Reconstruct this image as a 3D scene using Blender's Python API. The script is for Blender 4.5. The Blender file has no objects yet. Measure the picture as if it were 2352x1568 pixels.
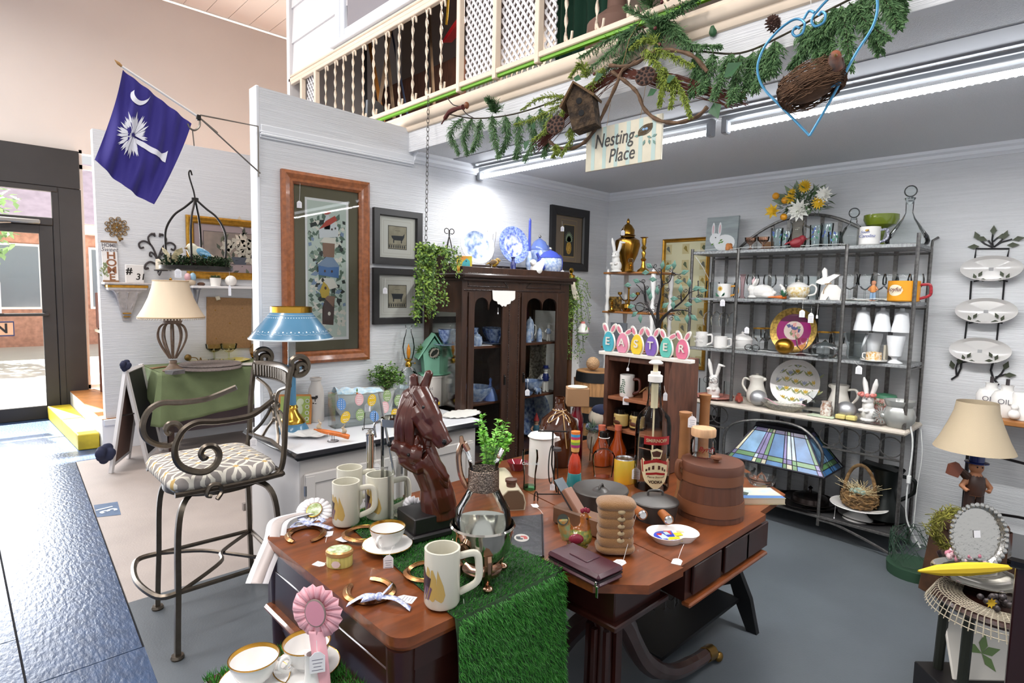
import bpy,math,random
from math import sin,cos,pi,radians,sqrt,atan2
from mathutils import Vector as Vc,Matrix,Euler
random.seed(7)
S=bpy.context.scene
COL=S.collection
FPX=1346.3;YAW,PIT,ROL=.80347,.083341,.020147
CAM=Vc((0,0,1.6))
FW=Vc((cos(PIT)*cos(YAW),cos(PIT)*sin(YAW),-sin(PIT)))
_r=Vc((sin(YAW),-cos(YAW),0));_u=_r.cross(FW)
RT=cos(ROL)*_r+sin(ROL)*_u;UP=-sin(ROL)*_r+cos(ROL)*_u
cd=bpy.data.cameras.new('camera');cam=bpy.data.objects.new('camera',cd);COL.objects.link(cam)
cd.sensor_width=36;cd.lens=FPX/2352*36;cd.clip_start=.05;cd.clip_end=200
m=Matrix.Identity(4)
for i in range(3):
 m[i][0],m[i][1],m[i][2],m[i][3]=RT[i],UP[i],-FW[i],CAM[i]
cam.matrix_world=m
S.camera=cam
w=bpy.data.worlds.new('sky');S.world=w;w.use_nodes=True
bg=w.node_tree.nodes['Background'];bg.inputs[0].default_value=(.96,.975,1,1);bg.inputs[1].default_value=.62
def lamp(name,kind,loc,rot,energy,col=(1,1,1),size=1,sy=None):
 l=bpy.data.lights.new(name,kind);o=bpy.data.objects.new(name,l);COL.objects.link(o)
 l.energy=energy;l.color=col;o.location=loc;o.rotation_euler=rot
 if kind=='AREA':
  l.size=size
  if sy:l.shape='RECTANGLE';l.size_y=sy
 elif kind=='SUN':l.angle=.02
 return o
lamp('sun','SUN',(0,20,10),(radians(-42),0,radians(12)),32,(1,.96,.9))
for x,y in ((-.9,.6),(-.9,3.6),(-.9,6.6)):
 lamp('store_ceiling_light','AREA',(x,y,4.7),(0,0,0),95,(1,.965,.93),2.4,.5)
lamp('booth_light','AREA',(2.94,2.4,2.41),(0,0,0),17,(1,1,.99),.05,1.85)
lamp('booth_light','AREA',(2.94,.52,2.41),(0,0,0),36,(1,1,.99),.05,1.85)
lamp('doorway_daylight','AREA',(-.4,8.6,1.5),(radians(-90),0,0),165,(.95,.97,1),2.4,2.2)
lamp('balcony_fill','AREA',(3.0,3.4,3.7),(0,0,0),15,(1,.92,.82),.3,.3)  # unseen fill light added to brighten the goods stored behind the railing
S.view_settings.view_transform='Standard';S.view_settings.look='None'
S.view_settings.gamma=1;S.view_settings.use_curve_mapping=False
S.view_settings.exposure=.42
c=S.cycles
c.use_denoising=True;c.max_bounces=10;c.transparent_max_bounces=40;c.diffuse_bounces=4;c.glossy_bounces=5
c.transmission_bounces=8;c.caustics_reflective=False;c.caustics_refractive=False;c.sample_clamp_indirect=4
def ray(px,py):return FW*FPX+RT*(px-1176)-UP*(py-784)
def pz(px,py,z):d=ray(px,py);return CAM+d*((z-CAM.z)/d.z)
def pX(px,py,x):d=ray(px,py);return CAM+d*(x/d.x)
def pY(px,py,y):d=ray(px,py);return CAM+d*(y/d.y)
def mpp(p):return (Vc(p)-CAM).dot(FW)/FPX
def prj(p):
 v=Vc(p)-CAM;k=v.dot(FW);return 1176+FPX*v.dot(RT)/k,784-FPX*v.dot(UP)/k
VR=radians(-44)
MT={}
def lin(c):
 return tuple(((x/12.92)if x<=.04045 else ((x+.055)/1.055)**2.4)for x in c)
def hx(s):return lin(tuple(int(s[i:i+2],16)/255 for i in (0,2,4)))
def M(name,col='808080',rough=.5,metal=0,var=0,vs=6,bump=0,bs=60,st=(1,1,1),emit=0,coat=0,c2=None,spec=.5,alpha=1,sheen=0,det=4):
 if name in MT:return MT[name]
 m=bpy.data.materials.new(name);m.use_nodes=True;MT[name]=m
 nt=m.node_tree;b=nt.nodes['Principled BSDF']
 col=hx(col)if isinstance(col,str)else col
 b.inputs['Base Color'].default_value=(*col,1);b.inputs['Roughness'].default_value=rough
 b.inputs['Metallic'].default_value=metal;b.inputs['Coat Weight'].default_value=coat
 b.inputs['Specular IOR Level'].default_value=spec
 if coat:b.inputs['Coat Roughness'].default_value=.08
 if sheen:b.inputs['Sheen Weight'].default_value=sheen
 if emit:b.inputs['Emission Color'].default_value=(*col,1);b.inputs['Emission Strength'].default_value=emit
 if var or bump:
  tc=nt.nodes.new('ShaderNodeTexCoord');mp=nt.nodes.new('ShaderNodeMapping');mp.inputs['Scale'].default_value=st
  nt.links.new(tc.outputs['Object'],mp.inputs[0])
 if var:
  n=nt.nodes.new('ShaderNodeTexNoise');n.inputs['Scale'].default_value=vs;n.inputs['Detail'].default_value=det
  nt.links.new(mp.outputs[0],n.inputs[0])
  r=nt.nodes.new('ShaderNodeValToRGB');e=r.color_ramp.elements
  c2=(hx(c2)if isinstance(c2,str)else c2)if c2 else tuple(max(0,x*(1-var))for x in col)
  e[0].position=.36;e[1].position=.64;e[0].color=(*c2,1);e[1].color=(*[min(1,x*(1+var*.3))for x in col],1)
  nt.links.new(n.outputs[0],r.inputs[0]);nt.links.new(r.outputs[0],b.inputs['Base Color'])
 if bump:
  n2=nt.nodes.new('ShaderNodeTexNoise');n2.inputs['Scale'].default_value=bs;n2.inputs['Detail'].default_value=3
  nt.links.new(mp.outputs[0],n2.inputs[0]);bp=nt.nodes.new('ShaderNodeBump');bp.inputs['Strength'].default_value=bump
  bp.inputs['Distance'].default_value=.01
  nt.links.new(n2.outputs[0],bp.inputs['Height']);nt.links.new(bp.outputs[0],b.inputs['Normal'])
 return m
def G(name,col='fbfdfd',rough=.02,edge=.97,refl=1.0):
 """thin glass: see-through wall with a fresnel gloss"""
 if name in MT:return MT[name]
 m=bpy.data.materials.new(name);m.use_nodes=True;MT[name]=m
 nt=m.node_tree;nt.nodes.clear();N=nt.nodes.new;L=nt.links.new
 col=hx(col)
 out=N('ShaderNodeOutputMaterial');mx=N('ShaderNodeMixShader');tr=N('ShaderNodeBsdfTransparent');gl=N('ShaderNodeBsdfGlossy')
 lw=N('ShaderNodeLayerWeight');lw.inputs[0].default_value=.21
 rp=N('ShaderNodeValToRGB');rp.color_ramp.elements[0].color=(*col,1)
 rp.color_ramp.elements[1].color=(*[x*edge for x in col],1);rp.color_ramp.elements[0].position=.55
 L(lw.outputs['Facing'],rp.inputs[0]);L(rp.outputs[0],tr.inputs[0])
 gl.inputs['Roughness'].default_value=rough;gl.inputs[0].default_value=(1,1,1,1)
 mt=N('ShaderNodeMath');mt.operation='MULTIPLY';mt.inputs[1].default_value=refl
 L(lw.outputs['Fresnel'],mt.inputs[0]);L(mt.outputs[0],mx.inputs[0])
 L(tr.outputs[0],mx.inputs[1]);L(gl.outputs[0],mx.inputs[2]);L(mx.outputs[0],out.inputs[0])
 return m
def TR(loc=(0,0,0),rot=(0,0,0),sc=(1,1,1)):
 if isinstance(sc,(int,float)):sc=(sc,)*3
 return Matrix.Translation(loc)@Euler(rot).to_matrix().to_4x4()@Matrix.Diagonal((*sc,1))
class MB:
 def __init__(s):s.v,s.f,s.m=[],[],[];s.T=Matrix.Identity(4);s.i=0
 def at(s,loc=(0,0,0),rot=(0,0,0),sc=(1,1,1)):s.T=TR(loc,rot,sc);return s
 def mat(s,i):s.i=i;return s
 def add(s,vs,fs):
  o=len(s.v);T=s.T
  s.v+=[tuple(T@Vc(p))for p in vs];s.f+=[tuple(i+o for i in f)for f in fs];s.m+=[s.i]*len(fs);return s
 def box(s,x,y,z,sx,sy,sz,b=0):
  """box by centre and full sizes, b = chamfer"""
  hx_,hy,hz=sx/2,sy/2,sz/2
  if b<=0:
   v=[(x+i*hx_,y+j*hy,z+k*hz)for i in (-1,1)for j in (-1,1)for k in (-1,1)]
   return s.add(v,[(0,1,3,2),(4,6,7,5),(0,4,5,1),(2,3,7,6),(0,2,6,4),(1,5,7,3)])
  b=min(b,hx_*.95,hy*.95,hz*.95)
  v=[]
  for i in (-1,1):
   for j in (-1,1):
    for k in (-1,1):
     v+=[(x+i*hx_,y+j*(hy-b),z+k*(hz-b)),(x+i*(hx_-b),y+j*hy,z+k*(hz-b)),(x+i*(hx_-b),y+j*(hy-b),z+k*hz)]
  q=lambda i,j,k,a:((i*2+j)*2+k)*3+a
  f=[(q(0,0,0,0),q(0,0,1,0),q(0,1,1,0),q(0,1,0,0)),(q(1,0,0,0),q(1,1,0,0),q(1,1,1,0),q(1,0,1,0)),(q(0,0,0,1),q(1,0,0,1),q(1,0,1,1),q(0,0,1,1)),(q(0,1,0,1),q(0,1,1,1),q(1,1,1,1),q(1,1,0,1)),(q(0,0,0,2),q(0,1,0,2),q(1,1,0,2),q(1,0,0,2)),(q(0,0,1,2),q(1,0,1,2),q(1,1,1,2),q(0,1,1,2))]
  for i in (0,1):
   for j in (0,1):
    f.append((q(i,j,0,0),q(i,j,1,0),q(i,j,1,1),q(i,j,0,1)))
    f.append((q(i,0,j,0),q(i,1,j,0),q(i,1,j,2),q(i,0,j,2)))
    f.append((q(0,i,j,1),q(1,i,j,1),q(1,i,j,2),q(0,i,j,2)))
    for k in (0,1):f.append((q(i,j,k,0),q(i,j,k,1),q(i,j,k,2)))
  return s.add(v,f)
 def La(s,prof,n=24,x=0,y=0,z=0,a0=0,a1=2*pi):
  v,f,rings=[],[],[]
  full=abs(a1-a0-2*pi)<1e-6;nn=n if full else n+1
  for r,h in prof:
   if abs(r)<1e-6:rings.append([len(v)]);v.append((x,y,z+h))
   else :
    rings.append(list(range(len(v),len(v)+nn)))
    v+=[(x+r*cos(a0+(a1-a0)*k/n),y+r*sin(a0+(a1-a0)*k/n),z+h)for k in range(nn)]
  for A,B in zip(rings,rings[1:]):
   for k in range(n):
    k2=(k+1)%nn
    if len(A)==1 and len(B)==1:continue
    if len(A)==1:f.append((A[0],B[k2],B[k]))
    elif len(B)==1:f.append((A[k],A[k2],B[0]))
    else :f.append((A[k],A[k2],B[k2],B[k]))
  return s.add(v,f)
 def cyl(s,p0,p1,r0,r1=None,n=12,cap=True):
  return s.Tu([p0,p1],[r0,r0 if r1 is None else r1],n,cap=cap)
 def Tu(s,pts,r,n=8,closed=False,cap=True,flat=1.0,up=None):
  P=[Vc(p)for p in pts];L=len(P)
  if L<2:return s
  R=r if isinstance(r,(list,tuple))else [r]*L
  v,f=[],[];nrm=None
  for i,p in enumerate(P):
   t=(P[(i+1)%L]-P[i-1])if closed else (P[min(i+1,L-1)]-P[max(i-1,0)])
   if t.length<1e-9:t=Vc((0,0,1))
   t.normalize()
   if up is not None:nrm=Vc(up)
   elif nrm is None:nrm=Vc((0,0,1))if abs(t.z)<.9 else Vc((1,0,0))
   nrm=nrm-t*nrm.dot(t)
   if nrm.length<1e-6:nrm=t.orthogonal()
   nrm.normalize();bi=t.cross(nrm)
   v+=[tuple(p+(nrm*cos(2*pi*k/n)*flat+bi*sin(2*pi*k/n))*R[i])for k in range(n)]
  for i in range(L if closed else L-1):
   a,b=i*n,((i+1)%L)*n
   for k in range(n):f.append((a+k,a+(k+1)%n,b+(k+1)%n,b+k))
  if cap and not closed:f.append(tuple(range(n))[::-1]);f.append(tuple(range((L-1)*n,L*n)))
  return s.add(v,f)
 def prism(s,poly,a,b,ax='y'):
  """polygon in the plane across ax, from a to b along ax"""
  e={'y':lambda p,t:(p[0],t,p[1]),'z':lambda p,t:(p[0],p[1],t),'x':lambda p,t:(t,p[0],p[1])}[ax]
  n=len(poly);v=[e(p,a)for p in poly]+[e(p,b)for p in poly]
  f=[tuple(range(n)),tuple(range(n,2*n))[::-1]]+[(i,i+n,(i+1)%n+n,(i+1)%n)for i in range(n)]
  return s.add(v,f)
 def poly(s,pts):return s.add(pts,[tuple(range(len(pts)))])
 def ball(s,x,y,z,rx,ry=None,rz=None,n=14):
  ry=rx if ry is None else ry;rz=rx if rz is None else rz;h=max(5,n*2//3)
  v=[(x,y,z-rz)]+[(x+rx*sin(pi*i/h)*cos(2*pi*k/n),y+ry*sin(pi*i/h)*sin(2*pi*k/n),z-rz*cos(pi*i/h))for i in range(1,h)for k in range(n)]+[(x,y,z+rz)]
  f=[(0,1+(k+1)%n,1+k)for k in range(n)]
  for i in range(h-2):
   for k in range(n):a=1+i*n;f.append((a+k,a+(k+1)%n,a+n+(k+1)%n,a+n+k))
  a=1+(h-2)*n;f+=[(a+k,a+(k+1)%n,len(v)-1)for k in range(n)]
  return s.add(v,f)
 def loft(s,rings,cap=True,closed=True):
  n=len(rings[0]);v=[p for r in rings for p in r];f=[]
  for i in range(len(rings)-1):
   for k in range(n if closed else n-1):f.append((i*n+k,i*n+(k+1)%n,(i+1)*n+(k+1)%n,(i+1)*n+k))
  if cap and closed:f.append(tuple(range(n))[::-1]);f.append(tuple(range((len(rings)-1)*n,len(rings)*n)))
  return s.add(v,f)
 def leaf(s,p,d,nrm,l,w_,fold=.15):
  """a leaf from p along d"""
  p=Vc(p);d=Vc(d).normalized();b=d.cross(Vc(nrm))
  if b.length<1e-5:b=d.orthogonal()
  b.normalize();u=b.cross(d)
  return s.add([p,p+d*l*.45+b*w_/2+u*fold*w_,p+d*l,p+d*l*.45-b*w_/2+u*fold*w_,p+d*l*.5],[(0,1,4),(1,2,4),(2,3,4),(3,0,4)])
 def grid(s,fn,nu,nv,wrap=False):
  v=[tuple(fn(i/nu,j/nv))for j in range(nv+1)for i in range(nu+1)]
  f=[(j*(nu+1)+i,j*(nu+1)+i+1,(j+1)*(nu+1)+i+1,(j+1)*(nu+1)+i)for j in range(nv)for i in range(nu)]
  return s.add(v,f)
 def B(s,name,mats,parent=None,label=None,world=False,sharp=38,solid=0):
  me=bpy.data.meshes.new(name)
  vs=s.v
  if world and parent is not None:
   W=WM[parent.name].inverted();vs=[tuple(W@Vc(p))for p in vs]
  me.from_pydata(vs,[],s.f)
  if not isinstance(mats,(list,tuple)):mats=[mats]
  for m_ in mats:me.materials.append(m_)
  if len(mats)>1:me.polygons.foreach_set('material_index',[min(i,len(mats)-1)for i in s.m])
  me.polygons.foreach_set('use_smooth',[True]*len(me.polygons));me.update()
  me.set_sharp_from_angle(angle=radians(sharp))
  o=bpy.data.objects.new(name,me);COL.objects.link(o)
  if parent is not None:o.parent=parent
  if label:o['label']=label
  if solid:
   md=o.modifiers.new('solid','SOLIDIFY');md.thickness=solid;md.offset=0
  return o
WM={}
def Th(name,label,cat,loc=(0,0,0),rz=0,group=None,rot=None):
 o=bpy.data.objects.new(name,None);COL.objects.link(o);o.empty_display_size=.05
 T=TR(loc,rot or (0,0,rz));o.matrix_world=T;WM[o.name]=T
 o['label']=label;o['category']=cat
 if group:o['group']=group
 return o
def one(name,label,cat,mb,mats,loc=(0,0,0),rz=0,group=None,rot=None,sharp=38,solid=0):
 o=mb.B(name,mats,sharp=sharp,solid=solid);T=TR(loc,rot or (0,0,rz));o.matrix_world=T;WM[o.name]=T
 o['label']=label;o['category']=cat
 if group:o['group']=group
 return o
def struct(name,mb,mats,sharp=38,parent=None):
 o=mb.B(name,mats,parent,sharp=sharp)
 if parent is None:o['kind']='structure'
 return o
def dup(root,loc,rz=0,label=None,group=None,rot=None,sc=None):
 r=root.copy();COL.objects.link(r);T=TR(loc,rot or (0,0,rz),sc or (1,1,1));r.matrix_world=T;WM[r.name]=T
 if label:r['label']=label
 if group:r['group']=group
 for ch in list(root.children):
  k=ch.copy();COL.objects.link(k);k.parent=r
  for g in list(ch.children):
   d=g.copy();COL.objects.link(d);d.parent=k
 return r
_dg=[None]
def bake(o):
 """apply an object's modifiers to its own mesh"""
 dg=bpy.context.evaluated_depsgraph_get();me=bpy.data.meshes.new_from_object(o.evaluated_get(dg))
 o.modifiers.clear();old=o.data;o.data=me;me.name=o.name
 me.polygons.foreach_set('use_smooth',[True]*len(me.polygons));me.update()
 return o
def blob(mb,vox=.004,smooth=4):
 """melt overlapping lumps into one continuous skin; returns a new MB"""
 me=bpy.data.meshes.new('t');me.from_pydata(mb.v,[],mb.f);o=bpy.data.objects.new('t',me);COL.objects.link(o)
 r=o.modifiers.new('r','REMESH');r.mode='VOXEL';r.voxel_size=vox
 q=o.modifiers.new('s','SMOOTH');q.iterations=smooth;q.factor=.5
 dg=bpy.context.evaluated_depsgraph_get();e=bpy.data.meshes.new_from_object(o.evaluated_get(dg))
 out=MB();out.v=[tuple(v.co)for v in e.vertices];out.f=[tuple(p.vertices)for p in e.polygons];out.m=[0]*len(out.f)
 bpy.data.objects.remove(o);bpy.data.meshes.remove(me);bpy.data.meshes.remove(e)
 return out
def text(name,s,size,mat,parent,loc,rot=(pi/2,0,0),ext=.0006,shear=0,align='CENTER',sx=1,bold=0,label=None):
 """raised lettering, reading along local x and facing local -y"""
 cu=bpy.data.curves.new('t','FONT');cu.body=s;cu.size=size;cu.extrude=ext;cu.shear=shear;cu.align_x=align;cu.align_y='CENTER';cu.offset=bold
 o=bpy.data.objects.new('t',cu);COL.objects.link(o)
 dg=bpy.context.evaluated_depsgraph_get();me=bpy.data.meshes.new_from_object(o.evaluated_get(dg))
 bpy.data.objects.remove(o);bpy.data.curves.remove(cu);me.name=name;me.materials.clear();me.materials.append(mat)
 me.transform(TR(loc,rot,(sx,1,1)))
 r=bpy.data.objects.new(name,me);COL.objects.link(r);r.parent=parent
 if label:r['label']=label
 return r
def arc(cx,cy,r,a0,a1,n=16):return [(cx+r*cos(a0+(a1-a0)*i/n),cy+r*sin(a0+(a1-a0)*i/n))for i in range(n+1)]
def Spl(P,n=6,closed=False):
 """smooth curve through points"""
 P=[Vc(p)for p in P];L=len(P);out=[]
 g=(lambda i:P[i%L])if closed else (lambda i:P[max(0,min(L-1,i))])
 for i in range(L if closed else L-1):
  a,b,c_,d=g(i-1),g(i),g(i+1),g(i+2)
  for k in range(n):
   t=k/n
   out.append(.5*((2*b)+(c_-a)*t+(2*a-5*b+4*c_-d)*t*t+(3*b-a-3*c_+d)*t**3))
 if not closed:out.append(P[-1])
 return out
def spiral(cx,cy,r0,r1,a0,turns,n=28):
 return [(cx+(r0+(r1-r0)*i/n)*cos(a0+turns*2*pi*i/n),cy+(r0+(r1-r0)*i/n)*sin(a0+turns*2*pi*i/n))for i in range(n+1)]
white_tag=M('paper white','f1eff3',.8);string_m=M('tag string','e9e6e2',.9);ink=M('ink','55506a',.8)
def tag(parent,p0,p1,size=.03,face=None,asp=1.45,flat=False,lines=4):
 """price tag on a string, in room coordinates: tied at p0, its top hole at p1"""
 p0,p1=Vc(p0),Vc(p1);t=MB()
 mid=(p0+p1)/2+Vc((0,0,-.12*(p0-p1).length if not flat else .004))
 if (p0-p1).length>.004:t.mat(1).Tu(Spl([p0,mid,p1],5),.0008,5)
 if flat:
  h=(p1-p0);h.z=0;h=h.normalized()if h.length>1e-4 else Vc((0,-1,0));n=Vc((0,0,1));x=h.cross(n)
  d=h
 else :
  n=(CAM-p1);n.z=0;n.normalize()
  if face is not None:n=Matrix.Rotation(face,3,'Z')@n
  x=Vc((0,0,1)).cross(n);d=Vc((0,0,-1))
 w_,h_=size/2,size*asp
 sh=[(-.35*w_,0),(.35*w_,0),(w_,.22*h_),(w_,h_),(-w_,h_),(-w_,.22*h_)]
 A=[p1+x*a+d*b+n*.0006 for a,b in sh];B=[q-n*.0012 for q in A];k=len(sh)
 t.mat(0).add(A+B,[tuple(range(k)),tuple(range(k,2*k))[::-1]]+[(i,(i+1)%k,(i+1)%k+k,i+k)for i in range(k)])
 t.mat(2)
 for i in range(lines):
  y=h_*(.36+.5*i/max(1,lines-1));ww=w_*(.72-.22*((i*7)%3)/2)
  t.poly([p1+x*a+d*b+n*.001 for a,b in ((-ww,y-.012*h_),(ww,y-.012*h_),(ww,y+.012*h_),(-ww,y+.012*h_))])
 return t.B('price_tag',[white_tag,string_m,ink],parent,world=True)
def prof_shell(p,t=.0025):
 """closed thin wall from an outer profile (bottom to top)"""
 q=[(max(0,r-t),h+(t if i==0 else 0))for i,(r,h)in enumerate(p)]
 return p+q[::-1]
# materials of the setting
def wallmat(name,col,sc=(1.5,1.5,55),strength=.5):
 return M(name,col,.62,var=.045,vs=1.3,bump=strength,bs=4,st=sc,spec=.3)
wall_w=wallmat('white striated panel','e0e1e4');wall_b=wallmat('white striated back wall','dedfe1')
trim_w=M('white gloss trim','e4e6ea',.35);ceil_m=M('stippled ceiling','e4e5e7',.9,bump=.6,bs=260,var=.05,vs=200)
beige=M('warm beige wallboard','cec6c0',.7,var=.03,vs=1);cream=M('cream painted wood','ecd9c3',.45,var=.05,vs=9)
siding=M('white lap siding','e6e2e2',.55)
dark_frame=M('dark bronze paint','232020',.5,var=.15,vs=5)
gf=M('grey painted concrete','5f656b',.4,var=.14,vs=2.2,bump=.08,bs=120,spec=.4)
tanf=M('tan painted concrete','a89d97',.55,var=.09,vs=3,bump=.1,bs=90)
bluef=M('blue painted strand board','33496a',.3,var=.35,vs=26,bump=.3,bs=55,st=(1,.4,1),c2='2a3f5e',spec=.6)
blackgap=M('dark gap','15131a',.9)
f=MB()
def flr(P,z=0,d=.03):f.prism(P,z-d,z,'z')
EX=lambda y:.594+.06*(y-3.364)
f.mat(0);flr([(EX(-2),-2),(EX(3.37),3.37),(5,3.37),(5,-2)])
f.mat(1);flr([(EX(3.37),3.37),(.778,6.44),(1.02,6.44),(1.02,8.78),(5,8.78),(5,3.37)])
f.mat(2)
sx=[-6,-3.64,-1.22,.16]
for i in range(3):
 ys=[-2,-.1,2.31+(.35 if i==1 else 0),4.72,7.1,8.78]if i<2 else [-2,.9,3.34,5.75,8.78]
 for a,b in zip(ys,ys[1:]):flr([(sx[i]+.003,a+.003),(sx[i+1]-.003,a+.003),(sx[i+1]-.003,b-.003),(sx[i]+.003,b-.003)])
for a,b in ((-2,2.9),(2.906,8.78)):
 flr([(.166,a),(EX(a)-.008,a),(EX(b)if b<6.4 else EX(6.44)-.008,b if b<6.4 else 6.43),(EX(6.44)if b>6.4 else EX(b),b),(.166,b)]if b<6.4 else [(.166,a),(EX(a)-.008,a),(EX(6.44)-.008,6.43),(1.01,6.43),(1.01,b),(.166,b)])
f.mat(3);flr([(-6,-2),(5,-2),(5,8.8),(-6,8.8)],-.012,.02)
struct('floor',f,[gf,tanf,bluef,blackgap])
def P0(px,py):return tuple(pz(px,py,0))[:2]
PY,BX=3.44,4.55
f=MB()
f.prism([(1.31,0),(4.7,0),(4.7,2.54),(2.36,2.54),(2.36,2.69),(1.31,2.72)],PY,PY+.09)
struct('wall_side',f,wall_w)
f=MB();f.box(1.3,PY+.045,1.36,.02,.1,2.73,.004);struct('trim_1',f,trim_w)
f=MB()
for h,d in ((2.44,.012),(2.452,.022),(2.467,.015)):f.box((1.31+2.34)/2,PY-d/2,h+.008,1.03,d,.014,.004)
f.box(1.83,PY-.006,2.49,1.03,.012,.05,.003)
struct('trim_2',f,trim_w)
f=MB();f.prism([(-2.2,0),(3.5,0),(3.5,2.54),(-2.2,2.54)],BX,BX+.1,'x');struct('wall_back',f,wall_b)
prof=[(0,0),(.014,0),(.018,.012),(.03,.02),(.034,.04),(.05,.052),(.055,.072),(0,.072)]
f=MB()
f.prism([(BX-a,2.47+b)for a,b in prof],-2.2,PY,'y');struct('trim_3',f,trim_w)
f=MB();f.prism([(PY-a,2.47+b)for a,b in prof],2.34,BX,'x');struct('trim_4',f,trim_w)
f=MB();f.box(3.5,.65,2.58,2.3,5.7,.08);struct('ceiling',f,ceil_m)
f=MB();f.box(2.86,.6,2.515,.018,5.68,.012);f.box(2.75,.6,2.5385,.2,5.68,.005);struct('trim_5',f,M('grey conduit','9a9ca0',.5))
f=MB();f.box(2.33,.67,2.62,.05,5.6,.17);f.box(2.33,4.42,2.75,.05,1.9,.06);struct('wall_fascia',f,wall_w)
f=MB()
tp=[(0,2.665),(-.012,2.67),(-.02,2.685),(-.02,2.70),(-.034,2.705),(-.045,2.722),(-.045,2.745),(-.03,2.76),(-.03,2.775),(0,2.78)]
f.prism([(2.306+a,b)for a,b in tp],-2.1,5.35,'y');struct('trim_6',f,cream)
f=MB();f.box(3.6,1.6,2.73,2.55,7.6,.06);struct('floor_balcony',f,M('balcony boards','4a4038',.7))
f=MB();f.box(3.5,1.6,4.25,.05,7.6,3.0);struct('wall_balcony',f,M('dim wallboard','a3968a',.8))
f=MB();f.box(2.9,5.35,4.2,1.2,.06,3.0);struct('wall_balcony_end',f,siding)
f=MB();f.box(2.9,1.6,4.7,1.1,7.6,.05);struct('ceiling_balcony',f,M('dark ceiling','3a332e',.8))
f=MB()
for k in range(5):
 z0=3.475+k*.3
 f.prism([(2.345,z0),(2.318,z0),(2.333,z0+.3),(2.345,z0+.3)],-2.1,5.36,'y')
struct('wall_siding',f,siding)
f=MB();f.box(2.325,1.6,3.455,.05,7.5,.035,.006);f.box(2.32,1.6,3.488,.035,7.5,.022,.006);struct('trim_7',f,cream)
f=MB()
wy=pX(775,60,2.32).y;wy2=wy-1.5;wz=3.545
f.box(2.31,(wy+wy2)/2,wz-.02,.06,1.62,.04,.006);f.box(2.313,wy-.04,wz+.603,.036,.08,1.2,.006);f.box(2.312,wy2+.04,wz+.6,.04,.08,1.2,.006)
f.box(2.315,wy-.11,wz+.603,.03,.07,1.2,.006);f.box(2.316,(wy+wy2)/2,wz+.034,.024,1.4,.06,.006)
struct('window_1',f,M('white window frame','e9ecf2',.4))
f=MB();f.box(2.316,(wy+wy2)/2-.05,wz+.6,.006,1.25,1.15);struct('pane',f,M('dim window pane','8f8b91',.15),parent=bpy.data.objects['window_1'])
f=MB();f.prism([(1.06,.3),(5,.3),(5,3.04),(1.04,3.04)],6.75,6.85);struct('wall_rear',f,wall_w)
f=MB();f.box(3.05,7.75,.15,4.05,2.06,.3);f.mat(1);f.box(3.05,7.75,.303,4.05,2.06,.006);struct('trim_8',f,[trim_w,M('orange varnished boards','a8713f',.4,var=.3,vs=8)])
f=MB();f.box(3.05,6.71,.27,4.02,.02,.06,.004);struct('trim_9',f,trim_w)
f=MB();f.box(1.7,8.87,4.2,16,.12,2.08);struct('wall_front',f,beige)
f=MB();f.box(6.2,4,4,.1,10,5);struct('wall_store',f,beige)
f=MB()
zc0,zc1=5.15,4.55
for i in range(44):
 x0=-6+i*.28
 f.prism([(x0+.003,5.28),(x0+.277,5.28),(x0+.277,5.30),(x0+.003,5.30)],-2,8.85,'y')
f.box(0,3.5,5.31,13,11,.02)
struct('ceiling_store',f,M('white plank ceiling','dcd6d2',.6))
f=MB()
Y0=8.78
def fb(x0,x1,z0,z1,y=Y0,d=.1,b=.006):f.box((x0+x1)/2,y,(z0+z1)/2,x1-x0,d,z1-z0,b)
fb(-2.6,1.205,2.72,3.165);fb(.985,1.21,0,2.719);fb(.93,1.0,.03,2.72,Y0-.01,.08);fb(-.4,.984,2.66,2.719,Y0-.02,.088)
fb(-.4,.93,2.27,2.36,Y0-.02,.084);fb(-.5,-.05,0,2.718);fb(-6,-2.4,2.72,3.165)
struct('trim_10',f,dark_frame)
f=MB();f.box(-1.3,8.8,1.4,1.7,.05,2.7);f.box(-4.2,8.82,.35,3.6,.1,.7);struct('wall_front_base',f,dark_frame)
f=MB()
fb(.80,.93,.05,2.27,Y0-.02,.05);fb(-.05,.1,.05,2.27,Y0-.02,.05);fb(-.05,.93,2.17,2.268,Y0-.02,.044);fb(-.05,.93,.0,.16,Y0-.02,.044)
struct('door_1',f,dark_frame)
D1=bpy.data.objects['door_1']
f=MB();f.box(.45,Y0-.02,1.2,.75,.008,2.05);struct('door_glass',f,G('door pane','fdfefe',refl=.5),parent=D1)
f=MB();f.box(.45,Y0-.08,1.235,.82,.025,.035,.008);f.box(.84,Y0-.06,1.235,.03,.04,.05,.006);f.box(.06,Y0-.06,1.235,.03,.04,.05,.006);struct('push_bar',f,dark_frame,parent=D1)
f=MB();f.box(.6,Y0-.09,2.3,.42,.05,.05,.01);f.Tu([(.55,Y0-.1,2.27),(.3,Y0-.2,2.24),(.1,Y0-.08,2.22)],.008);struct('door_closer',f,M('brushed grey metal','8b8884',.35,1),parent=D1)
f=MB();f.box(.45,Y0,2.5,.95,.008,.34);struct('window_2',f,G('transom pane','ffffff',refl=.4))
f=MB();f.box(.45,8.85,.02,1.0,.16,.04,.006);struct('trim_11',f,M('worn threshold','6b5a45',.5))
f=MB();f.box(1.23,8.84,1.75,.03,.06,2.9);f.box(2.9,8.84,3.0,3.4,.06,.05);f.box(2.9,8.84,2.32,3.4,.03,.015);f.box(2.9,8.84,.33,3.4,.06,.05)
struct('window_3',f,M('bright aluminium','d9d5d2',.4))
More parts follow.
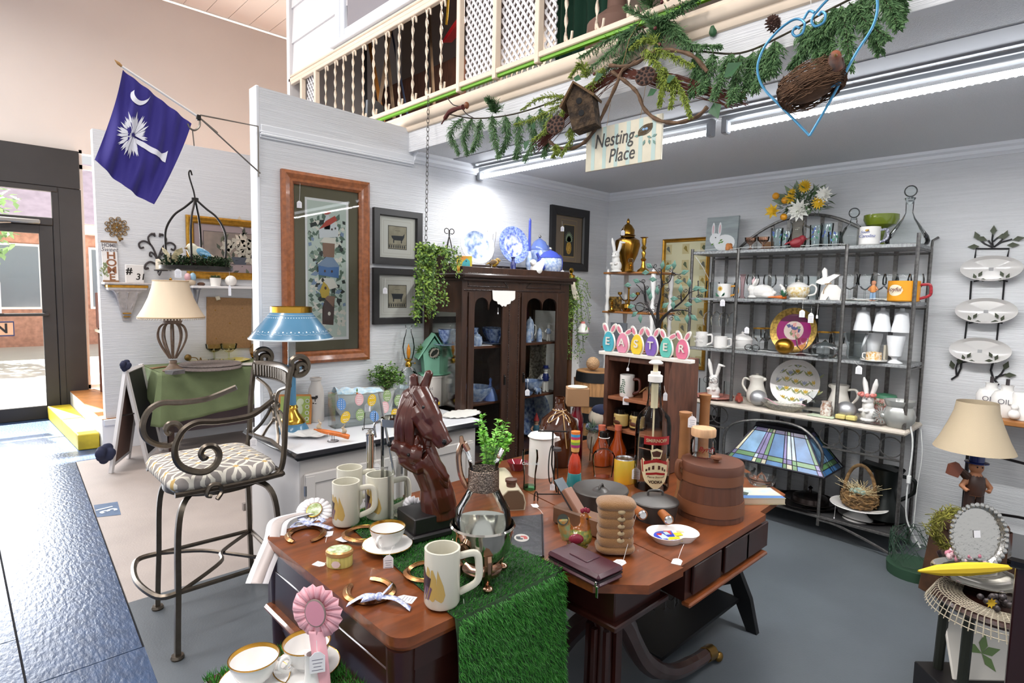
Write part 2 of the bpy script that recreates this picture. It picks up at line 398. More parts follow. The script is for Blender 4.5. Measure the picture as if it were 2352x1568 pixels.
# the street beyond the door
f=MB();f.box(0,30,-.1,60,42.2,.2);struct('street_ground',f,M('pale concrete','c9c4bd',.8,var=.08,vs=.6))
brick=M('brick','b98a78',.8,var=.25,vs=9)
b=Th('shop_building','brick shop across the street with a purple-grey shingle roof and white fascia','building',(-2,19,0))
k=MB();k.box(0,1,1.5,14,2,3);k.B('wall',brick,b)
k=MB();k.prism([(-.6,3.05),(1.2,4.9),(3,3.05)],-7.3,7.3,'x');k.B('roof',M('shingles','a294a5',.9,var=.15,vs=5),b)
k=MB();k.box(0,-.35,2.98,14.6,.5,.22);k.B('fascia_board',M('white board','eceaea',.6),b)
for x,w_ in ((-3.2,1.5),(.4,1.0),(2.6,2.2),(5.4,1.2)):
 k=MB();k.box(x,-.02,1.75,w_+.12,.08,1.62);n=k.B('window',M('white board'),b)
 k=MB();k.box(x,-.07,1.75,w_,.02,1.5);k.B('pane',M('street window','6d7884',.1),n)
t=Th('street_tree','thin light green tree on the pavement before the brick shop','tree',(.15,16.5,0))
k=MB();k.Tu(Spl([(0,0,0),(.03,0,1.2),(-.04,0,2.4),(.05,0,3.4)]),[.06]*12+[.05]*7,7);k.B('trunk',M('bark','7b6a59',.9),t)
k=MB();rr=random.Random(3)
for i in range(900):
 a,h=rr.uniform(0,2*pi),rr.uniform(-1,1);q=rr.uniform(.5,1)*sqrt(max(0,1-h*h))
 k.leaf((q*cos(a)*1.1,q*sin(a)*.8,2.9+h*1.1),(rr.uniform(-1,1),rr.uniform(-1,1),rr.uniform(-1,.3)),(0,0,1),.2,.12)
k.B('foliage',M('spring leaves','8fae7c',.7),t)
# flag, hanging basket
iron=M('dark iron','2b2725',.45,.6);steel=M('grey wire','7d7770',.35,.9);brass=M('polished brass','c79a3e',.2,1)
gold=M('gold leaf','b98a35',.35,.85,var=.25,vs=30);wht=M('white glazed ceramic','efece8',.12,spec=.6);wht_m=M('matt white','ece9e4',.6)
def wp(y):return lambda px,py,o=0:pY(px,py,y)+Vc((0,-o,0))
FY=3.4
q=wp(FY)
t=Th('flag','dark blue flag with white palmetto tree and crescent hanging from a tilted pole','flag',q(452,270))
FC=[q(282,160),q(440,284),q(352,470),q(217,367)]
def flg(u,v):
 p=FC[0]*(1-u)*(1-v)+FC[1]*u*(1-v)+FC[2]*u*v+FC[3]*(1-u)*v
 p=p+Vc((0,0,-.02))*sin(pi*u)*v*.9*(1 if v>.5 else v*2)+Vc((.012,0,0))*sin(v*pi)
 return p+Vc((0,.012*sin(u*15+v*3)*(.3+v)+.006*sin(u*31-v*8),0))
k=MB();k.grid(flg,60,60);k.B('cloth',M('navy flag cloth','2a1f7c',.75,bump=.15,bs=300,sheen=.2),t,world=True,sharp=180)
def uv(px,py):
 g=q(px,py);u=v=.5
 for _ in range(30):
  e=g-flg(u,v);h=.001;a=(flg(u+h,v)-flg(u,v))/h;b_=(flg(u,v+h)-flg(u,v))/h
  det=a.x*b_.z-a.z*b_.x
  u+=(e.x*b_.z-e.z*b_.x)/det;v+=(a.x*e.z-a.z*e.x)/det
 return u,v
def fp(px,py,o=.004):u,v=uv(px,py);return flg(u,v)+Vc((0,-o,0))
def strip(k,px,py,L,R):
 dn=lambda Q:[fp(a[0]+(b[0]-a[0])*i/6,a[1]+(b[1]-a[1])*i/6,.0045)for a,b in zip(Q,Q[1:])for i in range(6)]+[fp(*Q[-1])]
 A=dn(L);B=dn(R)
 k.add(A+B,[(i,i+1,len(A)+i+1,len(A)+i)for i in range(len(A)-1)])
emb=M('white flag print','ecebf3',.8)
k=MB();n=12
o_=[(322+22*cos(a)-1,220+22*sin(a)+0)for a in [radians(200-170*i/n)for i in range(n+1)]]
i_=[(327+20*cos(a),213+19*sin(a))for a in [radians(196-170*i/n)for i in range(n+1)]]
strip(k,0,0,o_,i_);k.B('crescent',emb,t,world=True)
k=MB();rr=random.Random(5)
for j in range(44):
 a=radians(-180+j*8.3+rr.uniform(-3,3))if j<44 else 0
 L_=34+rr.uniform(-6,8)
 if 25<(math.degrees(a)%360)<60:continue
 c0=(306+4*cos(a),310+4*sin(a));e=(305+L_*cos(a)*.95,309+L_*1.35*sin(a));mid=((c0[0]*.35+e[0]*.65),(c0[1]*.35+e[1]*.65)+1)
 nx,ny=-sin(a)*2.6,cos(a)*2.6
 k.add([fp(*c0),fp(mid[0]+nx,mid[1]+ny),fp(*e),fp(mid[0]-nx,mid[1]-ny)],[(0,1,2,3)])
k.B('palm_fronds',emb,t,world=True)
k=MB();strip(k,0,0,[(312,316),(330,327),(352,341),(372,352),(380,350),(386,346)],[(308,322),(325,338),(348,353),(368,362),(374,369),(380,373)])
k.B('palm_trunk',emb,t,world=True)
k=MB();k.Tu([q(279,152),q(455,268)],.006,10);k.B('flagpole',M('white painted dowel','e4e1e0',.5),t,world=True)
k=MB();k.Tu([q(280,153),q(272,146),q(263,137)],[.006,.009,.001],10);k.B('finial',M('golden wood','a77b45',.4),t,world=True)
t=Th('flag_bracket','thin grey wire swing bracket screwed to the end of the white panel','bracket',(1.30,FY,2.4))
e1,e2,h=pY(597,291,FY),pY(598,398,FY),q(456,268)
k=MB();k.Tu([e2+Vc((-.01,0,-.02)),e1+Vc((-.01,0,.0)),q(460,264),q(455,276)],.0042,8);k.Tu([e2,h,q(500,305)],.0042,8);k.B('arm',steel,t,world=True)
k=MB();k.Tu([q(446,333),q(447,400)],.0012,5);k.B('line',M('clear line','d5d5d5',.4),t,world=True)
k=MB();a=q(430,285);k.Tu(Spl([q(459,272),q(458,290),q(447,299),q(436,294),q(431,284)],5),.005,8);k.Tu([q(442,297),q(446,335)],.003,6);k.B('hook',steel,t,world=True)
k=MB();k.box(h.x,h.y,h.z-.005,.02,.02,.028,.003);k.B('clamp',iron,t,world=True)
bc=pY(452,616,FY);bc.y-=.0
t=Th('hanging_basket','dark iron cage-shaped hanging basket with flat round tray','basket',bc)
zt_=lambda py:pY(452,py,FY).z-bc.z
k=MB();k.Tu(Spl([(-.012,0,zt_(404)),(-.018,0,zt_(394)),(-.026,0,zt_(398)),(-.024,0,zt_(410)),(-.006,0,zt_(440)),(0,0,zt_(458))],6),.004,8);k.B('hook',iron,t)
k=MB();k.La([(0,zt_(464)),(.017,zt_(463)),(.017,zt_(455)),(0,zt_(454))],10);k.B('crown',iron,t)
for j in range(4):
 a=pi/4+j*pi/2+.35;c_,s_=cos(a),sin(a)
 P=Spl([(r*c_,r*s_,z)for r,z in ((.012,zt_(462)),(.05,zt_(478)),(.10,zt_(497)),(.138,zt_(530)),(.142,zt_(570)),(.134,zt_(612)))],5)
 k=MB();k.Tu(P,.0055,8);k.B('rib',iron,t)
k=MB();k.La([(0,-.012),(.165,-.012),(.172,-.008),(.172,.01),(.166,.01),(.164,-.004),(0,-.004)],40);k.B('tray',iron,t)
hair=M('moss green','4c5f33',.9,var=.4,vs=20);k=MB();rr=random.Random(9)
for j in range(2600):
 a=rr.uniform(0,2*pi);r=.125+rr.gauss(0,.022);z=rr.uniform(.0,.055)
 k.leaf((r*cos(a),r*sin(a),z),(rr.uniform(-1,1)+cos(a)*.6,rr.uniform(-1,1)+sin(a)*.6,rr.uniform(-.3,.9)),(0,0,1),rr.uniform(.012,.026),.009)
o=one('moss_wreath','dark green leafy wreath lying on the hanging basket tray','wreath',k,M('boxwood green','36502c',.7,var=.5,vs=25),bc)
k=MB()
for j in range(60):a=rr.uniform(0,6.28);k.Tu([(.11*cos(a+i*.3),.11*sin(a+i*.3),.006+.03*rr.random())for i in range(5)],.0015,4)
one('twig_nest','brown twig nest inside the leafy wreath of the hanging basket','nest',k,M('brown twigs','4b3526',.9),bc)
def bird(name,label,loc,s,mats,rz=0,group=None,cat='bird',tail=1.0,vox=.0035):
 """small bird: one continuous body with wing patches, beak and eyes; faces local -x"""
 t=Th(name,label,cat,loc,rz,group)
 k=MB();k.at((.02*s,0,.36*s),(0,.35,0));k.ball(0,0,0,.46*s,.33*s,.34*s,20);k.at();k.ball(-.3*s,0,.62*s,.24*s,.22*s,.23*s,16);k.ball(-.16*s,0,.46*s,.3*s,.26*s,.28*s)
 k.at((.55*s*tail,0,.34*s),(0,.5,0));k.ball(0,0,0,.3*s*tail,.13*s,.07*s);k.at()
 k.ball(0,0,.12*s,.25*s,.2*s,.13*s)
 b=blob(k,vox*s/.1,5);b.B('body',mats[0],t)
 for sd in (-1,1):
  k=MB();k.at((.1*s,sd*.27*s,.4*s),(sd*.15,.42,0));k.ball(0,0,0,.38*s,.07*s,.2*s);k.B('wing',mats[1],t)
  k=MB();k.ball(-.42*s,sd*.16*s,.68*s,.03*s);k.B('eye',iron,t)
 k=MB();k.at((-.5*s,0,.6*s),(0,-pi/2,0));k.La([(.07*s,0),(.04*s,.08*s),(0,.15*s)],8);k.B('beak',mats[2],t)
 return t
bird('ceramic_bird','cream and blue glazed bird sitting in the nest of the hanging basket',bc+Vc((.01,0,.03)),.118,(M('cream glaze','d9d3bd',.15,var=.2,vs=40),M('sky blue glaze','6fa3c4',.15,var=.3,vs=60),M('amber beak','8a6a3a',.3)),.25)
t=Th('butterfly','pale golden paper butterfly clipped to the edge of the hanging basket','butterfly',bc+Vc((-.14,-.08,.03)),VR)
for sd in (-1,1):
 k=MB();k.at((0,0,.02),(.3,0,sd*.5));k.prism([(0,0),(sd*.02,.035),(sd*.05,.05),(sd*.055,.025),(sd*.03,.005),(sd*.04,-.02),(sd*.02,-.03),(0,-.008)],0,.001);k.B('wing',M('pale gold foil','d8c69a',.4,.3,var=.4,vs=60),t)
k=MB();k.Tu([(0,0,-.01),(0,0,.04)],.003,6);k.B('body',iron,t)
tag(bpy.data.objects['hanging_basket'],bc+Vc((.13,-.1,-.01)),bc+Vc((.13,-.1,-.085)),.014,asp=4,lines=0)
tag(bpy.data.objects['hanging_basket'],bc+Vc((-.12,-.1,0)),bc+Vc((-.12,-.12,-.01)),.03,asp=1.4)
# rear partition: wall pieces
RY=6.745;q=wp(RY)
MR=mpp((1.5,RY,1.5))
c0=q(268,522)
t=Th('wall_sconce','round pierced gold metal sconce plate high on the rear white wall','sconce',c0)
k=MB()
for j in range(9):
 a=j*2*pi/9
 for r_,s_ in ((.052,.03),(.082,.018),(.028,.016)):k.Tu([(r_*cos(a)+s_*cos(b),-.006,r_*sin(a)+s_*sin(b))for b in [i*2*pi/10 for i in range(10)]],.0035,5,closed=True)
k.B('pierced_plate',M('aged gold','8d6f45',.4,.8),t)
k=MB();k.Tu(Spl([(.012,-.005,-.08),(.015,-.03,-.13),(.02,-.05,-.12)],4),.005,6);k.La([(.0,-.125),(.022,-.12),(.022,-.10)],10,x=.02,y=-.05);k.B('candle_cup',M('aged gold'),t)
a,b=q(232,650),q(339,650);cx=(a.x+b.x)/2;W=b.x-a.x
t=Th('corbel_shelf','grey carved corbel shelf with a gold stripe on the rear wall','shelf',(cx,RY,a.z))
dist=M('distressed grey paint','bdb6b4',.7,var=.15,vs=30)
k=MB();k.box(0,-.085,0,W,.17,.022,.005);k.box(0,-.08,-.05,W*.84,.14,.03,.008);k.B('shelf_board',dist,t)
k=MB();k.box(0,-.075,-.026,W*.86,.15,.026,.002);k.B('gold_band',gold,t)
k=MB();H=a.z-q(288,738).z
R_=[]
for i in range(14):
 s_=i/13;w_=W*(.33-.25*s_**.55);d=.12*(1-s_)**1.3+.02
 R_.append([(-w_,0,-.06-s_*(H-.07)),(w_,0,-.06-s_*(H-.07)),(w_,-d,-.06-s_*(H-.07)),(-w_,-d,-.06-s_*(H-.07))])
k.loft(R_);k.B('corbel',dist,t)
k=MB()
for x in (-.055,0,.055):k.Tu(Spl([(x*1.5,-.13,-.08),(x*1.1,-.085,-.15),(x*.55,-.05,-.25)],5),[.011]*5+[.009]*5+[.004],6)
k.B('fluting',dist,t)
k=MB();k.box(0,-.03,-H*.78,.07,.05,.012,.003);k.box(0,-.03,-H*.87,.06,.04,.01,.003);k.B('gold_ring',gold,t)
zsh=a.z+.011
x0,x1=q(233,600).x,q(268,600).x;h=q(250,553).z-zsh
t=Th('home_sign','tall narrow white sign reading home sweet home leaning on the corbel shelf','sign',((x0+x1)/2,RY-.05,zsh),0,rot=(-.1,0,0))
wood_s=M('stained pine','8f6a48',.6,var=.3,vs=15,st=(1,1,8))
k=MB();k.box(0,0,h/2,x1-x0,.012,h);k.B('panel',M('chalk white board','e6e3e1',.7),t)
k=MB();k.box(0,-.006,.008,x1-x0+.006,.02,.016);k.box(0,-.006,h-.008,x1-x0+.006,.02,.016);k.B('trim_strip',wood_s,t)
br=M('brown lettering','8a5a3c',.7)
text('lettering','HOME',.045,M('grey lettering','6d6a70',.7),t,(0,-.008,h*.89),sx=.95,bold=.001)
text('lettering','Sweet',.055,M('grey lettering'),t,(0,-.008,h*.79),shear=.3)
for j,ch in enumerate('HOME'):text('lettering',ch,.092,br,t,(.012,-.008,h*(.64-.175*j)),bold=.002,sx=1.15)
k=MB();rr=random.Random(2)
for j in range(26):k.leaf((-.06+rr.uniform(-.01,.03),-.009,h*(.12+.012*j)),(rr.uniform(-1,1),0,1),(0,-1,0),.03,.014,0)
k.B('painted_leaves',M('sage print','8f9a72',.8),t)
x0,x1=q(283,620).x,q(325,620).x;h=q(300,608).z-zsh
t=Th('number_block','white square block marked #31 on the corbel shelf','sign',((x0+x1)/2,RY-.08,zsh),.12)
k=MB();k.box(0,0,h/2,x1-x0,.03,h,.003);k.B('block',M('chalk white board'),t)
text('lettering','#',.09,iron,t,(-.05,-.017,h*.64),bold=.002);text('lettering','31',.085,iron,t,(.045,-.017,h*.32),bold=.001,shear=.15)
c0=q(362,600)
t=Th('scroll_sconce','dark iron scrollwork wall sconce holding a cream pillar candle','sconce',c0)
k=MB();u=MR
def sc(P,r=.006):k.Tu([(x*u,-.012,-y*u)for x,y in Spl([(a,b,0)for a,b in P],4)for x,y in [(x,y)]],r,6)if 0 else k.Tu([(p.x*u,-.012,-p.y*u)for p in Spl([(a,b,0)for a,b in P],5)],r,6)
for s_ in (-1,1):
 sc([(0,20),(s_*2,-8),(s_*12,-35),(s_*26,-44),(s_*36,-38),(s_*34,-28),(s_*27,-30)],.009)
 sc([(s_*14,-36),(s_*18,-52),(s_*10,-62),(s_*4,-56)],.009);sc([(s_*4,-62),(s_*12,-60)],.012)
 sc([(s_*1,0),(s_*6,-14),(s_*14,-20),(s_*16,-12),(s_*11,-11)],.008)
 sc([(0,10),(s_*14,2),(s_*24,8),(s_*26,18),(s_*19,16)],.010);sc([(0,0),(0,28)],.008)
k.B('scrollwork',M('dark pewter','4a4445',.45,.6),t)
k=MB();k.Tu(Spl([(0,-.01,-24*u),(0,-.05,-32*u),(.0,-.12,-24*u)],4),.006,6);k.La([(0,-23*u),(.06,-22*u),(.065,-20*u)],14,y=-.12);k.B('candle_plate',M('dark pewter'),t)
o=MB();o.La([(0,0),(.045,0),(.047,.005),(.046,.1),(.03,.105),(0,.10)],18)
one('pillar_candle','cream pillar candle standing on the iron scroll sconce','candle',o,M('cream wax','e8dcc8',.5),(c0.x,RY-.12,c0.z-20*u+.002))
def frame(name,label,cat,TL,BR,y,fw,fd,fmat,art,prof=None,rz=0,X=False):
 """picture frame on a wall plane; returns thing with origin at centre, x to the viewer's right, -y out of the wall"""
 w_,h_=BR[0]-TL[0],TL[1]-BR[1];cx,cz=(TL[0]+BR[0])/2,(TL[1]+BR[1])/2
 t=Th(name,label,cat,(y,cx,cz)if X else (cx,y,cz),rz)
 k=MB()
 pr=prof or [(0,0),(0,.7),(.25,1),(.6,.75),(.8,.8),(1,.4),(1,0)]
 for a,b,n in (((-w_/2,h_/2),(w_/2,h_/2),(0,-1)),((w_/2,h_/2),(w_/2,-h_/2),(-1,0)),((w_/2,-h_/2),(-w_/2,-h_/2),(0,1)),((-w_/2,-h_/2),(-w_/2,h_/2),(1,0))):
  dx,dz=(b[0]-a[0]),(b[1]-a[1]);L=sqrt(dx*dx+dz*dz);dx,dz=dx/L,dz/L
  A=[(a[0]+n[0]*fw*s_+dx*fw*s_,-fd*d,a[1]+n[1]*fw*s_+dz*fw*s_)for s_,d in pr]
  B=[(b[0]+n[0]*fw*s_-dx*fw*s_,-fd*d,b[1]+n[1]*fw*s_-dz*fw*s_)for s_,d in pr]
  k.loft([A,B],cap=False)
 k.B('frame',fmat,t,sharp=25)
 return t,w_,h_
def flatp(name,t,mats,polys,d=.004,label=None):
 k=MB()
 for mi,P,*dd in polys:k.mat(mi);e=dd[0]if dd else d;k.poly([(x,-e,z)for x,z in P])
 return k.B(name,mats,t,label)
def rect(x0,z0,x1,z1):return [(x0,z0),(x1,z0),(x1,z1),(x0,z1)]
TL=q(425,493);BR=Vc((TL.x+1.18,0,q(470,640).z))
t,W,H=frame('gold_framed_picture','large gold framed picture of white flowers above the white shelf','picture',(TL.x,TL.z),(BR.x,BR.z),RY,.075,.045,gold,None)
paint=M('faded floral wash','b29a8c',.6,var=.35,vs=5,c2='8d8078')
flatp('mat_board',t,M('dusty rose mat','b7a0a0',.7),[(0,rect(-W/2+.06,-H/2+.06,W/2-.06,H/2-.06))],.006)
flatp('print',t,[paint,M('ink line','4f4745',.7)],[(1,rect(-W/2+.165,-H/2+.165,W/2-.165,H/2-.145),.008),(0,rect(-W/2+.17,-H/2+.17,W/2-.17,H/2-.15),.009)])
k=MB();rr=random.Random(4)
for j in range(16):
 x,z=rr.gauss(-.06,.13),rr.gauss(0.03,.075)
 for n in range(6):k.mat(0);a=n*1.05+rr.random();k.leaf((x,-.0105-.0004*j,z),(cos(a),0,sin(a)),(0,-1,0),.075,.05,0)
for j in range(40):k.mat(1+j%2);a=rr.uniform(0,6.28);k.leaf((rr.gauss(-.06,.15),-.010,rr.gauss(-.02,.09)),(cos(a),0,sin(a)),(0,-1,0),.09,.035,0)
k.mat(3);k.prism([(-.12,-.16),(.0,-.16),(.03,-.08),(-.15,-.08)],-.011,-.0105)
k.B('painted_flowers',[M('cream petals','d8ccba',.7),M('olive leaves','6f705a',.7),M('dark olive leaves','56584c',.7),M('blue vase paint','5b5d68',.7)],t)  # leaves alternate between two printed olive tones
flatp('glass',t,G('picture glass','fafcfc',refl=.5),[(0,rect(-W/2+.055,-H/2+.055,W/2-.055,H/2-.055))],.016)
x0=q(430,658).x;zs=1.605
t=Th('wall_shelf','white wall shelf on two grey triangular brackets','shelf',(x0+.5,RY,zs))
k=MB();k.box(.1,-.1,-.012,1.2,.2,.024,.003);k.B('shelf_board',M('white shelf paint','e9e6e6',.45),t)
for x in (q(448,690).x-x0-.5,q(590,690).x-x0-.5):
 k=MB();k.box(x,-.008,-.15,.025,.016,.28);k.box(x,-.09,-.033,.025,.17,.016);k.cyl((x,-.01,-.25),(x,-.16,-.04),.008,n=6);k.B('bracket',M('grey bracket paint','85858c',.5),t)
sx=lambda px:q(px,640).x
def egg(name,label,p,r,mat,cat='ornament',sz=1.0):k=MB();k.ball(0,0,r*sz,r,r,r*sz,18);return one(name,label,cat,k,mat,p)
egg('white_ball','plain white round ornament on the white wall shelf',(sx(522),RY-.11,zs),.058,wht_m)
t=Th('potted_plant','small ribbed white pot with a green tuft on the wall shelf','plant',(sx(487),RY-.11,zs))
k=MB();k.La([(0,0),(.045,0),(.055,.085),(.05,.085),(.04,.02),(0,.02)],20);k.B('pot',wht_m,t)
k=MB()
for j in range(120):a=rr.uniform(0,6.28);k.leaf((.03*cos(a)*rr.random(),.03*sin(a),.08),(cos(a),sin(a),rr.uniform(.2,1.5)),(0,0,1),.045,.012)
k.B('foliage',M('dull green','5f6f4c',.7),t)
t=Th('figurine','small pink and blue egg figurine on a tan base on the shelf','figurine',(sx(430),RY-.1,zs))
for x,c,z in ((-.022,M('pastel pink','d8aab0',.4),.085),(.026,M('pastel blue','8fb2c8',.4),.09)):k=MB();k.ball(x,0,z,.032,.03,.042);k.B('egg',c,t)
k=MB();k.ball(0,0,.03,.055,.04,.035);k.B('base',M('sandstone','bfae98',.8),t)
k=MB();k.La([(0,0),(.03,0),(.04,.02),(.02,.035),(0,.036)],14);one('dark_dish','tiny dark brown dish beside the pastel figurine','dish',k,M('dark brown glaze','54382a',.3),(sx(455),RY-.1,zs))
TL,BR=q(472,683),q(577,797)
w_,h_=BR.x-TL.x,TL.z-BR.z
t=Th('cork_board','bare square brown cork board leaning on the rear wall behind the glasses','board',((TL.x+BR.x)/2,RY-.014,BR.z+h_/2),0,rot=(0,radians(1.5),0))
k=MB();k.box(0,0,0,w_,.022,h_,.002);k.B('panel',M('cork','9a7652',.85,var=.12,vs=60),t)
k=MB()
for x,z in ((-.32,.25),(.28,.3),(0,0),(-.3,-.3),(.3,-.28)):k.ball(x*w_,-.012,z*h_,.006)
k.B('pin',brass,t)
k=MB();k.Tu([(-.3*w_,-.02,.48*h_),(-.22*w_,-.03,.50*h_)],.022,10);one('paper_roll','small cream paper scroll stuck on the top corner of the cork board','paper',k,M('cream paper','e6dcc6',.8),((TL.x+BR.x)/2,RY-.014,BR.z+h_/2))
# green table and what stands on it
TZ=.805;tx0,tx1,ty0,ty1=1.375,2.9,6.03,6.70
t=Th('side_table','narrow dark wooden table hidden beneath the green cloth','table',((tx0+tx1)/2,6.36,0))
dkw=M('dark mahogany','3a1f19',.35,var=.3,vs=10,st=(1,1,6),coat=.3)
k=MB();k.box(0,0,TZ-.02,tx1-tx0-.03,.62,.03);k.B('tabletop',dkw,t)
for i in (-1,1):
 for j in (-1,1):k=MB();k.box(i*.68,j*.27,.39,.05,.05,.78,.004);k.B('leg',dkw,t)
k=MB();k.box(0,.1,.3,1.2,.1,.3);k.B('lower_panel',M('mauve grey panel','6d5f62',.7),t)  # low panel in one even mauve grey
olive=M('olive linen','72805a',.85,var=.1,vs=9,bump=.3,bs=220)
k=MB();P=[];nx=60
def skirt(s_):
 per=[(tx0,ty1),(tx0,ty0),(tx1,ty0)]
 L1=ty1-ty0;L2=tx1-tx0;d=s_*(L1+L2)
 if d<L1:return Vc((tx0,ty1-d,0)),Vc((-1,0,0)),d/L1,0
 return Vc((tx0+d-L1,ty0,0)),Vc((0,-1,0)),(d-L1)/L2,1
def sk(u,v):
 p,n,s_,w_=skirt(u)
 if w_==0:bot=.55-.23*max(0,s_-.55)/.45
 else :bot=.32+.1*min(1,s_*2)
 wav=.5+.5*sin(u*46);z=TZ+.004-(TZ-bot)*v
 cor=max(0,1-abs(s_-(1 if w_==0 else 0))*6)
 return p+n*(.012+.02*v+.025*v*wav+.05*cor*v)+Vc((-.05*cor*v if w_ else 0,-.05*cor*v if not w_ else 0,z))
k.grid(sk,110,14);k.prism([(tx0,ty0),(tx1,ty0),(tx1,ty1),(tx0,ty1)],TZ,TZ+.004,'z')
one('tablecloth','olive green linen tablecloth hanging over the narrow rear table','tablecloth',k,olive,solid=.003)
TZ+=.005
tp=lambda px,py:pz(px,py,TZ)
L0=tp(398,852);zl=lambda py:(pY(398,py,L0.y).z-TZ)
u=mpp((L0.x,L0.y,1.2))
t=Th('table_lamp','table lamp with cream bell shade and open ribbed urn base','lamp',L0)
pew=M('antique taupe resin','7b6655',.5,var=.3,vs=25)
k=MB();k.La([(0,0),(.085,0),(.09,.012),(.07,.025),(.045,.05),(.03,.07),(.034,.09),(.03,.10)],24);k.B('foot',pew,t)
for j in range(10):
 a=j*2*pi/10;k=MB()
 k.Tu(Spl([(r*cos(a),r*sin(a),z)for r,z in ((.028,zl(822)),(.09,zl(795)),(30*u,zl(772)),(.105,zl(752)),(.06,zl(742)))],5),.0085,7);k.B('rib',pew,t)
k=MB();k.La([(.02,zl(744)),(.075,zl(743)),(.085,zl(737)),(.085,zl(730)),(.05,zl(726)),(.03,zl(716)),(.012,zl(708)),(.012,zl(690)),(0,zl(690))],24);k.B('neck',pew,t)
k=MB();k.La([(68*u,zl(727)),(57*u,zl(708)),(46*u,zl(684)),(38.5*u,zl(660)),(36*u,zl(645))],36);k.B('lamp_shade',M('cream fabric shade','e2cfb4',.8,bump=.1,bs=200),t)
k=MB();k.Tu([(67.5*u*cos(a),67.5*u*sin(a),zl(727.5))for a in [i*2*pi/40 for i in range(40)]],.006,6,True);k.Tu([(36*u*cos(a),36*u*sin(a),zl(645))for a in [i*2*pi/30 for i in range(30)]],.005,6,True);k.B('shade_binding',M('tan braid','c5ab88',.8),t)
k=MB()
for i in range(70):a=i*2*pi/70;k.ball(67*u*cos(a),67*u*sin(a),zl(731),.007,n=6)
k.B('bead_fringe',M('pearl beads','d8cdbd',.3),t)
k=MB();k.La([(.0,zl(645)),(.01,zl(645)),(.014,zl(641)),(.006,zl(639)),(0,zl(637))],10);k.B('finial',brass,t)
rat=M('grey woven rattan','8b807c',.8,var=.35,vs=70,bump=.8,bs=160)
for j,(px,py,z)in enumerate(((482,845,0),(484,841,.017))):
 p=tp(px,py);p.z=TZ+z;k=MB();k.La([(0,0),(.275,0),(.285,.008),(.275,.016),(0,.016)],44)
 one('placemat',('lower','upper')[j]+' one of two grey woven round placemats stacked on the green cloth','placemat',k,rat,p,group='stacked round placemats')
for j in range(4):
 p=tp(402,858);p.z=TZ+j*.009;k=MB();k.box(0,0,.004,.12,.11,.008,.002)
 one('coaster',('bottom','second','third','top')[j]+' coaster in the small grey stack before the cream lamp','coaster',k,M('slate','6f6c6c',.7,var=.2,vs=20),p,.3+j*.05,group='coasters before the lamp')
g_y=G('pale yellow glass','f8faea')
def goblet(name,label,p,r,h,g,group=None,rz=0,cup=.5,stem=.008,foot=.75,cat='glass'):
 k=MB();k.La([(0,0),(r*foot,0),(r*foot,.003),(stem*1.4,.012),(stem,h*.2),(stem,h*(1-cup)-.01),(r*.5,h*(1-cup)+.004),(r*.92,h*(1-cup*.55)),(r,h),(r-.002,h),(r*.9,h*(1-cup*.55)),(r*.45,h*(1-cup)+.012),(0,h*(1-cup)+.008)],24)
 return one(name,label,cat,k,g,p,rz,group)
for j,px in enumerate((492,526)):
 p=tp(px,828);goblet('sherbet_glass','pale yellow sherbet glass on the yellow tray, '+('next to the lamp','nearer the amber pitcher')[j],p+Vc((0,0,.012)),.085,.17,g_y,'sherbet glasses')
p=tp(505,830);k=MB();k.La([(0,0),(.27,0),(.3,.02),(.29,.02),(.26,.006),(0,.006)],8);k.T=Matrix.Identity(4)
one('yellow_tray','yellow and white tray under the sherbet glasses','tray',k,M('yellow enamel','d9c34a',.25,var=.5,vs=7,c2='e5dfb8'),p,.4)
k=MB();k.La([(0,0),(.07,0),(.12,.012),(.115,.014),(.06,.005),(0,.005)],28);one('white_plate','plain white plate near the amber pitcher on green cloth','plate',k,wht,tp(575,838))
p=tp(592,822);t=Th('amber_pitcher','small amber and clear glass pitcher at the far end of the green table','pitcher',p)
k=MB();k.La([(0,0),(.06,0),(.08,.05),(.085,.1),(.07,.15),(.085,.17)],20);k.B('body',G('clear amber','f0d9ae'),t)
k=MB();k.La([(0,.01),(.07,.02),(.078,.06),(0,.06)],20);k.B('amber_bottom',M('amber fill','d19a25',.2),t)
k=MB();k.Tu(Spl([(.06,0,.14),(.03,-.03,.2),(.02,-.04,.17)],5),.008,6);k.B('handle',M('rust glass','7d4526',.3),t)
p=tp(432,832);t=Th('brass_snuffer','old brass knob with looped wire beside the cream lamp','ornament',p)
k=MB();k.ball(0,0,.05,.035,.03,.035);k.B('ball',M('dull brass','8f7547',.4,.8),t)
k=MB();k.Tu(Spl([(.03,0,.05),(.08,0,.04),(.10,-.02,.0),(.12,0,.04),(.13,0,.003)],5),.005,6);k.B('wire',M('dull brass'),t)
k=MB();k.box(0,0,.006,.16,.05,.012,.003);one('wooden_trivet','flat pale wooden trivet at the near corner of the green table','trivet',k,wood_s,tp(365,845),.5)
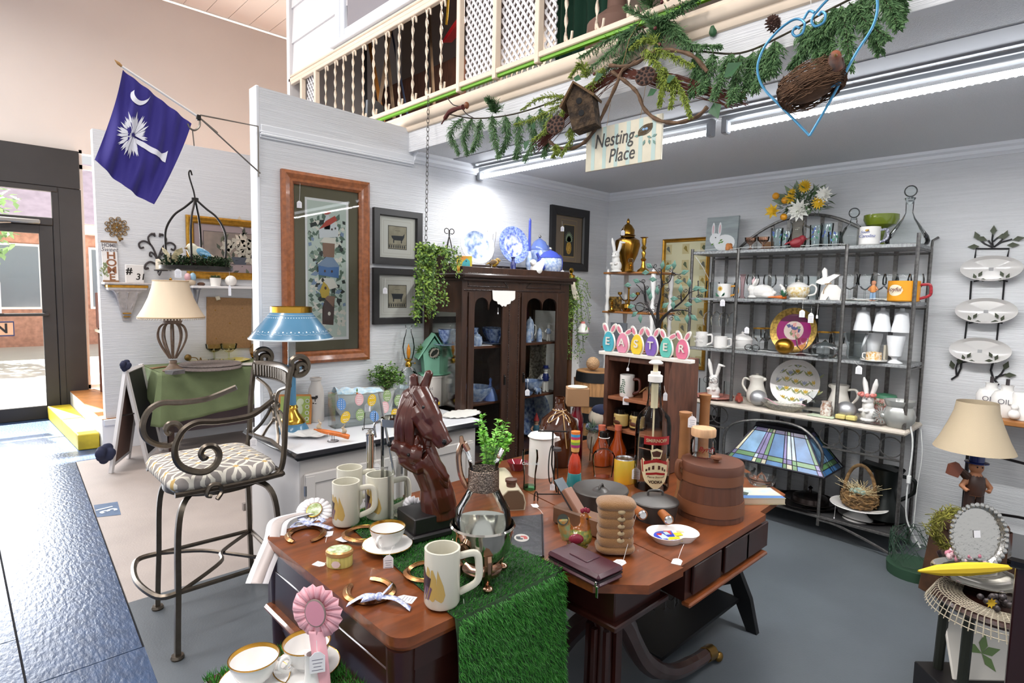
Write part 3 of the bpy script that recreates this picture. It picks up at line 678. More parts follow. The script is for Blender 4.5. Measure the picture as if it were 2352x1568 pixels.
# easel, step, floor
t=Th('chalkboard_easel','white framed folding chalkboard easel standing on the tan floor','easel',(1.2,6.1,0))
A1,A2=Vc((.944,5.865,0)),Vc((1.144,6.265,0));B1,B2=Vc((1.24,5.98,0)),Vc((1.44,6.38,0))
T1,T2=Vc((1.09,5.95,.86)),Vc((1.29,6.35,.86))
wfr=M('white easel paint','e2dfdf',.5)
def leaf_panel(P1,P2,Q1,Q2,nm,bm):
 k=MB()
 for a,b in ((P1,Q1),(P2,Q2)):k.Tu([a,b],.02,4)
 for s_ in (.02,.93):k.Tu([Q1.lerp(P1,s_),Q2.lerp(P2,s_)],.018,4)
 fr=k.B('frame',wfr,t,world=True)
 k=MB();n=(P1-Q1).cross(Q2-Q1).normalized()*.004
 c=[Q1.lerp(P1,.03),Q2.lerp(P2,.03),Q2.lerp(P2,.92),Q1.lerp(P1,.92)]
 k.add([a+n for a in c]+[a-n for a in c],[(0,1,2,3),(7,6,5,4),(0,4,5,1),(1,5,6,2),(2,6,7,3),(3,7,4,0)])
 k.B(nm,bm,t,world=True)
leaf_panel(A1,A2,T1,T2,'back_board',M('hardboard brown','6b5147',.7));leaf_panel(B1,B2,T1,T2,'chalkboard',M('chalkboard','2b2a2d',.6))
k=MB();k.Tu([T1.lerp(A1,.45),T1.lerp(B1,.45)],.006,6);k.B('hinge_brace',iron,t,world=True)
navy=M('navy felt','252a44',.85)
def bow(name,label,p,s):
 k=MB();rr=random.Random(8)
 for j in range(9):a=j*.7;k.ball(s*.5*cos(a)*rr.uniform(.3,1),s*.3*sin(a*1.7),s*.5*sin(a)*rr.uniform(.4,1)+s*.5,s*.28,s*.2,s*.3)
 return one(name,label,'flower',blob(k,s*.06,3),navy,p)
bow('felt_flower','navy felt flower pinned to the top of the chalkboard easel',(T1.x,T1.y-.03,T1.z+.005),.085)
bow('felt_flower','navy felt flower hanging low on the easel leg near the yellow step',pY(245,1060,5.8),.14)
a,b,c,d=pz(180,1035,0),pz(257,1025,0),pz(255,988,.16),pz(145,930,.16)
t=MB();t.prism([(a.x,a.y),(1.018,a.y-.02),(1.018,8.7),(.80,8.7)],0,.155,'z')
o=one('step_block','yellow painted wooden step beside the doorway','step',t,M('yellow paint','c9b22c',.5,var=.25,vs=7));bv=o.modifiers.new('b','BEVEL');bv.width=.012;bv.segments=3
c=[pz(*p,0)for p in ((215,1160),(270,1152),(278,1182),(222,1188))]
t=Th('floor_marker','faded blue square with white figures painted on the tan floor','floor marking',sum(c,Vc())/4)
k=MB();k.poly([p+Vc((0,0,.0015))for p in c]);k.B('square',M('slate blue paint','4d6484',.6,var=.2,vs=20),t,world=True)
o=text('lettering','31',.14,M('worn white paint','c9d0da',.7),t,(0,0,.003),(0,0,radians(100)),ext=.0004,bold=.004)
t=Th('display_cabinet','small dark brown cabinet in the bright display window behind the wall end','cabinet',(1.55,8.3,.31))
k=MB();k.box(0,0,.98,.55,.4,.42,.006);k.B('body',M('brown cabinet wood','5d3a2e',.5),t)
for i in (-1,1):
 for j in (-1,1):k=MB();k.box(i*.24,j*.16,.39,.05,.05,.78);k.B('leg',M('brown cabinet wood'),t)
k=MB();k.box(0,0,.74,.58,.42,.03);k.B('shelf',M('cream wood strip','b5a58f',.5),t)
for j in range(4):
 k=MB();k.La([(0,0),(.2,0),(.235,.13),(.225,.13),(.19,.01),(0,.01)],20)
 k.T=Matrix.Identity(4);one('wicker_basket',('lowest','second lowest','second highest','highest')[j]+' wicker basket of the nested pile under the display cabinet','basket',k,M('wicker','8a643f',.8,var=.5,vs=60,bump=.8,bs=90),(1.55,8.22,.31+.135*j),j*.2,group='wicker baskets in the window')
t=Th('autumn_arrangement','orange and cream autumn leaf arrangement on top of the display cabinet','flowers',(1.5,8.25,1.50))
k=MB();rr=random.Random(12)
for j in range(260):k.mat(j%3);k.leaf((rr.gauss(0,.09),rr.gauss(0,.08),rr.uniform(0,.32)),(rr.uniform(-1,1),rr.uniform(-1,1),rr.uniform(-.5,1)),(0,0,1),.09,.05)
k.B('leaves',[M('pale straw','d8c49a',.8),M('rust leaf','b06a38',.8),M('cream leaf','e6dcc2',.8)],t)
k=MB();k.La([(0,0),(.07,0),(.09,.08),(.08,.08),(0,.02)],14);k.B('bowl',M('wicker'),t)
t=Th('open_sign','black and orange open sign hung on the lower door glass','sign',(.30,8.745,1.075))
k=MB();k.box(0,0,0,.48,.006,.17);k.B('panel',M('sign blue border','2c3a68',.5),t)
k=MB();k.box(0,-.004,0,.46,.003,.14);k.B('face',M('sign orange face','d8ae8e',.6),t)
text('lettering','OPEN',.15,M('sign black','1e1c1e',.6),t,(0,-.008,0),bold=.004,sx=.95)
t=Th('door_notice','white printed notice taped to the upper door glass','notice',(.30,8.748,1.42))
k=MB();k.box(0,0,0,.28,.002,.36);k.B('sheet',M('notice paper','ece9ee',.8),t)
k=MB()
for j in range(7):k.box(0,-.002,.06-.035*j,.2-.03*(j%3),.001,.008)
k.B('print',M('notice ink','8d8a94',.8),t)
# bar stool
sm=M('brushed pewter metal','6b6258',.32,.9,var=.15,vs=30)
t=Th('bar_stool','pewter metal bar stool with scrolled arms and a grey patterned seat','stool',(.885,2.955,0))
def L(x,y,z):return Vc((x-.885,y-2.955,z))
ft=[(.654,2.713),(.692,3.204),(1.135,3.195),(1.11,2.72)]
for fx,fy in ft:
 dx,dy=fx-.885,fy-2.955
 P=Spl([(dx*.52,dy*.52,.685),(dx*.80,dy*.80,.655),(dx*.93,dy*.93,.55),(dx*.97,dy*.97,.3),(dx*1.0,dy*1.0,.14),(dx*1.02,dy*1.02,.012)],5)
 k=MB();k.Tu(P,.0155,4,flat=1.0);lg=k.B('leg',sm,t,sharp=60)
 k=MB();k.La([(0,0),(.025,0),(.028,.008),(.024,.018),(.0,.02)],14,dx*1.02,dy*1.02);k.B('foot_pad',sm,lg)
k=MB();zf=.285
P=[L(.665,2.72,zf),L(1.11,2.73,zf),L(1.135,3.19,zf),L(.70,3.2,zf)]
k.Tu([P[0],P[1]],.011,6);k.Tu([P[2],P[3]],.011,6);k.Tu([P[1],P[2]],.011,6)
k.Tu(Spl([P[3],L(.60,3.18,zf),L(.555,2.96,zf),L(.59,2.74,zf),P[0]],6),.013,6)
k.Tu(Spl([P[0],L(.88,2.88,zf+.01),L(.93,3.0,zf+.01),P[2]+Vc((0,0,0))],6),.010,6)
k.Tu(Spl([P[3],L(.86,3.1,zf),L(.97,2.95,zf),P[1]],6),.010,6)
k.B('footrest',sm,t)
k=MB();k.La([(.20,.672),(.215,.672),(.215,.70),(.20,.70),(.20,.672)],32,0,0);k.La([(0,.676),(.08,.676),(.08,.72),(0,.72)],20);k.box(0,0,.69,.42,.03,.012);k.box(0,0,.69,.03,.42,.012);k.B('swivel_ring',sm,t)
k=MB()
def st(u,v):
 a=u*2*pi;c_,s_=cos(a),sin(a);e=.26
 x=.232*math.copysign(abs(c_)**e,c_)*(1+.0*s_);y=.252*math.copysign(abs(s_)**e,s_)
 b=[(0,.712),(.92,.712),(1.0,.738),(1.0,.756),(.94,.782),(.6,.802),(0,.806)]
 i=min(int(v*6),5);f_=v*6-i;r=b[i][0]*(1-f_)+b[i+1][0]*f_;z=b[i][1]*(1-f_)+b[i+1][1]*f_
 return (x*r-.01,y*r+.01,z)
k.grid(st,48,12)
m=bpy.data.materials.new('grey trellis fabric');m.use_nodes=True;nt=m.node_tree;N=nt.nodes.new;LK=nt.links.new;b=nt.nodes['Principled BSDF'];b.inputs['Roughness'].default_value=.9
tc=N('ShaderNodeTexCoord');sp=N('ShaderNodeSeparateXYZ');LK(tc.outputs['Object'],sp.inputs[0])
def mth(op,a,b_=None,c_=None):
 n=N('ShaderNodeMath');n.operation=op
 for i,x in enumerate((a,b_,c_)):
  if x is None:continue
  if isinstance(x,(int,float)):n.inputs[i].default_value=x
  else :LK(x,n.inputs[i])
 return n.outputs[0]
def ring(ox,oy,px_,py_):
 x=mth('SUBTRACT',mth('FRACT',mth('ADD',mth('MULTIPLY',sp.outputs['X'],1/px_),ox)),.5)
 y=mth('SUBTRACT',mth('FRACT',mth('ADD',mth('MULTIPLY',sp.outputs['Y'],1/py_),oy)),.5)
 d=mth('SQRT',mth('ADD',mth('MULTIPLY',x,x),mth('MULTIPLY',y,y)))
 return mth('LESS_THAN',mth('ABSOLUTE',mth('SUBTRACT',d,.5)),.05),x,y
r1,x1_,y1_=ring(.25,.1,.13,.098);r2,_,_=ring(.75,.6,.13,.098)
gd=mth('LESS_THAN',mth('ADD',mth('ABSOLUTE',mth('SUBTRACT',mth('ABSOLUTE',x1_),.5)),mth('ABSOLUTE',y1_)),.12)
gd2=mth('LESS_THAN',mth('ADD',mth('ABSOLUTE',x1_),mth('ABSOLUTE',mth('SUBTRACT',mth('ABSOLUTE',y1_),.5))),.12)
def mixc(fac,a,b_):
 n=N('ShaderNodeMix');n.data_type='RGBA';LK(fac,n.inputs[0])
 for i,x in ((6,a),(7,b_)):
  if isinstance(x,tuple):n.inputs[i].default_value=(*x,1)
  else :LK(x,n.inputs[i])
 return n.outputs[2]
cc=mixc(mth('MAXIMUM',r1,r2),hx('8b8480'),hx('d9d3c6'));cc=mixc(mth('MAXIMUM',gd,gd2),cc,hx('c4a468'));LK(cc,b.inputs['Base Color'])
k.B('seat',m,t,sharp=180)
k=MB();k.Tu(Spl([(-.225,-.235,.715),(.0,-.245,.712),(.2,-.24,.715),(.235,-.2,.72),(.235,.2,.72),(.2,.255,.715),(-.225,.255,.715)],5),.012,6);k.B('seat_frame',sm,t)
zb=lambda px,py,x,y:None
for y in (-.215,.235):
 P=[Vc((.16,y,.705)),Vc((.225,y,.72)),Vc((.25,y,.80)),Vc((.262,y,1.0)),Vc((.28,y,1.16)),Vc((.295,y,1.22))]
 P+=[Vc((.33+.045*cos(a),y,1.225+.045*sin(a)))for a in [radians(150-30*i)for i in range(10)]]
 P+=[Vc((.338+.022*cos(a),y,1.215+.022*sin(a)))for a in [radians(-150-40*i)for i in range(7)]]
 k=MB();k.Tu(Spl(P,3),.0145,6);k.B('back_post',sm,t)
k=MB();k.grid(lambda u,v:(.285+.035*sin(pi*u),-.215+.45*u,1.125+.085*v+.012*sin(pi*u)),20,2)
k.B('top_rail',sm,t,solid=.014)
k=MB()
for i in range(17):y=-.19+.40*i/16;x=.274+.035*sin(pi*(i+.5)/17);k.Tu([(x,y,1.14),(x,y,1.195)],.006,5)
k.Tu([(.276+.035*sin(pi*i/16),-.215+.45*i/16,1.132)for i in range(17)],.006,5);k.B('rail_fluting',sm,t)
k=MB()
for s_ in (-1,1):
 k.Tu(Spl([(.262,.01+s_*.205,.83),(.285,.01+s_*.12,.90),(.295,.01+s_*.03,1.0),(.295,.01+s_*.06,1.08),(.285,.01+s_*.19,1.12)],6),.009,6)
 k.Tu(Spl([(.27,.01+s_*.2,.95),(.3,.01+s_*.06,.98),(.3,.01+s_*.02,.93),(.285,.01+s_*.07,.87),(.27,.01+s_*.1,.82)],6),.008,6)
k.ball(.305,.01,1.0,.022);k.ball(.305,.01,1.05,.016);k.ball(.30,.01,.93,.016)
k.Tu([(.25,-.215,.82),(.275,0,.825),(.25,.235,.82)],.010,6);k.B('back_scrollwork',sm,t)
AP=[pY(a,b,2.685)-Vc((.885,0,0))for a,b in ((634,922),(585,950),(554,960),(499,968),(453,970),(422,987),(405,1016),(402,1045),(413,1068),(438,1081),(471,1083),(496,1066),(503,1042),(491,1025),(471,1026),(461,1041),(468,1052),(474,1046))]
for y in (-.27,.29):
 k=MB();k.Tu(Spl([Vc((a.x,y*(1 if i_ else .85),a.z))for i_,a in enumerate(AP)],4),.0125,6,flat=1.15);k.B('arm',sm,t)
 y/=1.1
 k=MB();k.Tu(Spl([(-.07,y*1.1,.672),(-.045,y*1.05,.70),(-.06,y*1.08,.735),(-.095,y*1.08,.735),(-.11,y*1.08,.70),(-.09,y*1.08,.69)],5),.010,6);k.B('arm_scroll',sm,t)
p=pY(580,970,3.02);tag(t,p,pY(582,1005,3.02),.032)
k=MB()
w_=M('weathered grey wood','877f7a',.8,var=.3,vs=20,st=(6,6,1))
a,b_=pz(576,1200,0),None
t=Th('wooden_trestle','weathered grey wooden trestle leg behind the bar stool','trestle',(a.x,a.y,0))
for dx,dy in ((0,0),(.14,.12)):k=MB();k.Tu([(dx,dy,.02),(dx+.03,dy+.02,.55)],.03,4);k.B('leg',w_,t)
k=MB();k.box(.07,.06,.1,.2,.03,.05);k.B('crossbar',w_,t)
# pictures on the booth panel
def lat(name,label,cat,p,prof,mat,n=24,rz=0,group=None,shell=0,rot=None):
 k=MB();k.La(prof_shell(prof,shell)if shell else prof,n);return one(name,label,cat,k,mat,p,rz,group,rot=rot)
PW=PY-.004;q=wp(PW)
oak=M('orange oak frame','9c5a31',.4,var=.3,vs=14,st=(3,3,3),coat=.2);blk=M('black frame paint','1d1b1c',.4)
TLp,BRp=q(643,388),q(845,824)
t,W,H=frame('framed_print','tall oak framed print of stacked birdhouses on the white panel','picture',(TLp.x,TLp.z),(BRp.x,BRp.z),PW,.075,.035,oak,None)
cen=Vc((t.location.x,0,t.location.z))
def C4(x,y):v=q(560+x/2.306,180+y/2.306)-cen;return (v.x,v.z)
flatp('mat_board',t,M('olive grey mat','6a6450',.8),[(0,rect(-W/2+.06,-H/2+.06,W/2-.06,H/2-.06))],.004)
x0,z1=C4(320,627);x1,z0=C4(553,1380)
k=MB();k.poly([(a,-.007,b)for a,b in rect(x0,z0,x1,z1)]);k.B('white_border',M('print paper','eae9e8',.7),t)
pcol=['d7dbdd','b44a3c','8a6a58','4f74a8','c9a944','4d3a36','5d7263','8fa08e','c3cfc4','e2ddd0','2e3430','7f93ad']
pm=[M('print ink %d'%i,c,.7)for i,c in enumerate(pcol)]
k=MB();ix0,iz1=C4(332,642);ix1,iz0=C4(540,1366)
k.mat(8).poly([(a,-.0085,b)for a,b in rect(ix0,iz0,ix1,iz1)]);rr=random.Random(21)
for j in range(330):
 x,z=rr.uniform(ix0+.02,ix1-.02),rr.uniform(iz0+.03,iz1-.1);k.mat(rr.choice((6,6,7,8,9,11,10)if z>iz0+.2 else (7,8,9,9)))
 a=rr.uniform(0,6.28);l_=rr.uniform(.03,.07);l_=min(l_,x-ix0,ix1-x,z-iz0,iz1-z)if min(x-ix0,ix1-x)<.07 else l_
 k.leaf((x,-.0088-.000004*j,z),(cos(a),0,sin(a)),(0,-1,0),l_,.03,0)
k.B('painted_foliage',pm,t)
k=MB()
def pg(c,P,d=.0112):k.mat(c).poly([(*C4(*p)[:1],-d,C4(*p)[1])for p in P])
pg(0,[(420,760),(438,710),(455,750),(452,800),(422,800)]);pg(1,[(418,720),(440,700),(458,712),(440,722)],.0116)
pg(0,[(393,800),(470,760),(497,790),(495,840),(395,845)]);pg(1,[(393,800),(430,755),(478,728),(490,752),(455,775)],.0115)
pg(2,[(412,872),(478,868),(474,948),(416,945)]);pg(9,[(398,868),(420,842),(485,845),(478,876)],.0115)
pg(3,[(390,990),(440,1000),(500,990),(498,1058),(392,1040)]);pg(11,[(383,988),(432,945),(470,950),(505,998),(440,1000)],.0115)
pg(4,[(398,1125),(418,1075),(452,1110),(444,1165),(408,1160)]);pg(9,[(415,1055),(470,1060),(495,1105),(450,1118)],.0115)
pg(5,[(412,1215),(430,1160),(478,1155),(470,1305),(412,1300)]);pg(2,[(425,1165),(440,1150),(480,1155),(470,1210)],.0115)
for c,x,y,r in ((5,462,800,5),(5,480,795,5),(5,428,1110,7),(9,448,1245,9),(5,425,1020,6),(5,462,1022,6)):
 a=C4(x,y);k.mat(c).poly([(a[0]+r/900*cos(b),-.012,a[1]+r/700*sin(b))for b in [i*pi/4 for i in range(8)]])
k.B('painted_birdhouses',pm,t)
flatp('glass',t,G('frame glass','fbfdfd',refl=.9),[(0,rect(-W/2+.055,-H/2+.055,W/2-.055,H/2-.055))],.016)
tag(t,q(686,420,.02),q(684,462,.02),.028)
def tub(TL,BR,label,lion,tg=None):
 t,W,H=frame('framed_print',label,'picture',(TL.x,TL.z),(BR.x,BR.z),PW,.045,.028,blk,None,[(0,0),(0,1),(.9,1),(1,.8),(1,0)])
 flatp('mat_board',t,[M('ivory mat','dcd9d0',.8),M('mat line','b9b19f',.8)],[(0,rect(-W/2+.03,-H/2+.03,W/2-.03,H/2-.03))]+[(1,rect(-a,-a,a,a),.0045+.0002*i)if i%2==0 else (0,rect(-a,-a,a,a),.0045+.0002*i)for i,a in enumerate((.125,.1235,.108,.1065))],.004)
 P=[(0,rect(-.074,-.078,.074,.078),.006),(1,rect(-.07,-.074,.07,.074),.0063),(0,rect(-.07,-.048,.07,-.046),.0066)]
 if lion:b=[(-.045,.012),(-.05,.018),(.05,.018),(.045,.012),(.035,-.018),(-.035,-.018)]
 else :b=[(-.05,.01),(-.04,.012),(.04,.014),(.056,.03),(.052,.005),(.038,-.018),(-.03,-.018),(-.045,-.002)]
 P+=[(2,b,.0068)]+[(2,rect(x,-.036,x+.008,-.016),.0068)for x in (-.035,.026)]+[(2,rect(-.02,.045,.02,.047),.0066),(2,rect(-.07+.016*i,-.072,-.062+.016*i,-.05),.0066)][:1]+[(2,rect(-.068+.017*i,-.07,-.06+.017*i,-.051),.0066)for i in range(8)]
 flatp('print',t,[M('print edge','3b3934',.8),M('sepia wash','a9a08a',.8,var=.2,vs=20),M('tub ink','34363a',.8)],P)
 flatp('glass',t,G('frame glass'),[(0,rect(-W/2+.04,-H/2+.04,W/2-.04,H/2-.04))],.012)
 return t
A=[q(855,476),q(965,611),q(854,614),q(965,742)]
tub(A[0],A[1],'upper of two black framed bathtub prints beside the oak frame',False)
t=tub(A[2],A[3],'lower of two black framed bathtub prints beside the oak frame',True);tag(t,q(880,640,.03),q(879,660,.03),.028)
A=q(1263,470),q(1345,624)
t,W,H=frame('framed_print','black framed pineapple print above the right side of the cabinet','picture',(A[0].x,A[0].z),(A[1].x,A[1].z),PW,.075,.03,blk,None,[(0,0),(0,1),(.8,.8),(1,.4),(1,0)])
flatp('mat_board',t,[M('taupe mat','6b5e50',.8),M('gold fillet','9c8558',.4,.6)],[(1,rect(-W/2+.07,-H/2+.07,W/2-.07,H/2-.07),.003),(0,rect(-W/2+.078,-H/2+.078,W/2-.078,H/2-.078),.004),(1,rect(-.105,-.19,.105,.17),.0045),(0,rect(-.102,-.187,.102,.167),.005),(1,rect(-.078,-.155,.078,.13),.0055)])
k=MB();k.mat(0).poly([(a,-.006,b)for a,b in rect(-.07,-.147,.07,.122)])
k.mat(1).poly([(.036*cos(a),-.0065,-.075+.055*sin(a))for a in [i*pi/8 for i in range(16)]])
for j in range(13):a=radians(90+(j-6)*13);k.mat(2).leaf((.002*(j-6),-.0066,-.022),(cos(a),0,sin(a)),(0,-1,0),.1-.006*abs(j-6),.018,0)
k.B('pineapple_print',[M('night wash','2d2a26',.8),M('pineapple gold','b08a37',.7,var=.5,vs=90),M('leaf print','7f8f74',.8)],t)
tag(t,q(1285,508,.03),q(1286,520,.03),.03)
# white kitchen cabinet
HZ=.80
t=Th('kitchen_cabinet','old white painted kitchen cabinet with a black edged enamel top','cabinet',(1.79,3.06,0))
wc=M('aged white enamel','d6d0cb',.4,var=.06,vs=3);bk=M('black enamel edge','14141a',.15)
k=MB();k.box(.0,.02,.40,1.14,.64,.72,.004);k.box(0,.04,.03,1.06,.56,.06);k.B('body',wc,t)
k=MB();k.box(0,0,HZ-.02,1.23,.72,.037,.018);k.B('edge_band',bk,t)
k=MB();k.box(0,.004,HZ-.003,1.195,.68,.012,.005);k.B('worktop',M('white enamel top','e3e4e9',.22),t)
for x in (-.29,.27):
 k=MB();k.box(x,-.31,.38,.52,.018,.60,.004);d=k.B('door',wc,t)
 k=MB()
 for a,b,c_,e in ((0,.62,.52,.03),(0,.11,.52,.06)):k.box(x,-.322,b if b<.5 else .655,c_,.01,.05,.003)
 for s_ in (-1,1):k.box(x+s_*.235,-.3235,.38,.05,.01,.58,.003)
 k.B('door_frame',wc,d)
 for z in (.2,.6):k=MB();k.cyl((x-.262,-.325,z-.025),(x-.262,-.325,z+.025),.007,n=8);k.B('hinge',M('chrome','c9c9cb',.12,1),d)
def tp(px,py,z=HZ+.004,lim=3.32):
 p=pz(px,py,z)
 if p.y>lim:p=pY(px,py,lim);p.z=z
 return p
def ht(p,py):
 lo,hi=-.5,4
 for _ in range(40):
  m_=(lo+hi)/2
  if prj((p.x,p.y,m_))[1]>py:lo=m_
  else :hi=m_
 return lo-p.z
p=tp(672,990);u=mpp(p+Vc((0,0,.2)));zl=lambda py:ht(p,py)
tole=M('blue tole enamel','4f80a0',.25,coat=.3);
t=Th('desk_lamp','blue painted metal table lamp with white stencilled shade and brass base','lamp',p)
k=MB();k.La([(0,0),(35*u,0),(36*u,.012),(31*u,.035),(29*u,.04),(29*u,.05),(0,.05)],32);k.B('base',tole,t)
k=MB();k.La([(29*u,.05),(29*u,.058),(24*u,.075),(14*u,.105),(11*u,.125),(13*u,.135),(11*u,.145),(9*u,.15),(0,.15)],32);k.B('brass_foot',brass,t)
k=MB();k.La([(9*u,.14),(8.5*u,zl(850)),(9*u,zl(838)),(8*u,zl(800))],20);k.B('stem',tole,t)
k=MB();k.La([(0,zl(847)),(22*u,zl(845)),(28*u,zl(840)),(29*u,zl(842)),(22*u,zl(849)),(0,zl(850))],28);k.B('drip_pan',tole,t)
k=MB();k.La([(8*u,zl(842)),(8.6*u,zl(842)),(8.6*u,zl(780)),(0,zl(780))],16);k.La([(0,zl(806)),(9.2*u,zl(806)),(9.2*u,zl(803)),(0,zl(803))],16);k.B('candle_sleeve',M('ivory sleeve','c9c6bd',.5),t)
k=MB();k.La([(91*u,zl(776)),(90.5*u,zl(774.5)),(64*u,zl(741)),(44*u,zl(716)),(43*u,zl(716)),(63*u,zl(743)),(89*u,zl(776))],48);k.B('lamp_shade',tole,t)
k=MB()
k.La([(91.4*u,zl(777)),(91.4*u,zl(774.5)),(90.9*u,zl(774))],48)
for fr in (.07,.93):pass
def shp(a,s_):r=91*u+(44-91)*u*s_;return (r*cos(a),r*sin(a),zl(775)+(zl(716)-zl(775))*s_)
def dot(a,s_,da,ds):
 P=[shp(a+da*cos(b),s_+ds*sin(b))for b in [i*pi/3 for i in range(6)]];k.poly([(x*1.006+.0003,y*1.006,z)for x,y,z in P])
for j in range(60):
 a=j*2*pi/60
 dot(a,.27+(.02 if j%2 else 0),.022 if j%2 else .012,.028 if j%2 else .014);dot(a,.80,.018,.018)
 if j%2==0:k.Tu([Vc(shp(a+.1*i-.1,.2-.035*sin(pi*i/4+0)))*1.004 for i in (0,.5,1,1.5,2)],.0006,4)
k.Tu([Vc(shp(i*2*pi/48,.88))*1.003 for i in range(48)],.0009,4,True);k.B('stencil',M('white stencil','dfe9ee',.5),t)
k=MB();k.La([(45*u,zl(717)),(45*u,zl(704)),(43*u,zl(704)),(43*u,zl(717))],40);k.B('brass_collar',brass,t)
tag(t,p+Vc((.0,-.03,zl(795))),p+Vc((.005,-.035,zl(820))),.032)
p=tp(676,952);t=Th('square_plate','square lime green plate with a painted rabbit face behind the blue lamp','plate',p,VR+.15,rot=(radians(-14),0,VR+.15))
k=MB();k.box(0,0,.085,.175,.012,.165,.006);k.B('dish',M('lime glaze','b3c66c',.2,var=.2,vs=9),t)
k=MB();k.box(0,-.001,.085,.19,.008,.18,.004);k.B('orange_rim',M('orange rim','cf8a4a',.3),t)
k=MB()
for s_ in (-1,1):k.at((s_*.03,-.007,.13),(pi/2,s_*.35,0));k.La([(0,0),(.02,0),(.02,.002),(0,.003)],16);
k.at((0,-.007,.085),(pi/2,0,0));k.La([(0,0),(.045,0),(.045,.002),(0,.003)],24);k.B('rabbit_face',M('pale mint print','d7dcb9',.3),t)
k=MB()
for j in range(4):k.at((.07,-.008,.03+.035*j),(pi/2,0,0));k.La([(.008,0),(.012,0),(.012,.002),(.008,.002)],12)
k.B('white_rings',wht,t)
p=tp(726,951);u=mpp(p);zl=lambda py:ht(p,py)
t=Th('milk_bottle','cream ceramic milk bottle with a black cow picture','bottle',p,VR)
k=MB();k.La([(0,0),(16.5*u,0),(18*u,.006),(18*u,zl(908)),(16*u,zl(892)),(11*u,zl(880)),(10.5*u,zl(874)),(13*u,zl(872)),(13*u,zl(867)),(9*u,zl(866)),(8*u,zl(880)),(0,zl(890))],28);k.B('body',M('cream stoneware','d9d0c8',.3),t)
def cur(k,P,r,off=.0006):
 """a patch wrapped on a cylinder of radius r facing local -y: points (x along the surface, z)"""
 X=[x for x,z in P];a,b=min(X),max(X);n=max(1,math.ceil((b-a)/(r*.12)))
 def ex(x):
  Z=[]
  for(xa,za),(xb,zb)in zip(P,P[1:]+P[:1]):
   if min(xa,xb)-1e-9<=x<=max(xa,xb)+1e-9:Z+=[za,zb]if abs(xa-xb)<1e-9 else [za+(zb-za)*(x-xa)/(xb-xa)]
  return min(Z),max(Z)
 q_=lambda x,z:((r+off)*sin(x/r),-(r+off)*cos(x/r),z)
 xs=[min(b,a+(b-a)*i/n)for i in range(n+1)]
 for x0,x1 in zip(xs,xs[1:]):(l0,h0),(l1,h1)=ex(x0),ex(x1);k.poly([q_(x0,l0),q_(x1,l1),q_(x1,h1),q_(x0,h0)])
k=MB();zc=zl(912)
for a,b,c_,d in ((-.022,.0,.020,.016),(.012,.006,.026,.022),(-.024,.006,-.018,.024),(-.018,-.014,-.013,0),(.008,-.014,.013,0),(-.02,-.028,-.01,-.024),(-.004,-.028,.004,-.02),(.008,-.028,.018,-.024)):cur(k,[(a,zc+b-.004),(c_,zc+b-.004),(c_,zc+d-.004),(a,zc+d-.004)],18*u)
k.B('cow_picture',blk,t)
p=tp(705,1002);k=MB()
k.grid(lambda a,b:(.13*b*cos(a*2*pi)*(1+.1*sin(a*2*pi*5)),.075*b*sin(a*2*pi)*(1+.1*sin(a*2*pi*5)),.004+.016*b**2.5+.003*sin(a*2*pi*9)*b),60,6)
one('egg_plate','white scalloped egg plate lying at the front edge of the enamel top','plate',k,wht,p,VR,solid=.004)
p=tp(765,1013);t=Th('seesaw_ornament','orange carrot see-saw ornament with two small rabbits on a wire stand','ornament',p,VR)
k=MB();k.Tu([(.028*cos(a),.028*sin(a),.002)for a in [i*2*pi/24 for i in range(24)]],.0014,6,True)
for x in (-.006,.006):k.Tu([(x,.0,.002),(x,0,.04)],.0014,6)
k.Tu([(-.028,0,.002),(.028,0,.002)],.0012,6);k.B('wire_stand',iron,t)
k=MB();k.Tu(Spl([(-.10,0,.062),(-.03,0,.048),(.03,0,.038),(.085,0,.024)],5),[.004]*2+[.008,.011,.012]+[.013]*8+[.014,.014,.012],10);k.B('carrot',M('carrot orange','d8732c',.35,var=.2,vs=60),t)
def rabbit(k,x,y,z,s,fl=1):
 k.ball(x,y,z+.35*s,.36*s,.28*s,.36*s);k.ball(x+fl*.22*s,y,z+.82*s,.24*s,.2*s,.22*s);k.ball(x+fl*.1*s,y,z+.6*s,.24*s,.2*s,.22*s)
 for e in (-.09,.09):k.Tu([(x+fl*.15*s,y+e*s,z+.95*s),(x-fl*.02*s,y+e*1.6*s,z+1.25*s),(x-fl*.06*s,y+e*1.9*s,z+1.45*s)],[.06*s,.085*s,.03*s],8)
 k.ball(x+fl*.26*s,y,z+.15*s,.2*s,.25*s,.14*s)
for x,z,f_ in ((-.075,.064,1),(.06,.042,-1)):
 k=MB();rabbit(k,x,0,z,.036,f_);blob(k,.0016,3).B('rabbit',M('tan fur paint','b9a68c',.6),t)
tag(t,p+Vc((-.03,-.01,.05)),p+Vc((-.03,-.02,.018)),.01,asp=.6,lines=0)
a,b_=tp(768,985),tp(1005,962);cn=(a+b_)/2;ln=(b_-a).length;ang=atan2(b_.y-a.y,b_.x-a.x)
a=tp(770,985);ang=radians(-4)
t=Th('acrylic_tray','clear acrylic bin decorated with painted Easter eggs','bin',a,ang)
hT=ht(a,903);Lx=.47
k=MB();k.box(Lx/2,0,hT/2,Lx,.004,hT);k.box(Lx/2,.1,hT/2,Lx,.004,hT);k.box(0,.05,hT/2,.004,.1,hT);k.box(Lx,.05,hT/2,.004,.1,hT);k.box(Lx/2,.05,.003,Lx,.1,.004);k.B('shell',G('acrylic',refl=.8),t)
em=[M('egg blue','5f8cc2',.3),M('egg pink','dfb1b4',.3),M('egg yellow','d9b52e',.3),M('egg green','8fa673',.3),wht]
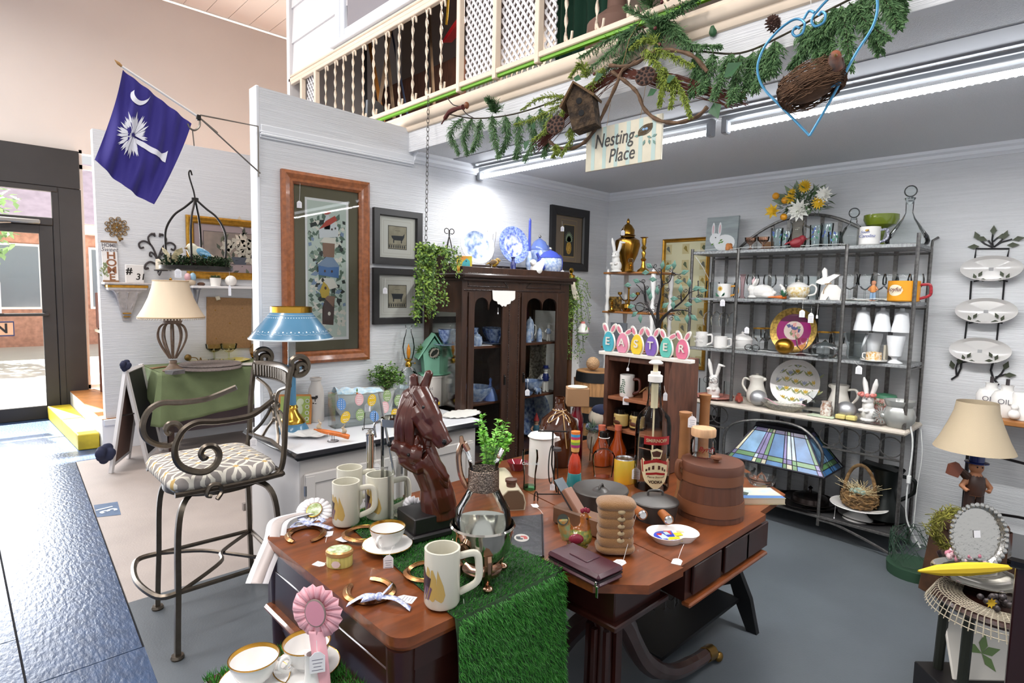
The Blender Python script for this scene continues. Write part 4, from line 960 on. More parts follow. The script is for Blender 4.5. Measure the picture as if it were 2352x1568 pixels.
for j,(x,z,c_,tl)in enumerate(((.035,.68,0,.2),(.145,.76,1,0),(.225,.7,2,-.2),(.325,.78,3,0),(.06,.3,2,-.5),(.15,.32,3,0),(.24,.22,0,.4),(.31,.45,1,.1),(.40,.6,3,0),(.38,.2,2,.3))):
 k=MB();z*=hT;k.mat(0).prism([((.027*cos(b))*cos(tl)-(.036*sin(b)*(1-.12*sin(b)))*sin(tl)+x,(.027*cos(b))*sin(tl)+(.036*sin(b))*cos(tl)+z)for b in [i*2*pi/20 for i in range(20)]],-.0055,-.0025)
 k.mat(1)
 for i in range(-2,3):
  if c_==0:
   for m_ in (-1,0,1):k.box(x+m_*.014,-.006,z+i*.012,.004,.001,.004)
  elif c_==1:k.box(x,-.006,z+i*.011,.036-.006*abs(i),.001,.003)
  elif i!=0:k.Tu([(x+m_*.004,-.006,z+i*.012+.003*sin(m_*2))for m_ in range(-5+abs(i),6-abs(i))],.0014,4)
 k.B('painted_egg',[em[c_],wht],t)
tag(t,a+Vc((.2,-.012,hT*.95)),a+Vc((.2,-.012,hT*.62)),.034)
p=tp(836,932,lim=3.29);t=Th('enamel_tub','white oval enamel tub standing behind the egg painted bin','tub',p,-.1)
k=MB();k.at(sc=(1.45,.8,1));k.La(prof_shell([(.0,0),(.1,0),(.125,.05),(.145,.155),(.152,.16)],.004),36);k.B('body',wht,t)
ging=M('blue gingham','b5d3e6',.8,var=.4,vs=50,c2='e6eef2')
k=MB();rr=random.Random(3)
k.grid(lambda a_,b:(-.19+.30*a_,-.05+.12*b,.15+.035*sin(pi*b)*(1-.5*a_)+.014*sin(a_*22+b*4)*(1-a_)),40,10)
k.grid(lambda a_,b:(-.19+.16*a_,-.055-.01*b+.012*sin(a_*14),.155-.05*b+.01*sin(a_*11)),24,4)
one('gingham_cloth','pale blue gingham cloth heaped in the white enamel tub','cloth',k,ging,p,-.1)
k=MB();k.mat(0).La([(.0,-.03),(.007,0),(0,.004)],8);k.mat(1).leaf((0,0,.002),(0,0,1),(0,1,0),.03,.012)
one('carrot_pick','tiny orange carrot pick stuck in the gingham cloth','ornament',k,[M('carrot orange'),M('leaf green','5d8a3c',.6)],p+Vc((-.095,-.085,.165)))
p=tp(848,985);t=Th('wire_easel','small black wire plate easel before the egg painted bin','easel',p,VR)
k=MB();k.Tu([(-.03,0,.0),(-.03,-.03,.0),(-.03,-.03,.015)],.0022,6);k.Tu([(.03,0,.0),(.03,-.03,.0),(.03,-.03,.015)],.0022,6);k.Tu([(-.03,0,0),(-.03,.02,.09)],.0022,6);k.Tu([(.03,0,0),(.03,.02,.09)],.0022,6);k.Tu([(-.03,0,.003),(.03,0,.003)],.0022,6);k.B('wire',iron,t)
def foliage(k,c,R,n,l,w_,seed=1,down=0,nm=2,mat0=0,core=.2):
 rr=random.Random(seed)
 for j in range(n):
  a,h_=rr.uniform(0,2*pi),rr.uniform(-.6,1);q_=rr.uniform(core,1);s_=sqrt(max(0,1-h_*h_))
  d=Vc((s_*cos(a),s_*sin(a),h_));k.mat(mat0+j%nm)
  k.leaf((c[0]+d.x*R[0]*q_,c[1]+d.y*R[1]*q_,c[2]+d.z*R[2]*q_),d+Vc((rr.uniform(-1,1),rr.uniform(-1,1),rr.uniform(-.8,.6)-down)),(rr.uniform(-.5,.5),rr.uniform(-.5,.5),1),l*rr.uniform(.7,1.3),w_)
lf=[M('fern green','5f8c3f',.6),M('fern light','88ab58',.6)]
p=tp(886,900);t=Th('potted_fern','small maidenhair fern in a narrow white pot by the wall','plant',p)
k=MB();k.La(prof_shell([(0,0),(.04,0),(.05,.13),(.052,.135)],.004),20);k.B('pot',wht_m,t)
k=MB();rr=random.Random(6)
for j in range(26):
 a=rr.uniform(0,6.28);r=rr.uniform(.05,.15);h_=rr.uniform(.17,.34)-r*.6
 P=Spl([(0,0,.12),(r*.4*cos(a),r*.4*sin(a),.12+h_*.6),(r*cos(a),r*.7*sin(a),.12+h_*.62)],6);k.mat(2).Tu(P,.0012,4)
 for P_ in P[3:]:
  for i in range(5):k.mat(i%2);k.leaf(P_+Vc((rr.gauss(0,.008),rr.gauss(0,.008),rr.gauss(0,.01))),(rr.uniform(-1,1),rr.uniform(-1,1),rr.uniform(-.6,.6)),(0,0,1),.02,.015)
k.B('fronds',lf+[M('stem brown','5a4a30',.8)],t)
p=tp(938,893,lim=3.35);zl=lambda py:ht(p,py);u=mpp(p)
gl=G('clear glass');t=Th('oil_lamp','clear glass oil lamp with brass burner and tall flared chimney','lamp',p)
k=MB();k.La([(0,0),(.045,0),(.05,.01),(.02,.03),(.055,zl(868)),(.062,zl(860)),(.04,zl(846)),(.018,zl(842))],28);k.B('font',gl,t)
k=MB();k.La([(.018,zl(842)),(.022,zl(839)),(.022,zl(835)),(.014,zl(830)),(.028,zl(826)),(.028,zl(823)),(0,zl(823))],20);k.Tu([(.02,0,zl(834)),(.05,0,zl(835))],.0025,6);k.ball(.053,0,zl(835),.006);k.B('burner',brass,t)
k=MB();k.La([(.026,zl(824)),(.036,zl(812)),(.042,zl(797)),(.034,zl(778)),(.02,zl(764)),(.018,zl(756)),(.024,zl(748)),(.027,zl(747))],28);k.B('chimney',gl,t)
k=MB();k.La([(0,zl(824)),(.008,zl(822)),(.014,zl(810)),(.012,zl(800)),(0,zl(788))],14);k.B('flame_bulb',M('amber flame bulb','e08a12',.25),t)
p=tp(992,926);zl=lambda py:ht(p,py);u=mpp(p);stn=M('cream stoneware crock','e0dad2',.25)
t=Th('crock','cream stoneware crock lettered HOME beside the china cabinet','crock',p,VR)
hc=zl(860);k=MB();k.La(prof_shell([(0,0),(30*u,0),(31.5*u,.01),(31.5*u,hc-.012),(33*u,hc-.01),(33*u,hc)],.006),32);k.B('body',stn,t)
text('lettering','H O M E',.026,M('grey lettering'),t,(.026,-31.5*u-.0008+.012,hc*.6),(pi/2,0,.85))
P2=p+Vc((0,0,hc+.001));mint=M('mint paint','86c2a5',.55)
t=Th('birdhouse','mint green wooden birdhouse standing on the cream crock','birdhouse',P2,VR+.35)
z2=lambda py:ht(P2,py);ww=25*u
k=MB();k.box(0,0,.005,ww*2.35,ww*1.9,.01,.002);k.prism([(-ww*.8,.01),(ww*.8,.01),(ww,z2(810)),(0,z2(775)),(-ww,z2(810))],-ww*.8,ww*.8);k.B('house_body',mint,t)
k=MB();zr,zp=z2(816),z2(768)
for s_ in (-1,1):
 k.prism([(s_*ww*1.45,zr-.02),(s_*ww*1.52,zr-.014),(0,zp+.012),(0,zp)],-ww*1.0,ww*1.0)
k.B('roof',mint,t)
k=MB();rr=random.Random(2);cz=z2(808)
k.at((0,-ww*.8-.002,cz),(pi/2,0,0));k.mat(0).La([(0,0),(ww*.45,0),(ww*.45,.003),(0,.003)],20);k.at()
for j in range(9):k.mat(1).Tu([(ww*.4*cos(a+j),-ww*.8-.008,cz+ww*.4*sin(a*1.3+j))for a in [i*.5 for i in range(7)]],.0012,4)
for j in range(40):k.mat(2);a=rr.uniform(0,6.28);k.leaf((ww*.45*cos(a),-ww*.8-.004,cz+ww*.45*sin(a)),(cos(a+1),-.3,sin(a+1)),(0,-1,0),.014,.006)
k.B('nest_hole',[M('dark hollow','2f332c',.9),M('pale twig','c9c2b2',.8),M('boxwood green')],t)
k=MB();foliage(k,(-ww*1.1,0,zr+.03),(.03,.03,.04),120,.02,.01,3);k.B('roof_sprig',lf,t)
tag(t,P2+Vc((.04,-.05,z2(800))),P2+Vc((.045,-.055,z2(812))),.022)
p=tp(925,912);t=Th('apple','shiny dark red apple near the cream crock','apple',p)
k=MB();k.La([(0,.008),(.012,.002),(.03,.006),(.043,.03),(.043,.05),(.03,.068),(.012,.07),(0,.062)],22);k.B('flesh',M('red apple','8c1d1f',.15,var=.4,vs=18,c2='5a1519'),t)
k=MB();k.Tu([(0,0,.06),(.004,0,.08)],.002,5);k.B('stem',M('stem brown'),t)
p=tp(997,938);t=Th('ceramic_eggplant','round dark purple vegetable ornament in front of the crock','ornament',p)
k=MB();k.ball(0,0,.04,.034,.034,.04);k.B('body',M('aubergine','3a2530',.2),t)
k=MB();k.ball(.018,-.02,.038,.014);k.B('yellow_spot',M('egg yellow'),t)
p=tp(1029,922);zl=lambda py:ht(p,py);t=Th('small_jar','small white lidded jar with a hanging tag between crock and cabinet','jar',p)
k=MB();k.La([(0,0),(.022,0),(.022,zl(880)),(0,zl(880))],18);k.B('body',M('navy print','39445e',.4),t)
k=MB();k.La([(.024,zl(880)),(.024,zl(870)),(0,zl(868))],18);k.B('lid',wht,t)
tag(t,p+Vc((-.005,-.024,zl(880))),p+Vc((-.005,-.026,zl(900))),.03)
p=tp(1060,952);k=MB()
k.grid(lambda a_,b:(.15*b*cos(a_*2*pi)*(1+.05*cos(a_*2*pi*18)*(b>.9)),.10*b*sin(a_*2*pi)*(1+.05*cos(a_*2*pi*18)*(b>.9)),.008+.006*(1-b)+.0015*sin(a_*90)*b),108,6)
one('doily','thick white crocheted doily on the cabinet end nearest the china cabinet','doily',k,M('white crochet','ece9e3',.9,bump=.8,bs=250),p,.2,solid=.004)
# china cabinet
CX0,CX1,CYF,CYB,CZ=2.43,3.5,3.0,3.42,1.70
dw=M('dark oak','3a2418',.4,var=.35,vs=12,st=(3,3,.6),coat=.15);dw2=M('dark oak moulding','2a1911',.35,coat=.2)
cc0=(CX0+CX1)/2;t=Th('china_cabinet','dark oak china cabinet with two arched glass doors','cabinet',(cc0,CYF,0));CH=t
HW=(CX1-CX0)/2;D=CYB-CYF
xx=lambda px:pY(px,800,CYF).x-cc0
zz=lambda py,px=1180:pY(px,py,CYF).z
k=MB();k.box(0,D-.01,.85,2*HW-.02,.015,1.68);k.B('back_panel',M('blackish oak','2a1a15',.6),t)  # back board in a darker oak brown than the frame
zA,zB,zC=zz(792),zz(918),.42
for z in (zA,zB,zC):
 k=MB();k.box(0,D/2+.02,z-.009,2*HW-.05,D-.06,.018,.003);k.B('shelf',M('shelf oak','5d3826',.4,var=.3,vs=12),t)
for s_ in (-1,1):
 k=MB();k.box(s_*(HW-.012),.03,.85,.025,.06,1.7);k.box(s_*(HW-.012),D-.03,.85,.025,.06,1.7);k.box(s_*(HW-.0135),D/2,1.58,.025,D-.004,.24);k.box(s_*(HW-.0135),D/2,.15,.025,D-.004,.3)
 sd=k.B('side_frame',dw,t)
 k=MB();k.box(s_*(HW-.012),D/2,.88,.004,D-.1,1.18);k.B('side_glass',G('cabinet glass','f4f5f2',refl=.8),sd)
k=MB();k.box(0,.012,zz(650),2*HW,.03,.2,.003);k.box(0,.012,.15,2*HW,.03,.3,.003);k.box(0,D/2,.28,2*HW-.02,D-.02,.02);k.box(0,D/2,1.66,2*HW-.02,D-.02,.02)
for x0,x1 in ((-HW,xx(1072)),(xx(1283),HW),(xx(1163),xx(1193))):k.box((x0+x1)/2,.0105,.85,x1-x0,.03,1.68,.004)
k.B('front_frame',dw,t)
k=MB();k.box(0,D/2-.02,CZ+.005,2*HW+.06,D+.07,.03,.008);k.box(0,D/2-.015,CZ-.018,2*HW+.03,D+.04,.022,.006);k.B('cornice',dw2,t)
k=MB();k.box(.02,D-.015,CZ+.06,1.0,.02,.09,.006);k.B('gallery_rail',dw2,t)
def beads(P,r=.0055,gap=.012):
 k=MB()
 for a,b in zip(P,P[1:]):
  a,b=Vc(a),Vc(b);n=max(1,int((b-a).length/gap))
  for i in range(n):c_=a.lerp(b,i/n);k.ball(c_.x,c_.y,c_.z,r,n=5)
 return k
y=-.005;zt1,zt0=zz(632),zz(660)
for P in ([(xx(1073),y,zt1),(xx(1163),y,zt1),(xx(1152),y,(zt1+zt0)/2),(xx(1163),y,zt0),(xx(1073),y,zt0),(xx(1073),y,zt1)],[(xx(1283),y,zt1),(xx(1205),y,zt1),(xx(1216),y,(zt1+zt0)/2),(xx(1205),y,zt0),(xx(1283),y,zt0),(xx(1283),y,zt1)],[(xx(1064),y,zz(668)),(xx(1294),y,zz(668))],[(xx(1167),y,zz(676)),(xx(1167),y,.35)],[(xx(1188),y,zz(676)),(xx(1188),y,.35)]):
 beads(P).B('beading',dw2,t)
k=MB();xc,zc=xx(1189),(zt1+zt0)/2;k.add([(xc-.05,0,zc),(xc,0,zc-.025),(xc+.05,0,zc),(xc,0,zc+.025),(xc,-.02,zc)],[(0,1,4),(1,2,4),(2,3,4),(3,0,4)]);k.B('diamond_boss',dw2,t)
for nm,x0,x1 in (('l',xx(1073),xx(1162)),('r',xx(1194),xx(1284))):
 a,b=x0,x1;z1,z0=zz(672),.32;fw=.05;hz=zz(708);zt_=zz(684);m_=(a+b)/2
 d=MB();yy0,yy1=-.012,.006
 d.box(a+fw/2,-.0045,(z0+z1)/2,fw,.02,z1-z0,.003);d.box(b-fw/2,-.0045,(z0+z1)/2,fw,.02,z1-z0,.003);d.box(m_,-.003,z0+.04,b-a,.02,.08,.003)
 w2=(b-a)/2-fw
 top=[(a+fw,z1),(b-fw,z1),(b-fw,hz)]
 top+=[(m_+w2/2+w2/2*cos(th)*.98,hz+(zt_-hz)*sin(th)**.7)for th in [radians(15*i)for i in range(1,12)]]+[(m_,hz-.01)]
 top+=[(m_-w2/2+w2/2*cos(th)*.98,hz+(zt_-hz)*sin(th)**.7)for th in [radians(15*i)for i in range(1,12)]]+[(a+fw,hz)]
 d.prism(top,yy0,yy1);dd=d.B('door',M('dark oak'),t)
 g_=MB();g_.poly([(x,.0,z)for x,z in rect(a+fw*.8,z0+.06,b-fw*.8,z1-.01)]);g_.B('door_glass',G('cabinet glass'),dd)
 h_=MB();hx_=b-fw/2 if nm=='l' else a+fw/2;zk=zz(868);h_.box(hx_,-.016,zk,.014,.006,.075,.003);h_.ball(hx_,-.024,zk+.02,.008);h_.Tu([(hx_,-.024,zk+.015),(hx_,-.03,zk-.035)],.004,6);h_.B('door_pull',iron,dd)
tag(CH,(cc0+xx(1207),CYF-.03,zz(868)),(cc0+xx(1207),CYF-.03,zz(896)),.032)
k=MB();a,b,c_=xx(1124),xx(1176),zz(668)
rr=random.Random(4);P=[(a,c_),(b,c_)]+[(b+(a-b)*i/26+.006*sin(i*2.5),c_-.05-.05*abs(sin(pi*i/26))**1.5-.012*abs(sin(i*pi/4.3)))for i in range(27)]
k.prism(P,-.022,-.019)
o=one('lace_cloth','white cutwork lace corner hanging over the left cabinet door','lace',k,M('white lace','e9e5df',.9),(cc0,CYF,0));tag(o,(cc0+xx(1137),CYF-.024,zz(706)),(cc0+xx(1137),CYF-.024,zz(716)),.008,asp=1.6,lines=0)
bw=M('blue transfer china','9fb2d0',.15,var=.85,vs=38,c2='3e5796');bw2=M('pale blue china','b9c6da',.15,var=.6,vs=30,c2='7d95c2');dblue=M('cobalt glaze','27336f',.12)
def inside(px,y,z):a=pY(px,800,y);return Vc((a.x,y,z))
bowlp=lambda r,h:prof_shell([(0,0),(r*.5,0),(r*.55,h*.12),(r*.9,h*.55),(r,h)],.003)
zA+=.001;zB+=.001;zC+=.001
G1='blue and white china on the upper cabinet shelf'
for px,y,nm,lb in ((1030,3.2,'bowl','deep blue and white bowl seen through the side glass'),(1078,3.3,'bowl','back blue and white bowl behind the sugar pots'),(1128,3.26,'bowl','stacked dark blue bowl at the back near the middle stile'),(1136,3.12,'bowl','front dark blue striped bowl near the middle stile')):
 p=inside(px,y,zA+.012);lat('china_'+nm,lb,'bowl',p,bowlp(.072,.1),bw,28,group=G1);pp=p.copy();pp.z=zA;lat('china_saucer','pale saucer under the '+lb,'saucer',pp,[(0,0),(.05,0),(.1,.01),(.098,.012),(.05,.004),(0,.004)],bw2,28,group='saucers in the cabinet')
for px,lb in ((1067,'partly hidden by the stile'),(1095,'in clear view')):
 p=inside(px,3.08,zA);q_=Th('sugar_pot','small lidded blue sugar pot on upper shelf, '+lb,'pot',p)
 k=MB();k.La([(0,0),(.032,0),(.04,.03),(.035,.065),(.025,.07),(0,.07)],20);k.B('body',bw2,q_);k=MB();k.La([(.026,.07),(.02,.08),(.006,.086),(.008,.094),(0,.098)],16);k.B('lid',bw2,q_)
k=MB();k.prism([(-.1,-.04),(.12,-.05),(.1,.05),(-.1,.05)],0,.003,'z');one('doily','white paper doily under the sugar pots','doily',k,white_tag,inside(1090,3.1,zA))
for j,(px,h_,lb)in enumerate(((1216,.19,'tall blue and white steins, the largest of three'),(1213,.11,'middle sized small stein before the tall one'),(1238,.11,'small lidded stein next to the child figurine'))):
 p=inside(px,3.2 if j==0 else 3.1,zA);q_=Th('beer_stein',lb,'stein',p)
 k=MB();k.La([(0,0),(h_*.22,0),(h_*.2,h_*.1),(h_*.17,h_*.7),(h_*.15,h_*.74),(0,h_*.74)],18);k.B('body',bw2,q_);k=MB();k.La([(h_*.16,h_*.74),(h_*.1,h_*.88),(h_*.03,h_*.93),(h_*.05,h_*.97),(0,h_)],16);k.B('lid',bw2,q_)
 k=MB();k.Tu(Spl([(h_*.18,0,h_*.65),(h_*.34,0,h_*.6),(h_*.34,0,h_*.3),(h_*.19,0,h_*.15)],4),h_*.025,6);k.B('handle',wht,q_)
def Fig(name,label,p,h,skin,top,bot,hat=None,rz=VR,cat='figurine'):
 q_=Th(name,label,cat,p,rz);s=h
 k=MB();k.ball(0,0,.86*s,.1*s,.1*s,.11*s)
 for a in (-1,1):k.Tu([(a*.07*s,0,0),(a*.06*s,0,.25*s),(a*.05*s,0,.45*s)],[.06*s,.055*s,.07*s],8);k.Tu([(a*.1*s,0,.68*s),(a*.2*s,-.03*s,.55*s),(a*.14*s,-.1*s,.5*s)],[.05*s,.042*s,.035*s],8);k.ball(a*.07*s,-.04*s,.02*s,.06*s,.09*s,.03*s)
 k.Tu([(0,0,.42*s),(0,0,.6*s),(0,0,.72*s),(0,0,.8*s)],[.12*s,.13*s,.1*s,.05*s],12)
 blob(k,.012*s,2).B('body',skin,q_)
 k=MB();k.La([(.125*s,.43*s),(.142*s,.56*s),(.12*s,.70*s),(.05*s,.78*s)],14);k.B('coat',top,q_)
 if bot:k=MB();[k.Tu([(a*.07*s,0,.06*s),(a*.06*s,0,.44*s)],.075*s,8)for a in (-1,1)];k.B('trousers',bot,q_)
 k=MB()
 if hat=='cone':k.La([(.12*s,.9*s),(.07*s,1.05*s),(0,1.22*s)],12)
 elif hat:k.La([(.16*s,.93*s),(.16*s,.94*s),(.1*s,.95*s),(.1*s,1.04*s),(0,1.05*s)],14)
 else :k.ball(0,.02*s,.9*s,.105*s,.1*s,.09*s)
 k.B('hat' if hat else 'hair',M('red felt','a3282c',.6)if hat=='cone' else (dblue if hat else skin),q_)
 k=MB()
 for a in (-1,1):k.ball(a*.035*s,-.098*s,.88*s,.012*s,n=6)
 k.B('eyes',iron,q_)
 return q_
Fig('child_figurine','small white and blue child figurine alone at the end of the upper shelf',inside(1259,3.1,zA),.135,wht,bw2,None)
k=MB();k.grid(lambda a_,b:(-.1+.2*a_,.02*sin(a_*9)+.01*b,-.30*b-.03*sin(a_*7)),30,12);one('lace_drape','cream lace panel draped inside behind the right glass door','lace',k,M('cream lace','a9a294',.9,var=.5,vs=60,c2='5f584e'),inside(1238,3.28,zA-.02),0)
lat('china_bowl','wide white bowl with blue pattern inside on the lower shelf','bowl',inside(1090,3.16,zB),bowlp(.13,.1),[bw2][0],32)
q_=Th('china_bell','blue china hand bell on the lower cabinet shelf','bell',inside(1128,3.1,zB));k=MB();k.La([(.055,0),(.05,.03),(.03,.08),(.015,.095),(0,.1)],22);k.B('bell',M('wedgwood blue','6d86c4',.4),q_);k=MB();k.La([(0,.09),(.012,.1),(.008,.13),(.012,.15),(0,.165)],14);k.B('handle',M('wedgwood blue'),q_)
lat('china_bowl','footed bowl with dark blue inside on the right lower shelf','bowl',inside(1222,3.14,zB+.02),bowlp(.095,.075),bw2,30)
lat('china_bowl','small blue bowl at the front of the right lower shelf','bowl',inside(1212,3.06,zB),bowlp(.05,.03),bw,24)
Fig('dutch_boy','blue and white boy figurine in a dark hat on the lower shelf',inside(1255,3.1,zB),.2,wht,dblue,wht,'hat')
q_=Th('cow_creamer','tiny blue and white cow figurine beside the boy in the hat','figurine',inside(1238,3.06,zB));k=MB();k.ball(0,0,.03,.035,.018,.02);k.ball(-.035,0,.045,.016,.013,.014)
for x in (-.02,.02):
 for y in (-.009,.009):k.Tu([(x,y,0),(x,y,.03)],.006,6)
blob(k,.003,2).B('body',bw2,q_)
q_=Th('platter','large blue patterned platter standing in the bottom of the cabinet','platter',inside(1225,3.3,.43),rot=(radians(78),0,-.2));k=MB();k.at((0,.2,0));k.La([(0,0),(.12,0),(.2,.015),(.195,.02),(.12,.006),(0,.006)],36);k.B('dish',bw,q_)
Fig('gnome','little gnome with a red pointed hat in the cabinet bottom',inside(1236,3.1,.43),.2,M('gnome skin','c99c80',.6),M('teal coat','3f6f86',.6),M('teal trousers','4f86a0',.6),'cone')
# on top of the cabinet
ZT=CZ+.021
def on(px,y,z=ZT):a=pY(px,620,y);return Vc((a.x,y,z))
p=on(1066,3.06);u=mpp(p);q_=Th('canvas','small square bright painting of a turquoise bird on the cabinet','painting',p,VR+.1)
k=MB();w_=36*u;k.box(0,.012,w_*.55,w_,.03,w_*1.1,.002);k.B('canvas_block',M('yellow green wash','b9c23f',.6,var=.5,vs=14,c2='d98f3c'),q_)
k=MB();k.mat(0).prism([(-w_*.25,0),(-w_*.1,w_*.7),(w_*.15,w_*.95),(w_*.35,w_*.8),(w_*.4,0)],-.005,-.003);k.mat(1).prism([(-w_*.4,0),(-w_*.15,0),(-w_*.05,w_*.4),(-w_*.3,w_*.35)],-.006,-.003);k.mat(2).ball(w_*.13,-.006,w_*.78,.004);k.B('painted_bird',[M('turquoise paint','4fb3bb',.6,var=.3,vs=30),M('ochre paint','d8a02c',.6),iron],q_)
def easel(name,label,p,h,w_):
 q_=Th(name,label,'easel',p,0);k=MB()
 k.Tu([(-w_,-.02,0),(0,0,h*.8)],.0035,6);k.Tu([(w_,-.02,0),(0,0,h*.8)],.0035,6);k.Tu([(0,.1,0),(0,0,h*.8)],.0035,6)
 for s_ in (-1,1):k.Tu([(s_*.004,0,h*.8)]+[(s_*(.022+.02*cos(a)),0,h*.9+.018*sin(a))for a in [radians(200-40*i)for i in range(9)]],.003,6)
 for s_ in (-1,1):k.Tu(Spl([(s_*w_*.8,-.02,.03),(s_*w_*.8,-.06,.025),(s_*w_*.8,-.07,.05)],4),.0035,6)
 k.B('wire',iron,q_);return q_
p=on(1031,3.2);easel('plate_easel','empty wire easel with a bow top at the left end of cabinet',p,ht(p,520),.06)
def upright(name,label,px,y,pyc,rx,rz_,mats,tilt=12,rim=.75):
 p=on(px,y,pY(px,pyc,y).z);u=mpp(p);q_=Th(name,label,'plate',p,rot=(radians(90-tilt),0,-.15))
 k=MB();k.at(sc=(rx*u,rz_*u,1));k.mat(0).La([(0,.002),(rim,.002),(1,.016),(1,.02),(rim,.007)],44);k.mat(1).La([(rim,.0071),(rim*.98,.006),(0,.006)],44);k.B('dish',mats,q_);return q_
pl_w=M('white plate','e9ebef',.15)
upright('dinner_plate','round white plate with a blue landscape scene standing on cabinet',1093,3.22,563,45,44,[pl_w,M('blue landscape print','c5d0e2',.15,var=.7,vs=22,c2='6279a8',det=8)])
q_=upright('oval_platter','oval blue willow pattern platter standing on a scroll stand',1177,3.26,563,41,43,[M('blue willow rim','8f9fd0',.15,var=.6,vs=60,c2='5062a8'),M('blue willow centre','cfd6ec',.15,var=.8,vs=26,c2='4a5cae',det=8)],10,.62)
p=on(1178,3.2);q_=Th('plate_stand','dark scrolled iron stand under the oval willow platter','stand',p);k=MB()
for s_ in (-1,1):k.Tu(Spl([(s_*.03,0,.004),(s_*.09,0,.004),(s_*.11,0,.05),(s_*.075,0,.055),(s_*.08,0,.025)],5),.005,6);k.Tu([(s_*.06,0,.02),(s_*.06,-.03,.03),(s_*.06,-.03,.06)],.004,6)
k.Tu([(-.06,0,.01),(.06,0,.01)],.005,6);k.B('scroll',iron,q_)
p=on(1098,3.16);k=MB();k.box(0,0,.012,.2,.05,.024,.006);one('wooden_stand','low dark wooden stand under the round landscape plate','stand',k,dw2,p)
bird('bird_ornament','small yellow and brown bird on a brown ball before the plates',on(1135,3.08,ZT+.055),.075,(M('mustard glaze','c9a03a',.3,var=.4,vs=50,c2='5a4326'),M('brown wing','5a4326',.4),M('amber beak')),2.4)
k=MB();k.ball(0,0,.028,.03,.03,.028);o=one('brown_ball','glossy brown ball supporting the yellow bird','ornament',k,M('brown gloss','5d3325',.15),on(1137,3.08));tag(o,on(1130,3.04,ZT+.07),on(1128,3.02,ZT+.03),.028)
q_=Th('candlestick','small holder with a tall cobalt blue taper candle','candlestick',on(1215,3.22));h_=ht(on(1215,3.22),500)
k=MB();k.La([(0,0),(.05,0),(.04,.02),(.018,.06),(.03,.1),(.014,.2),(.02,h_-.3),(0,h_-.3)],18);k.B('holder',bw2,q_)
k=MB();k.La([(.0,h_-.31),(.012,h_-.31),(.010,h_-.02),(0,h_)],8);one('taper_candle','cobalt blue taper candle standing in the holder behind the coffee pot','candle',k,M('cobalt wax','2c3c9e',.35),on(1215,3.22))
def pot(name,label,p,w_,h_,tall,rz,mats):
 q_=Th(name,label,'teapot' if not tall else 'coffee pot',p,rz)
 b=[(0,0),(.7,0),(.72,.05),(.6,.1),(.85,.2),(1,.45),(.93,.62)]if not tall else [(0,0),(.8,0),(.8,.04),(.72,.08),(.95,.3),(.98,.5),(.88,.62)]
 k=MB();k.La([(r*w_,z*h_)for r,z in b],32);k.B('body',mats[0],q_)
 k=MB();k.La([(b[-1][0]*w_,b[-1][1]*h_),(b[-1][0]*w_*1.02,h_*.64),(b[-1][0]*w_*.9,h_*.7),(.55*w_,h_*.82),(.2*w_,h_*.88),(.08*w_,h_*.9)],32);k.B('lid',mats[1],q_)
 k=MB();k.ball(0,0,h_*.94,w_*.14);k.B('knob',M('silver trim','c9c6c2',.15,1),q_)
 k=MB();k.La([(.72*w_,0),(.74*w_,.03*h_),(.73*w_,.06*h_),(.6*w_,.1*h_)],32);k.B('foot_band',mats[1],q_)
 z=.5 if not tall else .45
 k=MB();k.Tu(Spl([(-w_*.85,0,h_*(z-.2)),(-w_*1.25,0,h_*(z-.1)),(-w_*1.4,0,h_*(z+.1)),(-w_*1.65,0,h_*(z+.25))],5),[w_*.26]*5+[w_*.18]*5+[w_*.12]*6,12);k.B('spout',mats[1],q_)
 k=MB();k.Tu(Spl([(w_*.85,0,h_*.62),(w_*1.2,0,h_*.75),(w_*1.55,0,h_*.6),(w_*1.45,0,h_*.3),(w_*.9,0,h_*.2)],6),w_*.08,8);k.B('handle',mats[1],q_)
 return q_
p=on(1238,3.28);pot('coffee_pot','tall pale blue coffee pot with dark blue lid and handle',p,.088,ht(p,537),True,.1,(bw2,M('blue band glaze','6a80c4',.15)))
p=on(1263,3.08);u=mpp(p);o=pot('teapot','squat blue and white teapot with cobalt spout and handle',p,28*u,ht(p,567),False,.05,(M('pale transfer','c3ccda',.15,var=.35,vs=60,c2='8da2cc'),M('cobalt band','3c4ca4',.12)))
tag(o,p+Vc((.09,-.04,.1)),p+Vc((.09,-.05,.06)),.026)
p=on(1232,3.03);u=mpp(p);q_=Th('bird_pitcher','plain white bird-shaped creamer before the teapot','pitcher',p,.1)
k=MB();k.ball(0,0,.055,.052,.045,.05);k.ball(-.04,0,.1,.026,.024,.026);k.Tu([(.02,0,.07),(.06,0,.1),(.085,0,.135)],[.04,.025,.012],10);k.La([(.03,0),(.032,.02)],14);k.Tu([(-.055,0,.1),(-.075,0,.105)],[.012,.003],6);blob(k,.004,4).B('body',wht,q_)
p=on(1178,3.03);q_=Th('bottle','small cobalt blue glass bottle in front of the willow platter','bottle',p);h_=ht(p,590)
k=MB();k.La([(0,0),(.02,0),(.021,h_*.62),(.012,h_*.75),(.011,h_*.92),(.015,h_*.94),(.015,h_),(0,h_)],20);k.B('glass',M('cobalt glass','1a2260',.06,coat=.5),q_)
k=MB();k.box(.022,.01,.03,.014,.012,.06);k.B('label',M('ivory label','b7ad93',.7),q_)
k=MB()
for j in range(6):k.Tu(Spl([(0,0,0),(.02*(j-3),.01,.15),(.03*(j-3),.0,.3+.02*(j%3))],4),.0015,4)
one('dried_twigs','thin dark dried twigs rising behind the plates','twigs',k,M('stem brown'),on(1125,3.36))
